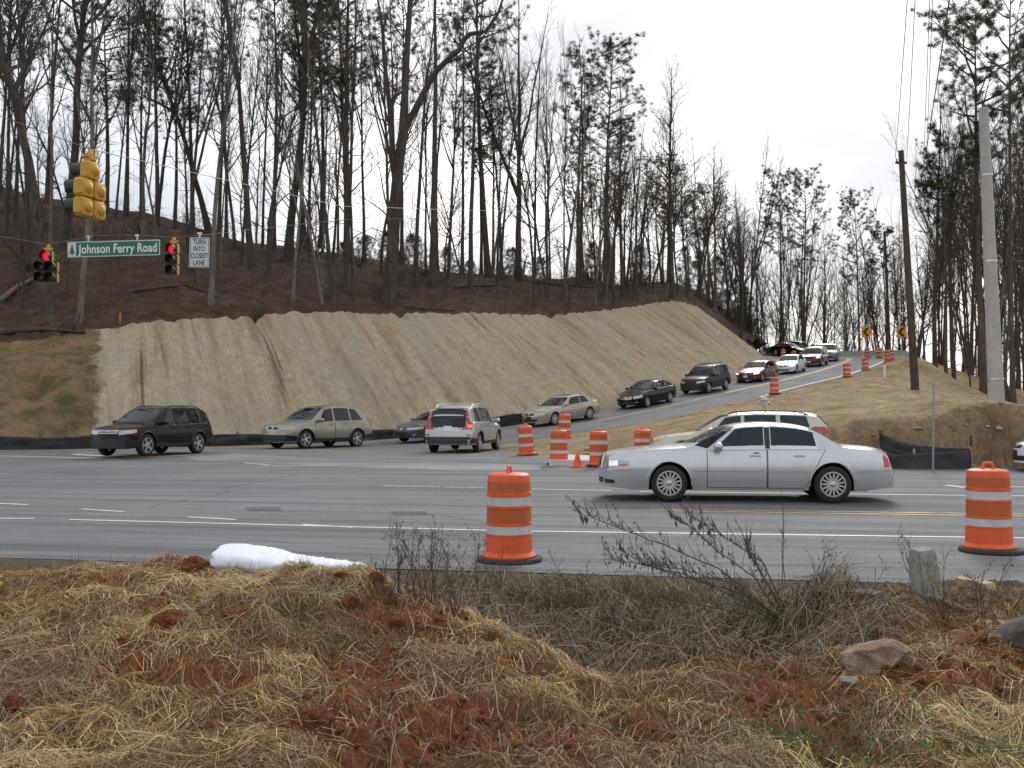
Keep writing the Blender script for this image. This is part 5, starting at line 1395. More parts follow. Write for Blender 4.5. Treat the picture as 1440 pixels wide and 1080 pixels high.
WG = 'bare trees on the wooded hill'
LB = 'bare trunk among the many on the wooded hill above the cut slope'
NOT = [ # x base, y base, width px, kind, H, x at top, idx, own label
    (67, 440, 20, 'bare', 27, 50, 2, 'thick dark trunk rising behind the left five-lamp signal'),
    (90, 345, 16, 'bare', 26, 118, 0, 'thick dark trunk leaning right behind the yellow-backed signal'),
    (110, 458, 10, 'bare', 24, 138, 5, 'pale grey trunk standing behind the green street name sign'),
    (93, 418, 4, 'thin', 15, 98, 0, 'thin pale sapling beside the left end of the green street sign'),
    (297, 428, 9, 'bare', 21, 312, 5, 'pale grey trunk just right of the white turn sign'),
    (293, 318, 10, 'bare', 24, 232, 2, 'curved trunk bending left above the green street sign'),
    (356, 378, 12, 'bare', 24, 318, 3, 'dark forked trunk leaning left, between the turn sign and the big straight trunks'),
    (405, 362, 15, 'bare', 27, 398, 1, 'big dark trunk with twin stems left of the straight pine'),
    (454, 428, 5, 'thin', 19, 410, 2, 'slim pale tree leaning left at the brow of the cut'),
    (488, 360, 11, 'pine', 31, 486, 2, 'tall straight pine trunk left of the crooked forked tree'),
    (608, 402, 12, 'pine', 31, 612, 2, 'tall straight pine trunk right of the crooked forked tree'),
    (585, 405, 8, 'bare', 21, 592, 4, None), (663, 406, 9, 'bare', 25, 664, 4, None),
    (686, 376, 10, 'pine', 30, 660, 1, 'pine leaning left with needles spread along the top of the photo'),
    (728, 390, 11, 'bare', 24, 728, 7, 'spreading bare tree with many rising stems right of the leaning pine'),
    (752, 432, 5, 'thin', 19, 758, 0, None), (770, 418, 5, 'thin', 17, 766, 1, None), (795, 415, 6, 'thin', 17, 792, 2, None),
    (812, 404, 7, 'pine', 19.0, 812, 0, 'tufted pine, left of a close pair beside the gap of sky'),
    (852, 408, 8, 'pine', 20.0, 850, 1, 'tufted pine, right of a close pair beside the gap of sky'),
    (876, 418, 7, 'bare', 18, 872, 6, None),
    (916, 405, 5, 'thin', 13, 918, 1, None),
    (946, 419, 9, 'bare', 20, 952, 6, 'broad fan-crowned bare tree near the right end of the cut'),
    (985, 424, 5, 'thin', 14, 990, 0, None), (1005, 432, 6, 'bare', 13, 1008, 4, None), (1024, 446, 6, 'bare', 14, 1020, 0, None),
    (8, 330, 7, 'bare', 24, 10, 4, None), (22, 320, 7, 'bare', 24, 34, 0, None), (40, 350, 8, 'bare', 24, 28, 6, None),
    (178, 305, 7, 'bare', 22, 176, 4, None), (198, 308, 6, 'pine', 17, 200, 0, None), (222, 318, 8, 'bare', 24, 226, 0, None), (246, 322, 7, 'pine', 15, 250, 3, None), (270, 318, 8, 'bare', 23, 262, 4, None), (318, 330, 6, 'bare', 22, 330, 2, None),
    (150, 300, 9, 'pine', 16, 150, 3, None), (428, 345, 9, 'bare', 24, 418, 0, None), (452, 340, 9, 'pine', 19, 462, 1, None), (512, 368, 6, 'bare', 20, 508, 3, None), (535, 385, 6, 'thin', 17, 533, 1, None), (630, 392, 6, 'bare', 19, 634, 0, None), (700, 400, 5, 'bare', 18, 705, 4, None),
    (330, 350, 6, 'thin', 18, 326, 0, None), (376, 372, 6, 'thin', 18, 384, 1, None), (385, 350, 8, 'pine', 24, 388, 0, None), (565, 372, 7, 'pine', 24, 560, 1, None), (650, 380, 6, 'pine', 26, 648, 0, None)]
for x, y, wd, kd, H, xt, ix, lab in NOT:
    pg = kd == 'pine'
    tree_px(x, y, wd, kd, H, lab or ('pine with dark needle tufts among the bare trunks of the wooded hill' if pg else LB), xt, 0, ix, None if lab else ('pines on the wooded hill' if pg else WG))
rng = random.Random(5)
def far_enough(X, Y, d): return all((X - a) ** 2 + (Y - b) ** 2 > d * d for a, b in TREES_XY)
nfill = 0; tries = 0
while nfill < 112 and tries < 6000:
    tries += 1
    px = rng.uniform(-160, 1040); v = rng.random() ** .8
    u = rng.uniform(.2, 1.0)
    i = rng.randrange(60, NU - 6)
    row = 1 + NVb + int(6 + v * (NVt - 2)); row = min(row, nr - 4)
    q = HV[row][i]
    if q[1] < 48 or q[0] < -.62 * q[1]: continue
    if v < .5 and rng.random() < .45: continue
    if not far_enough(q[0], q[1], 1.3): continue
    Y = q[1]
    right = q[0] / Y > .08
    if rng.random() < .13: place_tree(PINE[rng.randrange(4)], q[0], q[1], rng.uniform(12, 17) if right else rng.uniform(15, 23), 23, rng.uniform(.55, .9), rng.uniform(0, 6), rng.uniform(-.03, .03), rng.uniform(-.03, .03), 'pine with dark needle tufts among the bare trunks of the wooded hill', 'pines on the wooded hill', 'pine_tree')
    elif rng.random() < .62: place_tree(BARE[rng.randrange(8)], q[0], q[1], (rng.uniform(11, 15) if right else rng.uniform(17, 25)), 21, rng.uniform(.4, .78), rng.uniform(0, 6), rng.gauss(0, .045), rng.gauss(0, .04), LB, WG)
    else: place_tree(THIN[rng.randrange(3)], q[0], q[1], rng.uniform(9, 16), 14, rng.uniform(.8, 1.4), rng.uniform(0, 6), rng.gauss(0, .06), rng.gauss(0, .05), LB, WG)
    nfill += 1
# saplings on the litter slope
n = 0; tries = 0
while n < 60 and tries < 4000:
    tries += 1; i = rng.randrange(60, NU - 8); row = 1 + NVb + rng.randrange(1, 40); q = HV[row][i]
    if q[0] < -.62 * q[1] or not far_enough(q[0], q[1], .9): continue
    place_tree(THIN[rng.randrange(3)], q[0], q[1], rng.uniform(4, 9), 14, rng.uniform(.3, .6), rng.uniform(0, 6), rng.gauss(0, .08), rng.gauss(0, .06), 'thin sapling on the leaf-covered slope of the wooded hill', 'saplings on the wooded hill', 'sapling'); n += 1

# trees beyond the hairpin and down the right-hand side
RG = 'bare trees beyond the bend'; RL = 'bare tree in the thicket beyond the concrete barrier of the bend'
RT = [ # x, y top, Y, width px, kind, idx, label
    (1097, 250, 128, 5.5, 'pine', 0, 'round-topped pine, left of two behind the queue at the bend'), (1130, 248, 124, 6, 'pine', 1, 'round-topped pine, right of two behind the queue at the bend'),
    (1208, 276, 122, 5, 'pine', 1, 'lone pine with a flat crown above the concrete barrier'), (1247, 322, 118, 5, 'pine', 2, 'short pine between the flat-crowned pine and the wooden pole'),
    (1316, 130, 80, 9, 'bare', 7, 'tall bare tree with fine rising twigs behind the wooden pole'), (1340, 210, 78, 8, 'bare', 3, 'bare tree leaning between the wooden pole and the concrete pole'),
    (1382, 10, 72, 12, 'pine', 3, 'big pine with a wide crown behind the concrete pole'), (1424, -60, 66, 9, 'pine', 1, 'straight pine trunk at the edge right of the concrete pole'), (1446, -80, 60, 9, 'bare', 2, None),
    (1330, 190, 74, 6, 'pine', 0, 'slim pine with sparse needles behind the wooden pole'),
    (1365, 150, 90, 7, 'bare', 0, None), (1405, 200, 95, 6, 'bare', 6, None), (1300, 330, 110, 5, 'bare', 4, None), (1350, 300, 105, 6, 'bare', 1, None), (1432, 250, 90, 6, 'bare', 3, None), (1390, 320, 112, 5, 'bare', 0, None), (1270, 360, 120, 5, 'bare', 6, None)]
for x, yt, Y, wd, kd, ix, lab in RT:
    z0 = gz((x - CX) / F * Y, Y); H = P(x, yt, Y).z - z0
    tree_px(x, 500, wd, kd, H, lab or RL, None, 0, ix, None if lab else RG, Y=Y, z=z0)
n = 0
while n < 150:
    x = rng.uniform(1035, 1560); Y = rng.uniform(100, 150) if x < 1290 else rng.uniform(70, 140)
    X = (x - CX) / F * Y
    i, q, t, nn = q_near(X, Y)
    if math.hypot(q[0] + nn[0] * 2 - X, q[1] + nn[1] * 2 - Y) < 9: continue
    if x < 1290 and Y < 112: continue
    if Y < 95 and x < 1330: continue
    if not far_enough(X, Y, 1.2): continue
    z0 = gz(X, Y)
    yt = np.interp(x, [1035, 1100, 1180, 1260, 1320, 1440, 1560], [300, 330, 370, 330, 200, 190, 120]) + rng.gauss(0, 45)
    H = max(6, P(x, yt, Y).z - z0)
    if rng.random() < .7: place_tree(BARE[rng.randrange(8)], X, Y, H, 21, rng.uniform(.5, .95), rng.uniform(0, 6), rng.gauss(0, .06), rng.gauss(0, .05), RL, RG, z=z0)
    else: place_tree(THIN[rng.randrange(3)], X, Y, H, 14, rng.uniform(.8, 1.5), rng.uniform(0, 6), rng.gauss(0, .07), rng.gauss(0, .05), RL, RG, z=z0)
    n += 1

# evergreen bushes on the ridge, brown-leaved shrubs, fallen logs
def bush(seed, h, rad, m, n=240, s=.5, barkm=None, nm='bush'):
    rng = random.Random(seed); T = MB(); V = []; Fc = []
    for k in range(6):
        pts = wander(Vector((0, 0, -.1)), Vector((rng.gauss(0, .25), rng.gauss(0, .25), 1)), h * rng.uniform(.7, .95), 5, rng, .15, .05); T.tube(pts, [.06, .05, .04, .03, .02, .008], 5, cap=False)
    for k in range(n):
        t = rng.random(); a = rng.uniform(0, 6.28); rr = rad * math.sqrt(rng.random()) * (math.sin(math.pi * min(1, t * .85 + .12)) ** .7)
        clump(V, Fc, Vector((math.cos(a) * rr, math.sin(a) * rr, .1 + t * h)), rng, s * rng.uniform(.6, 1.2), 30, 1.0)
    return T.mesh('stems', barkm or M_bark, 60), np_mesh('foliage', V, Fc, m)
EV = [bush(61, 6, 2.0, M_needle, 260, .6), bush(62, 7, 1.8, M_needle, 240, .6)]
BR = [bush(63, 2.2, 1.1, M_brown, 90, .22), bush(64, 3.0, 1.3, M_brown, 110, .22)]
def put_bush(me, X, Y, s, label, group, name, z=None):
    r = empty(name, (X, Y, (gz(X, Y) if z is None else z) - .1), rng.uniform(0, 6)); r.scale = (s, s, s * rng.uniform(.85, 1.15))
    link('stems', me[0], r); link('foliage', me[1], r); label = label.split(' on the ')[0].split(' in the ')[0] + ' ' + where(X, Y, 0); tag(r, label, 'bush', label)
for x, Y, s in ((512, 90, 1.0), (545, 94, 1.1), (580, 92, 1.15), (560, 98, 1.2), (630, 96, .95), (660, 95, .8), (720, 97, .95), (760, 100, .8), (985, 118, 1.1), (1010, 116, 1.3), (965, 120, .9), (900, 108, .9), (835, 104, 1.0), (480, 92, .8)):
    X = (x - CX) / F * Y; put_bush(EV[int(x) % 2], X, Y, s * .72, 'dark evergreen bush on the ridge behind the trunks', 'evergreen bushes on the ridge', 'evergreen_bush')
for x, Y, s in ((1050, 120, 1.0), (1075, 126, .9), (1100, 122, 1.0), (1125, 128, .9), (1150, 124, .8), (1035, 112, .8)):
    X = (x - CX) / F * Y; put_bush(EV[int(x) % 2], X, Y, s * .8, 'dark evergreen bush in the brush behind the far queue', 'evergreen bushes behind the bend', 'evergreen_bush')
for x, y, s in ((690, 380, 1.3), (715, 384, 1.5), (735, 392, 1.0), (830, 395, 1.2), (905, 402, 1.2), (600, 385, .9), (445, 362, .8), (505, 375, .8), (60, 320, 1.0), (270, 325, .8), (880, 405, 1.0), (1000, 432, 1.0), (1030, 455, 1.1), (40, 380, .9), (200, 330, 1.0)):
    p = hit_px(x, y)
    if p: put_bush(BR[int(x) % 2], p.x, p.y, s, 'shrub holding rusty brown leaves on the wooded hill', 'brown-leaved shrubs on the hill', 'shrub', p.z)
def logt(px, w0, label, m=M_bark):
    pts = []
    for x, y in px:
        p = hit_px(x, y)
        if p: pts.append(p + Vector((0, 0, w0 * .6)))
    if len(pts) < 2: return
    r_ = empty('fallen_log', pts[0]); T = MB(); n = len(pts)
    T.tube([p - pts[0] for p in pts], [w0 * (1 - .6 * i / (n - 1)) for i in range(n)], 7)
    rr = random.Random(int(px[0][0]))
    for k in range(4):
        p, d = along([q - pts[0] for q in pts], rr.uniform(.2, .9)); T.tube(wander(p, side_dir(d, rr, .8), rr.uniform(.6, 1.6), 3, rr, .2, .05), [w0 * .35, w0 * .25, w0 * .18, .01], 4)
    T.build('trunk', m, r_, 60); tag(r_, label, 'log')
logt([(0, 425), (25, 405), (52, 392), (72, 380)], .16, 'leaning dead limb below the left five-lamp signal', M_barkg)
logt([(180, 412), (225, 405), (262, 402), (300, 415), (330, 432)], .10, 'long fallen branch on the litter below the white turn sign')
logt([(0, 470), (60, 466), (120, 470)], .18, 'fallen trunk along the top of the old mossy bank')
logt([(570, 432), (600, 436), (640, 438)], .12, 'fallen branch at the brow of the cut below the crooked tree')
logt([(750, 398), (790, 402), (840, 406)], .13, 'fallen trunk lying behind the thin trees right of the leaning pine')
logt([(640, 405), (690, 402), (720, 405)], .12, 'fallen trunk below the spreading bare tree')

# tangled brush at the foot of the far trees: nobody could count it
def tangle(name, pts_fn, n, ln, r0, seed, m, leafm=None):
    rr = random.Random(seed); mb = MB()
    for k in range(n):
        p = pts_fn(rr)
        if p is None: continue
        L_ = ln * rr.uniform(.4, 1.1)
        pts = wander(p, Vector((rr.gauss(0, .5), rr.gauss(0, .5), 1)), L_, 4, rr, .25, -.06)
        mb.tube(pts, [r0, r0 * .8, r0 * .6, r0 * .4, r0 * .15], 3, cap=False)
        for j in range(3):
            q, d = along(pts, rr.uniform(.3, .9)); t = wander(q, side_dir(d, rr, .7), L_ * .35, 2, rr, .2, 0); mb.tube(t, [r0 * .5, r0 * .35, r0 * .1], 3, cap=False)
    o = mb.build(name, m); return o
def far_pt(rr):
    x = rr.uniform(1030, 1290); Y = rr.uniform(116, 132); X = (x - CX) / F * Y
    return Vector((X, Y, gz(X, Y) - .1))
tag(tangle('brush', far_pt, 2300, 4.2, .028, 3, M_twig), 'grey brown leafless brush under the far trees behind the queue', 'brush', kind='stuff')
def hill_pt(rr):
    i = rr.randrange(60, NU - 8); row = 1 + NVb + rr.randrange(14, NVt); q = HV[row][i]
    return Vector(q) if q[0] > -.62 * q[1] else None
tag(tangle('undergrowth', hill_pt, 1600, 2.0, .014, 4, M_twig), 'thin leafless undergrowth between the trunks of the wooded hill', 'undergrowth', kind='stuff')

# ================================================================== standing points on roads, banks and verge
def bvh_of(o):
    me = o.data; return BVHTree.FromPolygons([v.co.copy() for v in me.vertices], [tuple(p.vertices) for p in me.polygons])
BV = [HILL, EARTH] + [bvh_of(bpy.data.objects[n]) for n in ('main_road', 'side_road', 'verge_ground')]
def stand(x, y):
    o = Vector((0, 0, CAM_H)); d = ray(x, y).normalized()
    c = [h for h in (b.ray_cast(o, d) for b in BV) if h[0] is not None]
    c.sort(key=lambda h: h[3]); return c[0][0]
def top_z(X, Y):
    c = [h[0].z for h in (b.ray_cast(Vector((X, Y, 60)), Vector((0, 0, -1))) for b in BV) if h[0] is not None]
    return max(c) if c else 0
def text_mesh(s, size, depth=.004, bold=.0, align='CENTER', space=1.0, sx=1.0):
    cu = bpy.data.curves.new('t', 'FONT'); cu.body = s; cu.size = size; cu.extrude = depth / 2; cu.align_x = align; cu.align_y = 'CENTER'; cu.offset = bold; cu.space_character = space; cu.resolution_u = 4
    o = bpy.data.objects.new('t', cu); COL.objects.link(o)
    bpy.context.view_layer.update()
    me = bpy.data.meshes.new_from_object(o.evaluated_get(bpy.context.evaluated_depsgraph_get()))
    bpy.data.objects.remove(o); bpy.data.curves.remove(cu)
    for v in me.vertices: v.co.x *= sx
    me.materials.clear(); return me
UPR = Matrix(((1, 0, 0, 0), (0, 0, -1, 0), (0, 1, 0, 0), (0, 0, 0, 1)))     # lettering in x-y stood up to face -Y

# ------------------------------------------------------------------ traffic drums
def drum_mat(name, col, dirt, rough):
    a = NT(name); o = a.tc.outputs['Object']; oi = a.t.nodes.new('ShaderNodeObjectInfo')
    ml = a.t.nodes.new('ShaderNodeMath'); ml.operation = 'MULTIPLY'; ml.inputs[1].default_value = 37.0; a.L(oi.outputs['Random'], ml.inputs[0])
    ad = a.mix(1.0, o, ml.outputs[0], 'ADD')
    n1 = a.noise(a.mapping(ad, scale=(1, 1, .5)), 7, 6, .7); n2 = a.noise(ad, 30, 4, .75); n3 = a.noise(a.mapping(ad, scale=(3, 3, .6)), 5, 5, .7, .6)
    c = a.mix(.7, col, a.ramp(n1, (.3, .72), (.5, 1.0), (.7, 1.12)), 'MULTIPLY')
    c = a.mix(a.ramp(n3, (.60, 0), (.70, dirt)), c, (.16, .09, .06))
    c = a.mix(a.ramp(n2, (.66, 0), (.72, dirt)), c, (.10, .07, .055))
    a.out(c, rough); a.bump(n1, .12, .02); return a.m
M_or = drum_mat('drum_orange', (.70, .105, .030), .35, .5)
M_orr = drum_mat('drum_orange_sheeting', (.46, .095, .020), .3, .45)
M_wr = drum_mat('drum_white_sheeting', (.52, .52, .53), .4, .42)
M_rub = mat('drum_base_rubber', (.035, .034, .034), .85, var=.3)
def drum_proto():
    r = empty('traffic_drum')
    def ring(prof, nm, m, par=r):
        mb = MB(); mb.lathe(prof, 40, cap=False); return mb.build(nm, m, par, 40)
    b = MB()
    b.lathe([(.30, .05), (.305, .075), (.285, .095), (.262, .115), (.256, .30), (.262, .302), (.262, .312), (.252, .314), (.250, .41), (.258, .412), (.258, .44), (.249, .442), (.246, .60), (.254, .602), (.254, .625), (.244, .627), (.243, .73), (.251, .732), (.251, .775), (.241, .778), (.238, .93), (.228, .965), (.20, .982), (.0005, .988)], 40, cap=False)
    b.build('body', M_or, r, 40)
    ring([(.2525, .318), (.2535, .318), (.2515, .408), (.2505, .408)], 'white_band', M_wr)
    ring([(.2445, .630), (.2457, .630), (.2447, .728), (.2435, .728)], 'white_band', M_wr)
    ring([(.2495, .445), (.2507, .445), (.2477, .597), (.2465, .597)], 'orange_band', M_orr)
    ring([(.2415, .781), (.2427, .781), (.2402, .890), (.239, .890)], 'orange_band', M_orr)
    h = MB()
    h.tube([(-.075, 0, .965), (-.06, 0, 1.02), (-.045, 0, 1.055), (.045, 0, 1.055), (.06, 0, 1.02), (.075, 0, .965)], [.028, .022, .017, .017, .022, .028], 8)
    h.build('handle', M_or, r, 50)
    t = MB(); t.lathe([(.36, .0), (.37, .02), (.36, .045), (.31, .062), (.24, .062), (.24, .0)], 28, cap=False); t.build('base', M_rub, r, 40)
    return r
drum0 = drum_proto(); _first = [True]
def drum(p, rz, label, group=None, tilt=(0, 0), s=1.0, base=None):
    o = drum0 if _first[0] else copy_tree(drum0); _first[0] = False
    o.location = p; o.rotation_euler = (tilt[0], tilt[1], rz); o.scale = (s, s, s)
    tag(o, label, 'traffic drum', group or 'orange traffic drums')
    for ch in o.children:
        if ch.name.startswith('base'): ch.location = (.03, 0, 0)
p = on_road(716, 789); drum(p, R(78), 'orange and white drum on the near shoulder between white sack and dead weeds', tilt=(0, R(-.6)))
p = on_road(1391, 776); drum(p, R(4), 'orange and white drum on the near shoulder behind the grey concrete stub')
for x, y, rz, tl, lab in [
    (741, 640.5, .4, (0, R(-4)), 'scuffed leaning drum at the corner kerb nearest the silver SUV'),
    (786, 653, 1.2, (0, 0), 'drum standing left of the small orange cone'),
    (842, 656, .7, (0, 0), 'drum standing right of the small orange cone'),
    (794, 616, 2.0, (0, 0), 'drum in front of the gold coupe with yellow scrap at its foot'),
    (904, 652, .3, (0, 0), 'drum whose top shows over the bonnet of the silver sedan'),
    (1089, 554, .6, (0, 0), 'drum on the side road edge above the hydrant'),
    (1191, 530.5, 1.1, (0, 0), 'drum on the white edge line downhill of the bend, lower of two'),
    (1217, 521, .2, (0, 0), 'drum on the white edge line downhill of the bend, upper of two'),
    (1043, 537, 1.9, (0, 0), 'drum on the left verge beside the maroon sedan')]:
    p = stand(x, y); drum(p + Vector((0, 0, -.004)), rz, lab, tilt=tl)
for x, y, Y, lab in [(1220, 497, 99, 'drum on the outside of the bend below the left chevron sign'), (1237, 500, 97, 'drum before the barrier on the bend, right of the one below the chevron'),
                     (1249, 508.5, 88, 'drum in front of another by the white marker post'), (1254, 506, 90.5, 'drum behind another by the white marker post'), (1102, 503, 100, 'drum on the inside of the bend in front of the far black sedan'), (1117, 507, 97, 'drum on the inside of the bend showing only its top above the white sedan'), (1054, 494, 103, 'small distant drum at the end of the cut slope')]:
    X = (x - CX) / F * Y; drum(Vector((X, Y, top_z(X, Y) - .004)), 1, lab)
# small cone and concrete pad
def cone():
    p = stand(812, 657); r = empty('traffic_cone', p)
    b = MB(); b.lathe([(.14, .02), (.135, .03), (.125, .035), (.025, .46), (.018, .47), (.0005, .472)], 24, cap=False); b.build('body', mat('cone_orange', (.75, .09, .03), .5, var=.12), r, 40)
    t = MB(); t.box((0, 0, .012), (.36, .36, .026)); t.build('base', MATS['cone_orange'], r)
    tag(r, 'small plain orange cone between two drums by the concrete pad', 'traffic cone')
cone()
M_conc = soil('concrete', [(.30, .29, .27), (.42, .41, .39), (.52, .51, .49)], 2.2, .2, 40)
def pad():
    a = [stand(772, 655), stand(838, 656), stand(834, 642.5), stand(786, 642)]
    c = sum(a, Vector()) / 4; z = max(v.z for v in a) + .05
    mb = MB(); vs = [(v.x - c.x, v.y - c.y, -.3) for v in a] + [(v.x - c.x, v.y - c.y, z - c.z) for v in a]
    mb.add(vs, [(3, 2, 1, 0), (4, 5, 6, 7), (0, 1, 5, 4), (1, 2, 6, 5), (2, 3, 7, 6), (3, 0, 4, 7)])
    o = mb.build('concrete_pad', mat('pale_concrete', (.55, .54, .52), .85, var=.12, vscale=3), loc=c); tag(o, 'pale concrete pad behind the small orange cone', 'concrete pad')
pad()
M_plank = mat('old_plank', (.30, .22, .13), .85, var=.3, vscale=5, bump=.3)
for (x0, y0), (x1, y1), lab in [((818, 640), (838, 635), 'short board lying between the two drums by the cone'), ((860, 634), (905, 629), 'long board lying on the dirt left of the beige SUV'), ((822, 633), (850, 631), 'loose board on the dirt behind the concrete pad')]:
    a, b = stand(x0, y0), stand(x1, y1); d = b - a
    mb = MB(); q = d.to_track_quat('X', 'Z').to_matrix(); mb.box((0, 0, 0), (d.length, .14, .045), q); tag(mb.build('plank', M_plank, loc=(a + b) / 2 + Vector((0, 0, .02))), lab, 'plank')

# ------------------------------------------------------------------ signals and overhead signs
M_sy = mat('signal_yellow', (.56, .30, .03), .5, var=.12, vscale=3)
M_sk = mat('signal_black', (.012, .012, .012), .5)
M_lr = mat('lit_red_lens', (.5, .01, .02), .3, emit=(1, .03, .08), es=.55)
M_ld = mat('dark_lens', (.05, .03, .02), .3)
def section(par, x, z, lit=None):
    """one lamp unit facing -Y, .35 m square"""
    S = .345
    e = empty('lamp_unit', (x, 0, z)); e.parent = par
    b = MB(); h = S / 2
    prof = [(h, -.09), (h, .05), (h * .93, .085), (h * .62, .10)]
    vs = []; n = 20
    for rr, y in prof:
        for j in range(n):
            a = 2 * math.pi * j / n; ca, sa = math.cos(a), math.sin(a)
            k = 1 / max(abs(ca), abs(sa)) if rr > h * .9 else 1.25
            k = min(k, 1.32); vs.append((rr * ca * k, y, rr * sa * k))
    fs = [(i * n + j, i * n + (j + 1) % n, (i + 1) * n + (j + 1) % n, (i + 1) * n + j) for i in range(3) for j in range(n)] + [tuple(3 * n + j for j in range(n)), tuple(range(n - 1, -1, -1))]
    b.add(vs, fs); b.build('housing', M_sy, e, 35)
    d = MB(); d.lathe([(.0005, .165), (.06, .155), (.10, .13), (.13, .08)], 16, 'Y', cap=False); d.build('back_dome', M_sy, e, 60)
    f = MB(); f.box((0, -.096, 0), (S * .97, .012, S * .97)); f.build('door', M_sk, e)
    l = MB(); l.lathe([(.0005, -.125), (.07, -.12), (.12, -.108), (.148, -.102)], 20, 'Y', cap=False); l.build('lens', M_lr if lit else M_ld, e, 60)
    v = MB(); n2 = 22; vs = []
    for ly in (0, 1):
        for rr in (.158, .165):
            for j in range(n2 + 1):
                a = math.radians(-40) + math.radians(260) * j / n2
                vs.append((rr * math.cos(a), -.10 - .26 * ly * (1 - .25 * (1 - math.sin(max(a, 0)) if 0 <= a <= math.pi else 1)), rr * math.sin(a)))
    m = n2 + 1
    fs = []
    for j in range(n2):
        fs += [(j, j + 1, 2 * m + j + 1, 2 * m + j), (m + j, 3 * m + j, 3 * m + j + 1, m + j + 1), (2 * m + j, 2 * m + j + 1, 3 * m + j + 1, 3 * m + j)]
    v.add(vs, fs); v.build('visor', M_sk, e, 40)
def hanger(par, z):
    m = MB(); m.lathe([(.06, z), (.10, z + .02), (.10, z + .07), (.06, z + .09), (.035, z + .10), (.035, z + .16)], 14); m.box((0, 0, z + .10), (.26, .10, .05)); m.box((0, 0, z + .19), (.10, .08, .10), None, .7)
    m.build('span_hanger', M_sy, par, 40)
def signal(name, px, py, Y, face, layout, lab, ztop):
    c = P(px, py, Y); r = empty(name, c, math.atan2(face[1], face[0]) + math.pi / 2)
    for x, z, lit in layout: section(r, x, z, lit)
    hanger(r, ztop); tag(r, lab, 'traffic signal'); r.scale = (.94,) * 3; return r
DOG = lambda lit: [(0, .36, lit), (-.18, 0, None), (.18, 0, None), (-.18, -.355, None), (.18, -.355, None)]
signal('traffic_signal', 67.5, 376, 31, (-.02, -1.0), DOG('red'), 'five-lamp signal with its top red lamp lit, left of the street name sign', .53)
signal('traffic_signal', 244.5, 366, 31, (-.19, -.98), [(0, .36, 'red'), (0, 0, None), (0, -.355, None)], 'three-lamp signal with its red lamp lit, between the two hanging signs', .53)
signal('traffic_signal', 127, 267, 17.5, (-.965, .26), DOG(None), 'five-lamp signal seen from its yellow back above the street name sign', .53)
M_sg = mat('sign_green', (.005, .125, .075), .4, var=.05); M_sw = mat('sign_white', (.62, .64, .66), .45, var=.05); M_sb = mat('sign_black', (.02, .02, .02), .5)
def street_sign():
    c = P(160, 349.5, 31); Wd, Hd = 2.93, .485; r = empty('street_name_sign', c); r.rotation_euler = (0, R(-1.2), R(-2))
    mb = MB(); mb.box((0, 0, 0), (Wd, .012, Hd)); mb.build('border', M_sw, r)
    mb = MB(); mb.box((.12, -.009, 0), (Wd - .30, .008, Hd - .06)); mb.build('panel', M_sg, r)
    mb = MB()
    for k, (wd, z) in enumerate(((.20, -.10), (.16, -.03), (.12, .04), (.07, .11))): mb.add([(-1.32 - wd / 2, -.012, z - .035), (-1.32 + wd / 2, -.012, z - .035), (-1.32, -.012, z + .085)], [(0, 1, 2)])
    mb.box((-1.32, -.010, -.17), (.03, .006, .07)); mb.build('tree_emblem', M_sg, r)
    me = text_mesh('Johnson Ferry Road', .40, .004, .006, space=1.02, sx=.755); me.transform(Matrix.Translation((.14, -.016, -.01)) @ UPR); me.materials.append(mat('sign_letter', (.78, .80, .8), .4)); link('lettering', me, r)
    for x in (-.8, .75):
        mb = MB(); mb.box((x, .0, Hd / 2 + .06), (.035, .03, .14)); mb.box((x, 0, Hd / 2 + .15), (.12, .05, .06)); mb.build('hanger', M_alloy, r)
    tag(r, 'green overhead street name sign reading Johnson Ferry Road', 'street sign')
street_sign()
def turn_sign():
    c = P(280.3, 355, 31); r = empty('regulatory_sign', c); r.rotation_euler = (0, R(1), R(-4)); Wd, Hd = .64, .94
    mb = MB(); mb.box((0, 0, 0), (Wd, .012, Hd)); mb.build('panel', M_sw, r)
    mb = MB()
    for x, z, w_, h_ in ((0, Hd / 2 - .03, Wd - .05, .014), (0, -Hd / 2 + .03, Wd - .05, .014), (-Wd / 2 + .03, 0, .014, Hd - .05), (Wd / 2 - .03, 0, .014, Hd - .05)): mb.box((x, -.008, z), (w_, .004, h_))
    mb.build('border', M_sb, r)
    for k, s in enumerate(('TURN', 'INTO', 'CLOSEST', 'LANE')):
        me = text_mesh(s, .225, .004, .003, sx=.70 if s != 'CLOSEST' else .60); me.transform(Matrix.Translation((0, -.010, .32 - k * .215)) @ UPR); me.materials.append(M_sb); link('lettering', me, r)
    mb = MB(); mb.box((0, 0, Hd / 2 + .05), (.05, .03, .12)); mb.box((0, 0, Hd / 2 + .13), (.14, .05, .06)); mb.build('hanger', M_alloy, r)
    tag(r, 'white sign reading TURN INTO CLOSEST LANE hung beside the signal', 'sign')
turn_sign()
M_wire = mat('steel_wire', (.22, .22, .22), .5, .6)
def wire(name, pts, r_, lab, cat='wire', m=M_wire, sag=0.0):
    o = []
    for i in range(len(pts) - 1):
        a, b = Vector(pts[i]), Vector(pts[i + 1])
        for k in range(12):
            t = k / 12; q = a.lerp(b, t); q.z -= sag * 4 * t * (1 - t); o.append(q)
    o.append(Vector(pts[-1])); mb = MB(); mb.tube(o, r_, 5); tag(mb.build(name, m), lab, cat)
zc = lambda px, py, Y, dz: P(px, py, Y) + Vector((0, 0, dz))
wire('span_wire', [P(-420, 262, 29), zc(67.5, 376, 31, .72), P(133, 331.5, 31), P(193, 330.5, 31), zc(244.5, 366, 31, .72), P(280, 331, 31), P(480, 309, 44), P(775, 303, 68)], .008, 'steel span wire carrying the street sign and both red signals')
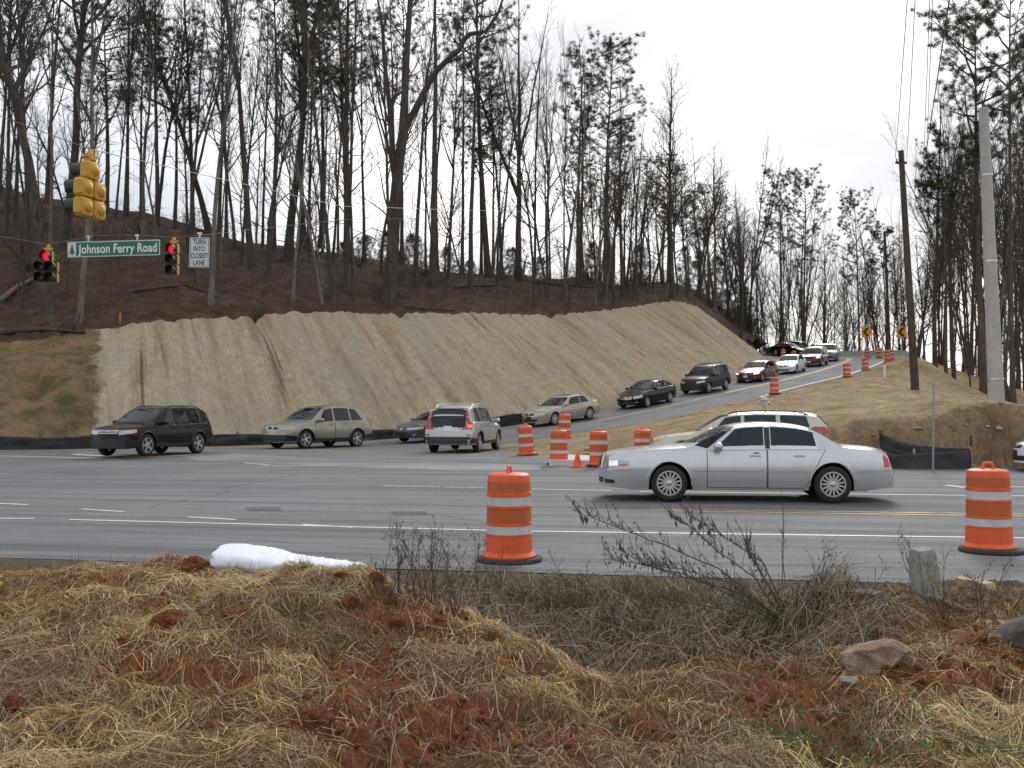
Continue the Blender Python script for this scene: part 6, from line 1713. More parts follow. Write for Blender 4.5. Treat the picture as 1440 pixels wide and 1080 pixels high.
wire('span_wire', [P(-500, -20, 15.5), zc(127, 267, 17.5, .72), P(480, 290, 40), P(790, 300, 70)], .008, 'steel span wire carrying the yellow-backed signal')

# ------------------------------------------------------------------ poles and lines at the right
def pole(name, base, top, r0, r1, m, lab, k=10, extra=None):
    b = Vector(base); r = empty(name, b); t = Vector(top) - b; mb = MB()
    mb.tube([Vector((0, 0, -.6)), Vector((0, 0, 0)), t * .5, t], [r0 * 1.02, r0, (r0 + r1) / 2, r1], k); mb.build('shaft', m, r, 30)
    if extra: extra(r, t)
    tag(r, lab, 'pole'); return r
pb = P(1402, 584, 38); pb.z = top_z(pb.x, pb.y); pt = P(1383, 152, 38)
def cp_extra(r, t):
    for f in (.12, .5, .78):
        mb = MB(); c = t * f; rr = .31 - .13 * f; mb.lathe([(rr, -.04), (rr + .012, -.04), (rr + .012, .04), (rr, .04)], 16, cap=False); mb.xf(Matrix.Translation(c)); mb.build('steel_band', M_alloy, r, 40)
pole('concrete_pole', pb, pt, .30, .175, mat('pole_concrete', (.40, .39, .37), .8, var=.14, vscale=2.5, bump=.15), 'tall smooth grey concrete pole on the bare bank', 16, cp_extra)
M_pole = bark('pole_wood', (.055, .042, .033), (.13, .10, .08))
pb = P(1287, 550, 45); pb.z = top_z(pb.x, pb.y); pt = P(1267, 212, 45); WT = pt
def wp_extra(r, t):
    mb = MB(); mb.box(t - Vector((0, 0, .55)), (.5, .09, .10)); mb.build('cross_arm', M_pole, r)
    for x in (-.2,):
        mb = MB(); mb.lathe([(.03, 0), (.05, .03), (.03, .07), (.05, .10), (.02, .14)], 10); mb.xf(Matrix.Translation(t + Vector((x, 0, -.50)))); mb.build('insulator', mat('porcelain', (.3, .3, .3), .3), r, 40)
pole('utility_pole', pb, pt, .185, .12, M_pole, 'dark wooden utility pole on the strawed bank below the bend', 12, wp_extra)
p2 = P(1252, 480, 112); p2.z = top_z(p2.x, p2.y); pole('utility_pole', p2, P(1244, 326, 112), .2, .14, M_pole, 'far wooden utility pole between the two chevron signs')
M_line = mat('power_line', (.03, .03, .03), .6)
for k, (xa, xb, yb, Yb) in enumerate(((1279, 1259, 222, 45), (1289, 1275, 222, 45), (1309, 1296, 300, 90), (1313, 1299, 310, 90), (1342, 1290, 290, 100))):
    a = P(xa, -60, 22); b = P(xb, yb, Yb)
    wire('power_line', [a + (a - b) * .35, b], .011 if k < 4 else .02, 'thin dark overhead line running up from the poles at the right', 'power line', M_line, .25)
    bpy.context.scene.collection.objects[-1]['group'] = 'overhead power lines'
pb = stand(1312, 664); pole('sign_post', pb, P(1313, 538, pb.y), .028, .028, mat('galvanised', (.30, .31, .32), .45, .7), 'thin galvanised post standing in front of the right silt fence', 8)
def chevron(x, y, Y, lab):
    X = (x - CX) / F * Y; zg = top_z(X, Y); c = P(x, y, Y); r = empty('chevron_sign', (X, Y, zg)); h = c.z - zg
    mb = MB(); mb.tube([(0, .03, -.3), (0, .03, h + .45)], .04, 8); mb.build('post', M_alloy, r)
    mb = MB(); mb.box((0, -.02, h), (.92, .015, 1.05)); mb.build('panel', mat('sign_yellow', (.70, .36, .02), .45), r)
    mb = MB(); s = .30
    mb.add([(-.36, -.034, h), (.02, -.034, h + .44), (.34, -.034, h + .44), (-.04, -.034, h), (.34, -.034, h - .44), (.02, -.034, h - .44)], [(0, 3, 2, 1), (0, 5, 4, 3)]); mb.build('chevron_mark', M_sb, r)
    r.rotation_euler = (0, 0, R(-8)); tag(r, lab, 'road sign')
chevron(1219, 467, 104, 'yellow chevron sign above the drum on the outside of the bend'); chevron(1269, 467, 96, 'yellow chevron sign beside the dark wooden utility pole')
def marker():
    X = (1244 - CX) / F * 60; p = stand(1244, 531); r = empty('marker_post', p); h = (531 - 509) / F * p.y
    mb = MB(); mb.box((0, 0, h * .40), (.13, .03, h * .85)); mb.build('post', mat('white_plastic', (.66, .66, .66), .5), r)
    mb = MB(); mb.box((0, 0, h * .92), (.14, .04, h * .2)); mb.build('orange_cap', M_or, r); tag(r, 'white marker post with an orange top on the bank', 'marker post')
marker()
def stake(x, y0, y1, lab):
    p = hit_px(x, y1); h = (y1 - y0) / F * p.y; r = empty('survey_stake', p); mb = MB(); mb.box((0, 0, h / 2 - .05), (.06, .03, h + .1)); mb.build('stake', M_plank, r); mb = MB(); mb.box((0, -.005, h * .6), (.09, .05, h * .75)); mb.build('flagging', mat('flag_orange', (.8, .10, .05), .6), r); tag(r, lab, 'stake')
stake(169, 440, 455, 'survey stake wrapped in orange flagging at the left brow of the cut')
def hydrant():
    p = stand(1075, 581); r = empty('fire_hydrant', p); m = mat('hydrant_paint', (.46, .45, .42), .45, .3, var=.15)
    b = MB(); b.lathe([(.15, -.1), (.15, .03), (.10, .05), (.10, .42), (.14, .44), (.14, .48), (.115, .50), (.10, .56), (.05, .61), (.0005, .62)], 18, cap=False); b.build('barrel', m, r, 40)
    for sg in (-1, 1):
        o = MB(); o.tube([(sg * .08, 0, .36), (sg * .20, 0, .36)], .05, 10); o.build('outlet', m, r, 40)
    n = MB(); n.tube([(0, 0, .60), (0, 0, .67)], .03, 5); n.build('operating_nut', m, r)
    o = MB(); o.tube([(0, -.06, .33), (0, -.2, .33)], .065, 10); o.build('outlet', m, r, 40); tag(r, 'silver fire hydrant on the dirt behind the beige SUV', 'hydrant')
hydrant()

# ------------------------------------------------------------------ concrete barrier round the bend, one unit at a time
def barrier():
    pts = []
    for i in range(len(QC)):
        if 118 <= i <= 178: pts.append((QC[i, 0] + QN[i, 0] * 7.0, QC[i, 1] + QN[i, 1] * 7.0, QC[i, 2]))
    pts = [Vector(p) for p in pts]; acc = 0; st = [pts[0]]
    for a, b in zip(pts, pts[1:]):
        if (b - st[-1]).length >= 3.0: st.append(b)
    prof = [(-.30, 0), (-.30, .08), (-.13, .33), (-.08, .85), (.08, .85), (.13, .33), (.30, .08), (.30, 0)]
    n = 0
    for a, b in zip(st, st[1:]):
        za, zb = top_z(a.x, a.y) - .06, top_z(b.x, b.y) - .06
        d = (b - a); L_ = Vector((d.x, d.y, 0)).length; ang = math.atan2(d.y, d.x)
        mb = MB(); m = len(prof); e = .02
        vs = [(e, y, z) for y, z in prof] + [(L_ - e, y, z + zb - za) for y, z in prof]
        fs = [(i, (i + 1) % m, m + (i + 1) % m, m + i) for i in range(m)] + [tuple(range(m - 1, -1, -1)), tuple(range(m, 2 * m))]
        mb.add(vs, fs); o = mb.build('concrete_barrier', M_conc, loc=(a.x, a.y, za)); o.rotation_euler = (0, 0, ang)
        tag(o, 'grey concrete barrier unit in the row round the outside of the bend', 'barrier', 'concrete barrier units round the bend')
barrier()

# ------------------------------------------------------------------ silt fences
M_silt = mat('silt_fabric', (.028, .030, .033), .62, var=.45, vscale=2.5, bump=.5, bscale=7)
M_post = mat('fence_post_wood', (.17, .12, .075), .85, var=.3)
def silt_fence(P0, hts, lab, post_idx, seed, post_m=M_post, wav=.08, lean=0.0, over=.12):
    """P0: list of base points; hts: fabric heights"""
    r = empty('silt_fence', P0[0]); V = []; Fc = []; n = len(P0); rows_ = 9
    for i, p in enumerate(P0):
        t = P0[min(i + 1, n - 1)] - P0[max(i - 1, 0)]; nn = Vector((t.y, -t.x, 0)).normalized()
        for j in range(rows_):
            f = j / (rows_ - 1)
            w = (float(fbm(i * .35 + seed, f * 2.2, 1, 3, seed)) - .5) * 2 * wav * math.sin(math.pi * min(1, f * .8 + .15)) + (float(fbm(i * 1.3, f * 4, 1, 2, seed + 5)) - .5) * wav * .5
            q = p - P0[0] + nn * (w + lean * f) + Vector((0, 0, hts[i] * f - .05))
            V.append(tuple(q))
    for i in range(n - 1):
        for j in range(rows_ - 1): a = i * rows_ + j; Fc.append((a, a + rows_, a + rows_ + 1, a + 1))
    me = np_mesh('fabric', V, Fc, M_silt, sm=True); o = link('fabric', me, r)
    so_ = o.modifiers.new('thick', 'SOLIDIFY'); so_.thickness = .012
    for i in post_idx:
        p = P0[i] - P0[0]; mb = MB(); mb.box((p.x + .02, p.y + .05, hts[i] / 2 + .02), (.045, .045, hts[i] + over)); mb.build('post', post_m, r)
    tag(r, lab, 'silt fence'); return r
fb = []
Bc = catmull(np.array([c[0] for c in cols_]), 30)
last = None
for q in Bc:
    if q[0] < -34 or q[0] > 1.9: continue
    v = Vector(q)
    if last is None or (v - last).length > .33:
        i_, c_, t_, n_ = q_near(v.x, v.y); last = v; fb.append(v)
fb2 = []
for i, v in enumerate(fb):
    t = fb[min(i + 1, len(fb) - 1)] - fb[max(0, i - 1)]; nn = Vector((t.y, -t.x, 0)).normalized(); w = v + nn * .25; w.z = max(v.z, top_z(w.x, w.y)) - .02; fb2.append(w)
nf = len(fb2)
hts = [.58 + .10 * math.sin(i * .37) * math.sin(i * .11) + (float(fbm(i * .3, 0, 1, 3, 4)) - .5) * .22 for i in range(nf)]
silt_fence(fb2, hts, 'long black silt fence along the foot of the cut slope', list(range(2, nf, 7)), 2, M_pole, .10, .06)
def fence_px(base, tops, Y, lab, posts, seed, pm=M_post):
    B = []; Ht = []; nq = 26
    bx = [p[0] for p in base]
    for k in range(nq):
        x = bx[0] + (bx[-1] - bx[0]) * k / (nq - 1)
        yb = np.interp(x, bx, [p[1] for p in base]); yt = np.interp(x, [p[0] for p in tops], [p[1] for p in tops]); Yk = np.interp(x, bx, Y)
        b = P(x, yb, Yk); t = P(x, yt, Yk); B.append(b); Ht.append(t.z - b.z)
    return silt_fence(B, Ht, lab, posts, seed, pm, .05, 0, .03)
fence_px([(1238, 627), (1252, 634), (1275, 638), (1320, 640), (1366, 642)], [(1234, 605), (1260, 617), (1290, 624), (1330, 627), (1366, 628)], [27.5, 27.3, 27.1, 27.0, 26.9, ][:5], 'sagging black silt fence panel swept against the bare bank', [0, 25], 12, M_pole)
fence_px([(1248, 664), (1280, 667), (1366, 664)], [(1248, 637), (1280, 635.5), (1366, 630)], [26.6, 26.3, 26.2], 'low black silt fence panel with pale wooden posts by the main road', [8, 25], 15, mat('pale_post', (.42, .32, .20), .8, var=.2))

# ------------------------------------------------------------------ rocks
M_rock = soil('grey_rock', [(.20, .18, .16), (.33, .30, .27), (.46, .43, .39)], 3, .5, 30)
M_rocko = soil('clay_stained_rock', [(.13, .085, .055), (.25, .175, .12), (.40, .35, .30)], 6, .5, 40)
M_clay = soil('red_clay', [(.12, .04, .018), (.20, .075, .034), (.27, .12, .06)], 9, .9, 60)
def rock_mesh(seed, d, cuts=7, rough=.06, sub=3):
    rr = random.Random(seed); bm = bmesh.new(); bmesh.ops.create_icosphere(bm, subdivisions=sub, radius=1)
    pl = [(unit(rr), rr.uniform(.45, .8)) for _ in range(cuts)]
    for v in bm.verts:
        for n_, h in pl:
            k = v.co.dot(n_)
            if k > h: v.co -= n_ * (k - h)
        v.co += v.co.normalized() * (noise.noise(v.co * 2.3 + Vector((seed, 0, 0))) * .12 + noise.noise(v.co * 6) * rough)
        v.co = Vector((v.co.x * d[0], v.co.y * d[1], v.co.z * d[2]))
    me = bpy.data.meshes.new('rock'); bm.to_mesh(me); bm.free(); return me
def rock(p, d, seed, m, lab, name='rock', cat='rock', rz=0, group=None, rx=0, cuts=7, rough=.06, sub=3):
    me = rock_mesh(seed, d, cuts, rough, sub); me.materials.append(m); smooth(me, 28)
    o = link(name, me, None, p); o.rotation_euler = (rx, 0, rz); tag(o, lab, cat, group); return o
for x, y, w_, h_, lab in [(1291, 603, 14, 5, 'pale rock slab on the brow of the bare bank left of the thin post'), (1389, 600, 7, 4, 'smaller pale rock on the bank below the concrete pole'), (1405, 604, 14, 6, 'larger pale rock on the bank below the concrete pole'), (1358, 598, 6, 4, 'small pale rock on the brow of the bank right of the thin post'), (1228, 612, 4, 3, 'small pale stone left of the sagging silt fence')]:
    p = stand(x, y); k = p.y / F; rock(p + Vector((0, 0, h_ * k * .25)), (w_ * k * .55, w_ * k * .5, h_ * k * .6), int(x), M_rock, lab)
# ================================================================== foreground: mound, straw, weeds
def vz(X, Y): return verge_z(np.asarray(X, float), np.asarray(Y, float))
rs_np = np.random.RandomState(3)
PAL = np.array([(.60, .42, .21), (.49, .33, .16), (.70, .54, .30), (.40, .25, .12), (.46, .36, .23), (.62, .47, .26), (.34, .21, .105), (.28, .175, .095)])
def strands(name, X, Y, th, ln, lift, wid, cols, m, arch=.02, lie=True, base_lift=.0, ends_free=.0):
    n = len(X); dx, dy = np.cos(th), np.sin(th)
    P0 = np.stack([X, Y], 1); D = np.stack([dx, dy], 1)
    pts = []
    for k, f in enumerate((-.5, 0, .5)):
        q = P0 + D * (ln * f)[:, None]
        bend = (rs_np.rand(n) - .5) * .15 * ln
        q = q + np.stack([-dy, dx], 1) * bend[:, None]
        z = vz(q[:, 0], q[:, 1]) + base_lift + lift * (1.0 if k == 1 else rs_np.rand(n)) + (arch * ln / .2 if k == 1 else 0) + (ends_free * rs_np.rand(n) if k == 2 else 0)
        pts.append(np.stack([q[:, 0], q[:, 1], z], 1))
    tiltv = rs_np.rand(n) * 1.2 - .2
    sd = np.stack([-dy * np.cos(tiltv), dx * np.cos(tiltv), np.sin(tiltv)], 1) * wid[:, None]
    V = np.stack([pts[0] - sd * .8, pts[0] + sd * .8, pts[1] - sd, pts[1] + sd, pts[2] - sd * .6, pts[2] + sd * .6], 1).reshape(-1, 3)
    b = np.arange(n)[:, None] * 6
    Fq = np.concatenate([b + np.array([[0, 1, 3, 2]]), b + np.array([[2, 3, 5, 4]])], 0)
    C = np.repeat(cols, 6, 0)
    return link(name, np_mesh(name, V, Fq, m, cols=C))
M_straw = mat('straw', (.4, .3, .18), .75, attr=True, spec=.25)
# loose straw over the mound and the near ground
n = 260000
X = rs_np.uniform(-5.2, 6.0, n); Y = rs_np.uniform(3.0, 8.2, n)
near_edge = X * 0
# not in the ditch: only where the ground faces us on the near side
ridgeY = np.interp(X / np.maximum(Y, .1), [-.6, -.5, -.3, -.14, -.05, .03, .08, .115, .16, .24, .30, .45, .6], [7.5, 7.5, 7.2, 6.9, 6.4, 5.7, 5.3, 5.1, 5.2, 5.5, 6.3, 8.2, 8.2])
cmk = clay_mask(X, Y)
keep = (Y < ridgeY + .25) & (rs_np.rand(n) > cmk * .80)
thin = fbm(X, Y, 2.2, 3, 61)
keep &= rs_np.rand(n) < np.clip(.35 + (thin - .3) * 2.2, .12, 1)
X, Y = X[keep], Y[keep]; n = len(X)
flow = fbm(X, Y, 1.1, 3, 71) * 9 + rs_np.randn(n) * .75
cl = PAL[rs_np.randint(0, len(PAL), n)] * (.62 + .6 * rs_np.rand(n))[:, None]
bright = np.clip(fbm(X, Y, 1.2, 3, 81) * 1.7 + .1, .5, 1.2); cl = cl * bright[:, None]
o = strands('loose_straw', X, Y, flow, rs_np.uniform(.04, .24, n), .008 + .018 * rs_np.rand(n), (.0005 + .0019 * rs_np.rand(n) ** 2.2), cl, M_straw, .016, ends_free=.03)
tag(o, 'loose tan straw strewn over the red clay mound', 'straw', kind='stuff')
n = 130000
X = rs_np.uniform(-5.2, 6.0, n); Y = rs_np.uniform(3.0, 7.8, n)
rY = np.interp(X / Y, [-.6, -.5, -.3, -.14, -.05, .03, .08, .115, .16, .24, .30, .45, .6], [7.5, 7.5, 7.2, 6.9, 6.4, 5.7, 5.3, 5.1, 5.2, 5.5, 6.3, 7.8, 7.8])
k = (Y < rY + .2) & (rs_np.rand(n) > clay_mask(X, Y) * .75); X, Y = X[k], Y[k]; n = len(X)
o = strands('straw_chaff', X, Y, rs_np.rand(n) * 6.28, rs_np.uniform(.015, .07, n), .003 + .008 * rs_np.rand(n), rs_np.uniform(.0006, .0018, n), PAL[rs_np.randint(0, len(PAL), n)] * rs_np.uniform(.55, 1.0, n)[:, None], M_straw, .004)
tag(o, 'short broken straw matted into the soil of the mound', 'straw', kind='stuff')
# matted dead grass on the right and at the bottom edge, stems more upright
def blades(name, X, Y, h, wid, cols, m, leanx=.5, z0=-.01):
    n = len(X); a = rs_np.rand(n) * 6.283; ln = h * (.5 + .7 * rs_np.rand(n)); le = leanx * (rs_np.rand(n) ** .7)
    z = vz(X, Y) + z0
    p0 = np.stack([X, Y, z], 1); d = np.stack([np.cos(a) * le, np.sin(a) * le, np.ones(n)], 1); d /= np.linalg.norm(d, axis=1)[:, None]
    p1 = p0 + d * (ln * .55)[:, None]; d2 = d + np.stack([np.cos(a) * le, np.sin(a) * le, -le * .9], 1) * .9; d2 /= np.linalg.norm(d2, axis=1)[:, None]
    p2 = p1 + d2 * (ln * .5)[:, None]
    b = rs_np.rand(n) * 6.283; sd = np.stack([np.cos(b), np.sin(b) * .4, 0 * b], 1) * wid[:, None]
    V = np.stack([p0 - sd, p0 + sd, p1 - sd * .8, p1 + sd * .8, p2 - sd * .2, p2 + sd * .2], 1).reshape(-1, 3)
    bb = np.arange(n)[:, None] * 6
    return link(name, np_mesh(name, V, np.concatenate([bb + np.array([[0, 1, 3, 2]]), bb + np.array([[2, 3, 5, 4]])], 0), m, cols=np.repeat(cols, 6, 0)))
GREY = np.array([(.215, .165, .105), (.29, .225, .145), (.15, .115, .075), (.36, .285, .18), (.105, .08, .055)])
def pick(p, n, lo=.7, hi=1.2): return p[rs_np.randint(0, len(p), n)] * rs_np.uniform(lo, hi, n)[:, None]
# ditch and bank up to the asphalt
n = 70000
X = rs_np.uniform(-7.5, 7.5, n); Y = rs_np.uniform(5.0, 10.5, n)
e = 10.35 - .18 * X - Y
rY = np.interp(X / Y, [-.6, -.3, -.14, -.05, .03, .08, .115, .16, .24, .30, .6], [7.8, 7.5, 7.1, 6.6, 5.85, 5.4, 5.2, 5.3, 5.6, 6.2, 6.4])
den = np.clip(fbm(X, Y, 1.3, 3, 91) * 2 - .25, .1, 1)
k = (e > 0) & (Y > rY) & (rs_np.rand(n) < den)
X, Y, e = X[k], Y[k], e[k]; n = len(X)
hgt = np.where(e < 1.0, .05, .15) * np.where(X < -2, .8, 1.0) * np.where(X > 2.0, .55, 1.0)
o = blades('dry_grass', X, Y, hgt, rs_np.uniform(.0012, .0028, n), pick(GREY, n) * np.where(e < .8, 1.15, .95)[:, None], M_straw, .95)
tag(o, 'dead grey-brown grass matted in the ditch and along the road edge', 'grass', kind='stuff')
n = 26000
X = rs_np.uniform(-.6, 2.5, n); Y = rs_np.uniform(5.1, 9.6, n); rY = np.interp(X / Y, [-.14, -.05, .03, .08, .115, .16, .24, .30, .6], [7.1, 6.6, 5.85, 5.4, 5.2, 5.3, 5.6, 6.2, 6.4])
k = (Y > rY) & (Y < 9.4 - .18 * X) & (rs_np.rand(n) < np.clip(fbm(X, Y, 1.7, 3, 95) * 2.4 - .5, .05, 1)); X, Y = X[k], Y[k]; n = len(X)
o = strands('ditch_stems', X, Y, rs_np.rand(n) * 6.28, rs_np.uniform(.15, .55, n), .03 + .10 * rs_np.rand(n), rs_np.uniform(.0012, .003, n), pick(GREY, n, .45, 1.15), M_straw, .05, ends_free=.22)
tag(o, 'tangle of bent dead stems filling the ditch', 'dead stems', kind='stuff')
# upright straw stalks on the mound and near ground
n = 9000
X = rs_np.uniform(-5, 5.8, n); Y = rs_np.uniform(3.2, 7.4, n); rY = np.interp(X / Y, [-.6, -.3, -.14, -.05, .03, .08, .115, .16, .24, .30, .6], [7.5, 7.2, 6.9, 6.4, 5.7, 5.3, 5.1, 5.2, 5.5, 6.3, 7.4])
k = (Y < rY) & (rs_np.rand(n) > clay_mask(X, Y)); X, Y = X[k], Y[k]; n = len(X)
o = blades('straw_stalks', X, Y, .12, rs_np.uniform(.001, .002, n), pick(PAL, n, .7, 1.15), M_straw, 1.3); tag(o, 'bent straw stalks sticking out of the mound', 'straw', kind='stuff')
# sparse green grass
GRN = np.array([(.07, .12, .03), (.10, .15, .045), (.13, .17, .06)])
XS, YS = [], []
for x, y, Y0_, rad, cnt in [(1400, 1045, 4.3, .16, 900), (1100, 1045, 4.25, .25, 500), (1200, 1040, 4.3, .4, 500), (1300, 1020, 4.4, .5, 500), (1150, 1065, 4.1, .35, 500), (740, 1005, 4.5, .05, 60), (430, 830, 6.6, .06, 120), (500, 828, 6.7, .08, 90), (570, 845, 7.6, .15, 160), (690, 815, 9.4, .5, 900), (440, 875, 6.0, .1, 60), (1280, 990, 4.7, .3, 250), (640, 830, 8.6, .3, 400), (900, 1000, 4.8, .4, 160), (330, 835, 6.6, .1, 60), (1345, 1065, 4.1, .3, 500)]:
    p = P(x, y, Y0_); XS.append(p.x + rs_np.randn(cnt) * rad * .55); YS.append(p.y + rs_np.randn(cnt) * rad * .55)
X = np.concatenate(XS); Y = np.clip(np.concatenate(YS), 3.0, 10.2); n = len(X)
o = blades('green_grass', X, Y, .085, rs_np.uniform(.0014, .003, n), pick(GRN, n, .7, 1.3), M_straw, .8); tag(o, 'sparse young green grass sprouting through the straw', 'grass', kind='stuff')

# crumbs of clay and pebbles, uncounted
mb = MB(); rr = random.Random(9); proto = rock_mesh(3, (1, 1, .8), 5, .1, 1); pv = [v.co.copy() for v in proto.vertices]; pf = [tuple(p.vertices) for p in proto.polygons]
cv, cf = [], []
cx = rs_np.uniform(-5, 5.5, 30000); cy = rs_np.uniform(3.2, 7.4, 30000); ck = (clay_mask(cx, cy) > .5) & (rs_np.rand(30000) < .45) & (cy < np.interp(cx / cy, [-.6, -.3, -.14, -.05, .03, .08, .115, .16, .24, .30, .6], [7.5, 7.2, 6.9, 6.4, 5.7, 5.3, 5.1, 5.2, 5.5, 6.3, 7.4])); cx, cy = cx[ck][:4200], cy[ck][:4200]; czz = vz(cx, cy)
PVn = np.array([tuple(v) for v in pv]); PFn = np.array(pf)
sz = .006 + .022 * rs_np.rand(len(cx)) ** 3; an = rs_np.rand(len(cx)) * 6.28
Rx = PVn[None, :, 0] * np.cos(an)[:, None] - PVn[None, :, 1] * np.sin(an)[:, None]; Ry = PVn[None, :, 0] * np.sin(an)[:, None] + PVn[None, :, 1] * np.cos(an)[:, None]
VV = np.stack([cx[:, None] + Rx * sz[:, None], cy[:, None] + Ry * sz[:, None], czz[:, None] + .3 * sz[:, None] + PVn[None, :, 2] * sz[:, None]], -1).reshape(-1, 3)
FF = (PFn[None] + (np.arange(len(cx)) * len(PVn))[:, None, None]).reshape(-1, 3)
tag(link('clay_crumbs', np_mesh('clay_crumbs', VV, FF, M_clay, sm=False)), 'crumbled red clay on the bare patches of the mound', 'clay', kind='stuff')

# larger clods, stones, boulder
def vstand(x, y):
    h = BV[4].ray_cast(Vector((0, 0, CAM_H)), ray(x, y).normalized()); return h[0] if h[0] is not None else stand(x, y)
CL = 'lumps of red clay on the mound'
for x, y, w_, h_, lab in [(272, 792, 44, 26, 'red clay lump at the left end of the white sack'), (478, 808, 22, 12, 'small red clay lump against the right part of the white sack'), (528, 812, 26, 20, 'red clay lump at the right end of the white sack'), (495, 842, 34, 18, None), (450, 1003, 44, 26, 'dark clay lump half buried in straw at the foot of the mound'), (240, 868, 60, 26, None), (180, 900, 40, 20, None), (330, 862, 40, 20, None), (20, 985, 34, 26, None), (108, 1000, 30, 18, None), (620, 1045, 40, 20, None), (1085, 935, 40, 18, 'clay lump on the rim of the ditch'), (1330, 1042, 36, 18, None), (105, 812, 26, 12, None), (300, 1020, 34, 18, None), (690, 890, 24, 12, None), (560, 870, 30, 16, None)]:
    p = vstand(x, y + h_ * .35); k = p.y / F
    rock(p + Vector((0, 0, h_ * k * .10)), (w_ * k * .5, w_ * k * .42, h_ * k * .62), int(x * 3 + y), M_clay, lab or 'red clay lump poking through the straw of the mound', 'clay_lump', 'clay lump', rz=x, group=None if lab else CL, cuts=4, rough=.18, sub=4)
for x, y, w_, h_, m, lab in [(344, 903, 10, 9, M_rocko, 'reddish stone on the left part of the mound'), (490, 945, 16, 7, M_rocko, 'flat reddish stone on the bare clay'), (275, 1020, 9, 7, M_rock, 'small white pebble low on the mound'), (640, 920, 8, 5, M_rock, None), (735, 945, 10, 6, M_rock, None), (765, 944, 12, 6, M_rock, None), (525, 895, 8, 5, M_rock, None), (727, 1056, 8, 5, M_rock, None), (325, 1018, 7, 5, M_rock, None), (425, 1025, 8, 4, M_rock, None), (1402, 902, 30, 26, M_rocko, 'tan stone beside the dark rock at the right edge'), (1195, 960, 30, 16, M_rock, 'grey stone below the clay-stained boulder'), (1300, 1032, 28, 12, M_rocko, 'broken tan stone beside the dark clay hole')]:
    p = vstand(x, y); k = p.y / F; rock(p + Vector((0, 0, h_ * k * .15)), (w_ * k * .5, w_ * k * .4, h_ * k * .55), int(x + y), m, lab or 'small grey pebble lying on the red clay mound', 'stone', 'stone', rz=y, group=None if lab else 'pebbles on the mound')
p = vstand(1235, 945); k = p.y / F
rock(p + Vector((0, 0, 14 * k)), (58 * k, 42 * k, 34 * k), 41, M_rocko, 'clay-stained boulder lying in the straw right of the ditch', 'boulder', 'boulder', rz=.3, rx=.15, cuts=9, rough=.04, sub=4)
p = vstand(1440, 915); k = p.y / F
rock(p + Vector((.02, 0, 10 * k)), (44 * k, 40 * k, 36 * k), 55, mat('dark_rock', (.10, .085, .07), .85, var=.4, vscale=9, bump=.6), 'dark grey rock cut off by the right edge', 'rock', 'rock', rz=1.1, rx=.3, cuts=8)
# concrete stub, broken timber, board
def stub():
    p = vstand(1304, 832); k = p.y / F; r = empty('concrete_stub', p - Vector((0, 0, .08))); h = 62 * k; wd = 30 * k
    bm = bmesh.new(); bmesh.ops.create_cube(bm, size=1)
    for v in bm.verts:
        t = v.co.z + .5; v.co.x *= wd * (1.12 - .22 * t); v.co.y *= wd * (1.1 - .2 * t); v.co.z = t * (h + .08)
    bmesh.ops.bevel(bm, geom=bm.edges[:], offset=.012, segments=2, affect='EDGES'); bmesh.ops.subdivide_edges(bm, edges=[e for e in bm.edges if e.calc_length() > .05], cuts=4, use_grid_fill=True)
    for v in bm.verts: v.co += Vector((noise.noise(v.co * 14), noise.noise(v.co * 14 + Vector((5, 0, 0))), noise.noise(v.co * 14 + Vector((0, 9, 0))))) * .006
    me = bpy.data.meshes.new('shaft'); bm.to_mesh(me); bm.free(); me.materials.append(soil('old_concrete', [(.20, .19, .17), (.32, .31, .28), (.42, .41, .37)], 9, .4, 70)); smooth(me, 35)
    link('shaft', me, r); r.rotation_euler = (R(4), R(-9), R(12)); tag(r, 'weathered grey concrete post stub tilting at the road edge', 'post')
stub()
M_wood = soil('weathered_wood', [(.12, .085, .055), (.22, .15, .085), (.33, .235, .14)], 8, .5, 50)
def timber(x0, y0, x1, y1, th, lab, lift=.03, m=M_wood, tw=.2):
    a, b = vstand(x0, y0), vstand(x1, y1); d = b - a; mb = MB(); q = d.to_track_quat('X', 'Z').to_matrix() @ Matrix.Rotation(tw, 3, 'X')
    n = 7; vs = []
    for i in range(n):
        for y, z in ((-1, -1), (1, -1), (1, 1), (-1, 1)): vs.append(q @ Vector((d.length * (i / (n - 1) - .5) * (1.0 if z < 0 else .93), y * th * .5 * (1 + .08 * math.sin(i * 2.1)), z * th * .5 * (1 + .1 * math.cos(i * 1.7)))))
    mb.add(vs, [(i * 4 + j, i * 4 + (j + 1) % 4, i * 4 + 4 + (j + 1) % 4, i * 4 + 4 + j) for i in range(n - 1) for j in range(4)] + [(3, 2, 1, 0), tuple(n * 4 - 4 + j for j in range(4))])
    tag(mb.build('broken_timber', m, loc=(a + b) / 2 + Vector((0, 0, lift))), lab, 'timber')
timber(1160, 838, 1188, 842, .11, 'broken orange-brown timber end at the road edge left of the concrete stub', .06)
timber(1182, 842, 1240, 848, .09, 'grey weathered timber lying beside the broken timber end', .03, mat('grey_timber', (.14, .125, .105), .9, var=.35, vscale=8, bump=.5))
timber(1350, 822, 1395, 832, .07, 'pale splintered board in the dry grass right of the concrete stub', .03, mat('pale_timber', (.40, .31, .19), .85, var=.25, vscale=8))
# yellow marker at the left edge
p = vstand(-2, 826); mb = MB(); mb.tube([(0, 0, -.05), (0, 0, .035)], [.03, .028], 10); tag(mb.build('yellow_stub', mat('yellow_plastic', (.75, .55, .02), .5), loc=p), 'yellow plastic stub at the left edge of the mound', 'marker')

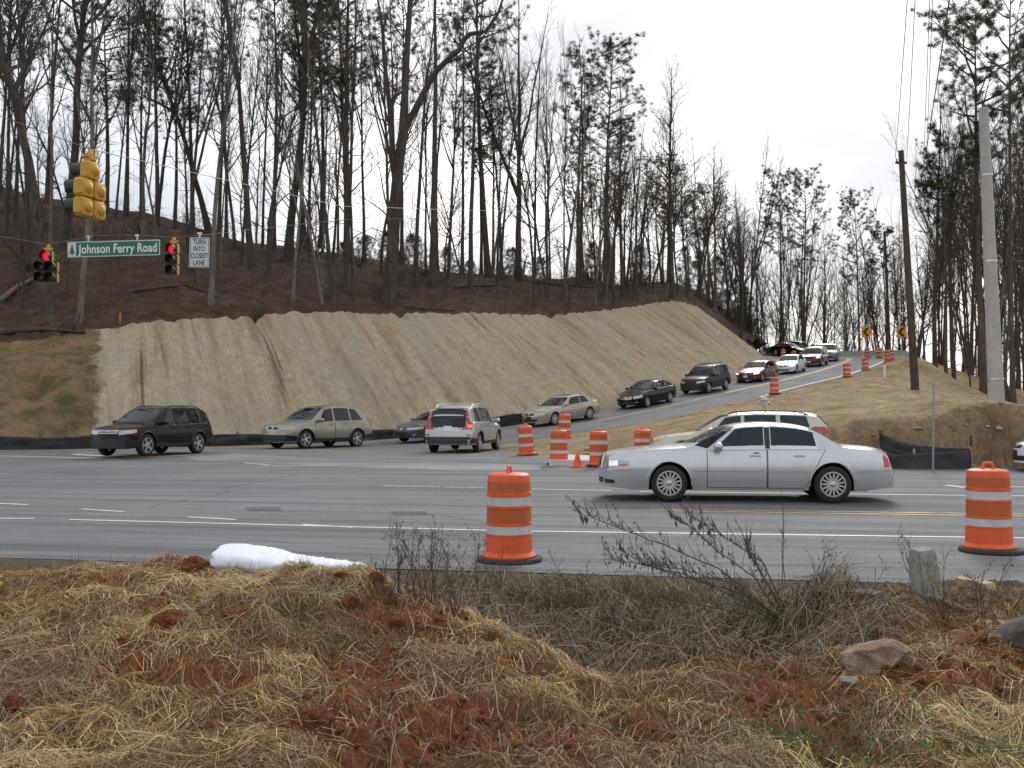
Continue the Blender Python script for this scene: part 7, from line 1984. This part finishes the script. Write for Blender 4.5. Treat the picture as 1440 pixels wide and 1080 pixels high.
# white sack / sediment sock on the crest of the mound
def sack():
    Yk = 6.95
    cen = [(301, 780), (312, 779), (335, 781), (362, 784), (392, 788), (420, 792), (445, 793), (470, 795), (495, 796), (510, 797), (519, 799)]
    hh = [8, 22, 25, 25, 23, 19, 17, 15, 12, 11, 5]
    b0 = P(400, 806, Yk); V = []; Fc = []; nr_ = 130; kk = 44
    for i in range(nr_):
        t = i / (nr_ - 1) * (len(cen) - 1); j = min(int(t), len(cen) - 2); f = t - j
        cx_ = cen[j][0] + (cen[j + 1][0] - cen[j][0]) * f; cy_ = cen[j][1] + (cen[j + 1][1] - cen[j][1]) * f; h = (hh[j] + (hh[j + 1] - hh[j]) * f) * Yk / F
        c = P(cx_, cy_ + 4, Yk)
        for q in range(kk):
            a = 2 * math.pi * q / kk; s = math.sin(a)
            i0_ = i; i = i0_ * 60 / 130; q0_ = q; q = q0_ / 2
            wr = .010 * noise.noise(Vector((i * .16, q * .35, 1))) + .010 * noise.noise(Vector((i * .75 + q * .35, q * .12, 5))) * min(1, max(0, (i / 60 - .40)) * 4) - .006 * max(0, 1 - abs(noise.noise(Vector((i * .22 + q * .18, q * .22 - i * .05, 9)))) * 9) - .005 * max(0, 1 - abs(noise.noise(Vector((i * .5, q * .15, 3)))) * 8) * min(1, i / 60 * 1.6); i = i0_; q = q0_
            s = math.copysign(abs(s) ** .75, s); rad_z = h * .72; rad_y = max(.05, h * 2.2)
            V.append(tuple(c - b0 + Vector((.01 * math.sin(q), math.cos(a) * (rad_y + wr) , s * (rad_z + wr)))))
    for i in range(nr_ - 1):
        for q in range(kk): Fc.append((i * kk + q, i * kk + (q + 1) % kk, (i + 1) * kk + (q + 1) % kk, (i + 1) * kk + q))
    me = np_mesh('white_sack', V, Fc, mat('white_woven_fabric', (.74, .77, .84), .7, var=.07, vscale=9, bump=.18, bscale=30), sm=True)
    bm = bmesh.new(); bm.from_mesh(me); bmesh.ops.holes_fill(bm, edges=[e for e in bm.edges if e.is_boundary]); bmesh.ops.recalc_face_normals(bm, faces=bm.faces[:]); bm.to_mesh(me); bm.free(); me.shade_smooth()
    tag(link('white_sack', me, None, b0), 'crumpled white woven sack lying along the crest of the clay mound', 'sack')
sack()

# ------------------------------------------------------------------ dead weeds standing at the ditch
M_stem = mat('weed_stem', (.085, .063, .05), .9, var=.3, vscale=8); M_dleaf = mat('weed_leaf', (.125, .11, .085), .9, var=.4, vscale=6)
def leaf(V, Fc, p, rng, s, droop=True):
    d = Vector((rng.gauss(0, .35), rng.gauss(0, .35), -1 if droop else .6)).normalized(); a = side_dir(d, rng, 1.57) * s * .16
    m = p + d * s * .5; e = p + d * s; b = len(V); V += [tuple(p), tuple(m - a), tuple(e), tuple(m + a)]; Fc.append((b, b + 1, b + 2, b + 3))
def dead_bush():
    rng = random.Random(21); b = vstand(1105, 872); b.z -= .05; r = empty('dead_bush', b); T = MB(); LV = []; LF = []
    stems = [([(1103, 868), (1050, 838), (960, 808), (890, 792), (845, 786)], 7.2, 7.0), ([(1105, 862), (1010, 800), (930, 765), (880, 745), (835, 728), (814, 722)], 7.25, 7.2), ([(1108, 858), (1060, 812), (1010, 775), (965, 738), (943, 726)], 7.3, 7.6), ([(1110, 850), (1075, 792), (1020, 757), (985, 735), (961, 720)], 7.35, 7.9), ([(1097, 874), (1000, 852), (900, 838), (868, 832)], 7.1, 6.8), ([(1102, 866), (1030, 820), (960, 800), (910, 795)], 7.3, 7.5), ([(1104, 864), (1000, 822), (920, 800), (868, 772)], 7.2, 7.0), ([(1100, 870), (1040, 850), (980, 845), (930, 862)], 7.1, 6.6), ([(1106, 860), (1080, 820), (1060, 790), (1050, 762)], 7.3, 7.4)]
    for px, Ya, Yb in stems:
        n = len(px); pts = [P(x, y, Ya + (Yb - Ya) * i / (n - 1)) - b for i, (x, y) in enumerate(px)]; pts[0] = pts[0] * .35
        fine = []
        for i in range(n - 1):
            for k in range(3): fine.append(pts[i].lerp(pts[i + 1], k / 3) + unit(rng) * .008)
        fine.append(pts[-1]); m = len(fine)
        T.tube(fine, [.005 * (1 - .8 * i / (m - 1)) + .001 for i in range(m)], 5)
        for k in range(40):
            q, d = along(fine, rng.uniform(.15, .98)); up = Vector((rng.gauss(-.15, .35), rng.gauss(0, .4), 1)).normalized()
            tw = wander(q, (d * .5 + up * .7), rng.uniform(.06, .24), 3, rng, .18, .02); T.tube(tw, [.0028, .0022, .0016, .0008], 3, cap=False)
            for j in range(rng.randint(1, 5)):
                q2, d2 = along(tw, rng.uniform(.3, 1)); leaf(LV, LF, q2, rng, rng.uniform(.016, .042))
        for k in range(16):
            q, d = along(fine, rng.uniform(.2, 1)); leaf(LV, LF, q, rng, rng.uniform(.03, .08))
    T.build('branches', M_stem, r, 60); tag(link('dead_leaves', np_mesh('dead_leaves', LV, LF, M_dleaf), r), kind='stuff'); tag(r, 'leaning dead bush with drooping withered leaves at the ditch', 'bush')
dead_bush()
def weed(x, y, tops, lab, seed, Yk=None, r0=.004, leafs=.5, group=None):
    rng = random.Random(seed); b = vstand(x, y); b.z -= .03; r = empty('dead_weed', b); T = MB(); LV = []; LF = []
    for tx, ty in tops:
        e = P(tx, ty, b.y + rng.uniform(-.25, .25)) - b; mid = e * .5 + Vector((rng.gauss(0, .03), rng.gauss(0, .03), e.z * .06))
        s0 = Vector((rng.gauss(0, .03), rng.gauss(0, .03), 0)); pts = [s0, s0.lerp(mid, .5), mid, mid.lerp(e, .5) + unit(rng) * .012, e]
        T.tube(pts, [r0, r0 * .85, r0 * .65, r0 * .45, r0 * .2], 4)
        for k in range(9):
            q, d = along(pts, rng.uniform(.35, .99)); tw = wander(q, side_dir(d, rng, rng.uniform(.4, .9)), rng.uniform(.04, .16), 3, rng, .25, .06); T.tube(tw, [r0 * .4, r0 * .3, r0 * .22, r0 * .12], 3, cap=False)
            for j in range(3):
                if rng.random() < leafs: q2, d2 = along(tw, rng.uniform(.3, 1)); leaf(LV, LF, q2, rng, rng.uniform(.012, .034))
    T.build('stems', M_stem, r, 60)
    if LV: tag(link('seed_heads', np_mesh('seed_heads', LV, LF, M_dleaf), r), kind='stuff')
    tag(r, lab, 'weed', group)
rng = random.Random(44)
WGp = 'dead weeds left of the near drum'
for k, (x, y) in enumerate(((556, 842), (580, 848), (606, 850), (640, 862), (675, 868))):
    weed(x, y, [(x + rng.gauss(-4, 22), rng.uniform(735, 790)) for _ in range(6)], 'wiry dead weed between the white sack and the near drum', 100 + k, group=WGp)
weed(612, 838, [(610, 726), (604, 733), (622, 740), (590, 748)], 'tallest wiry weed left of the near drum, tips above the white line', 140)
weed(1102, 838, [(1099, 690), (1101, 720)], 'single tall dead stalk crossing the silver sedan', 120, r0=.005)
weed(1285, 835, [(1262, 742), (1278, 758), (1270, 770)], 'curved dead stalk beside the concrete stub', 121)
for k, (x, y) in enumerate(((720, 872), (770, 880), (815, 872), (1150, 852), (1200, 868), (1330, 868), (1380, 872), (860, 900))):
    weed(x, y, [(x + rng.gauss(0, 26), y - rng.uniform(40, 95)) for _ in range(6)], 'low dead weed clump in the ditch grass', 150 + k, group='low weeds in the ditch')
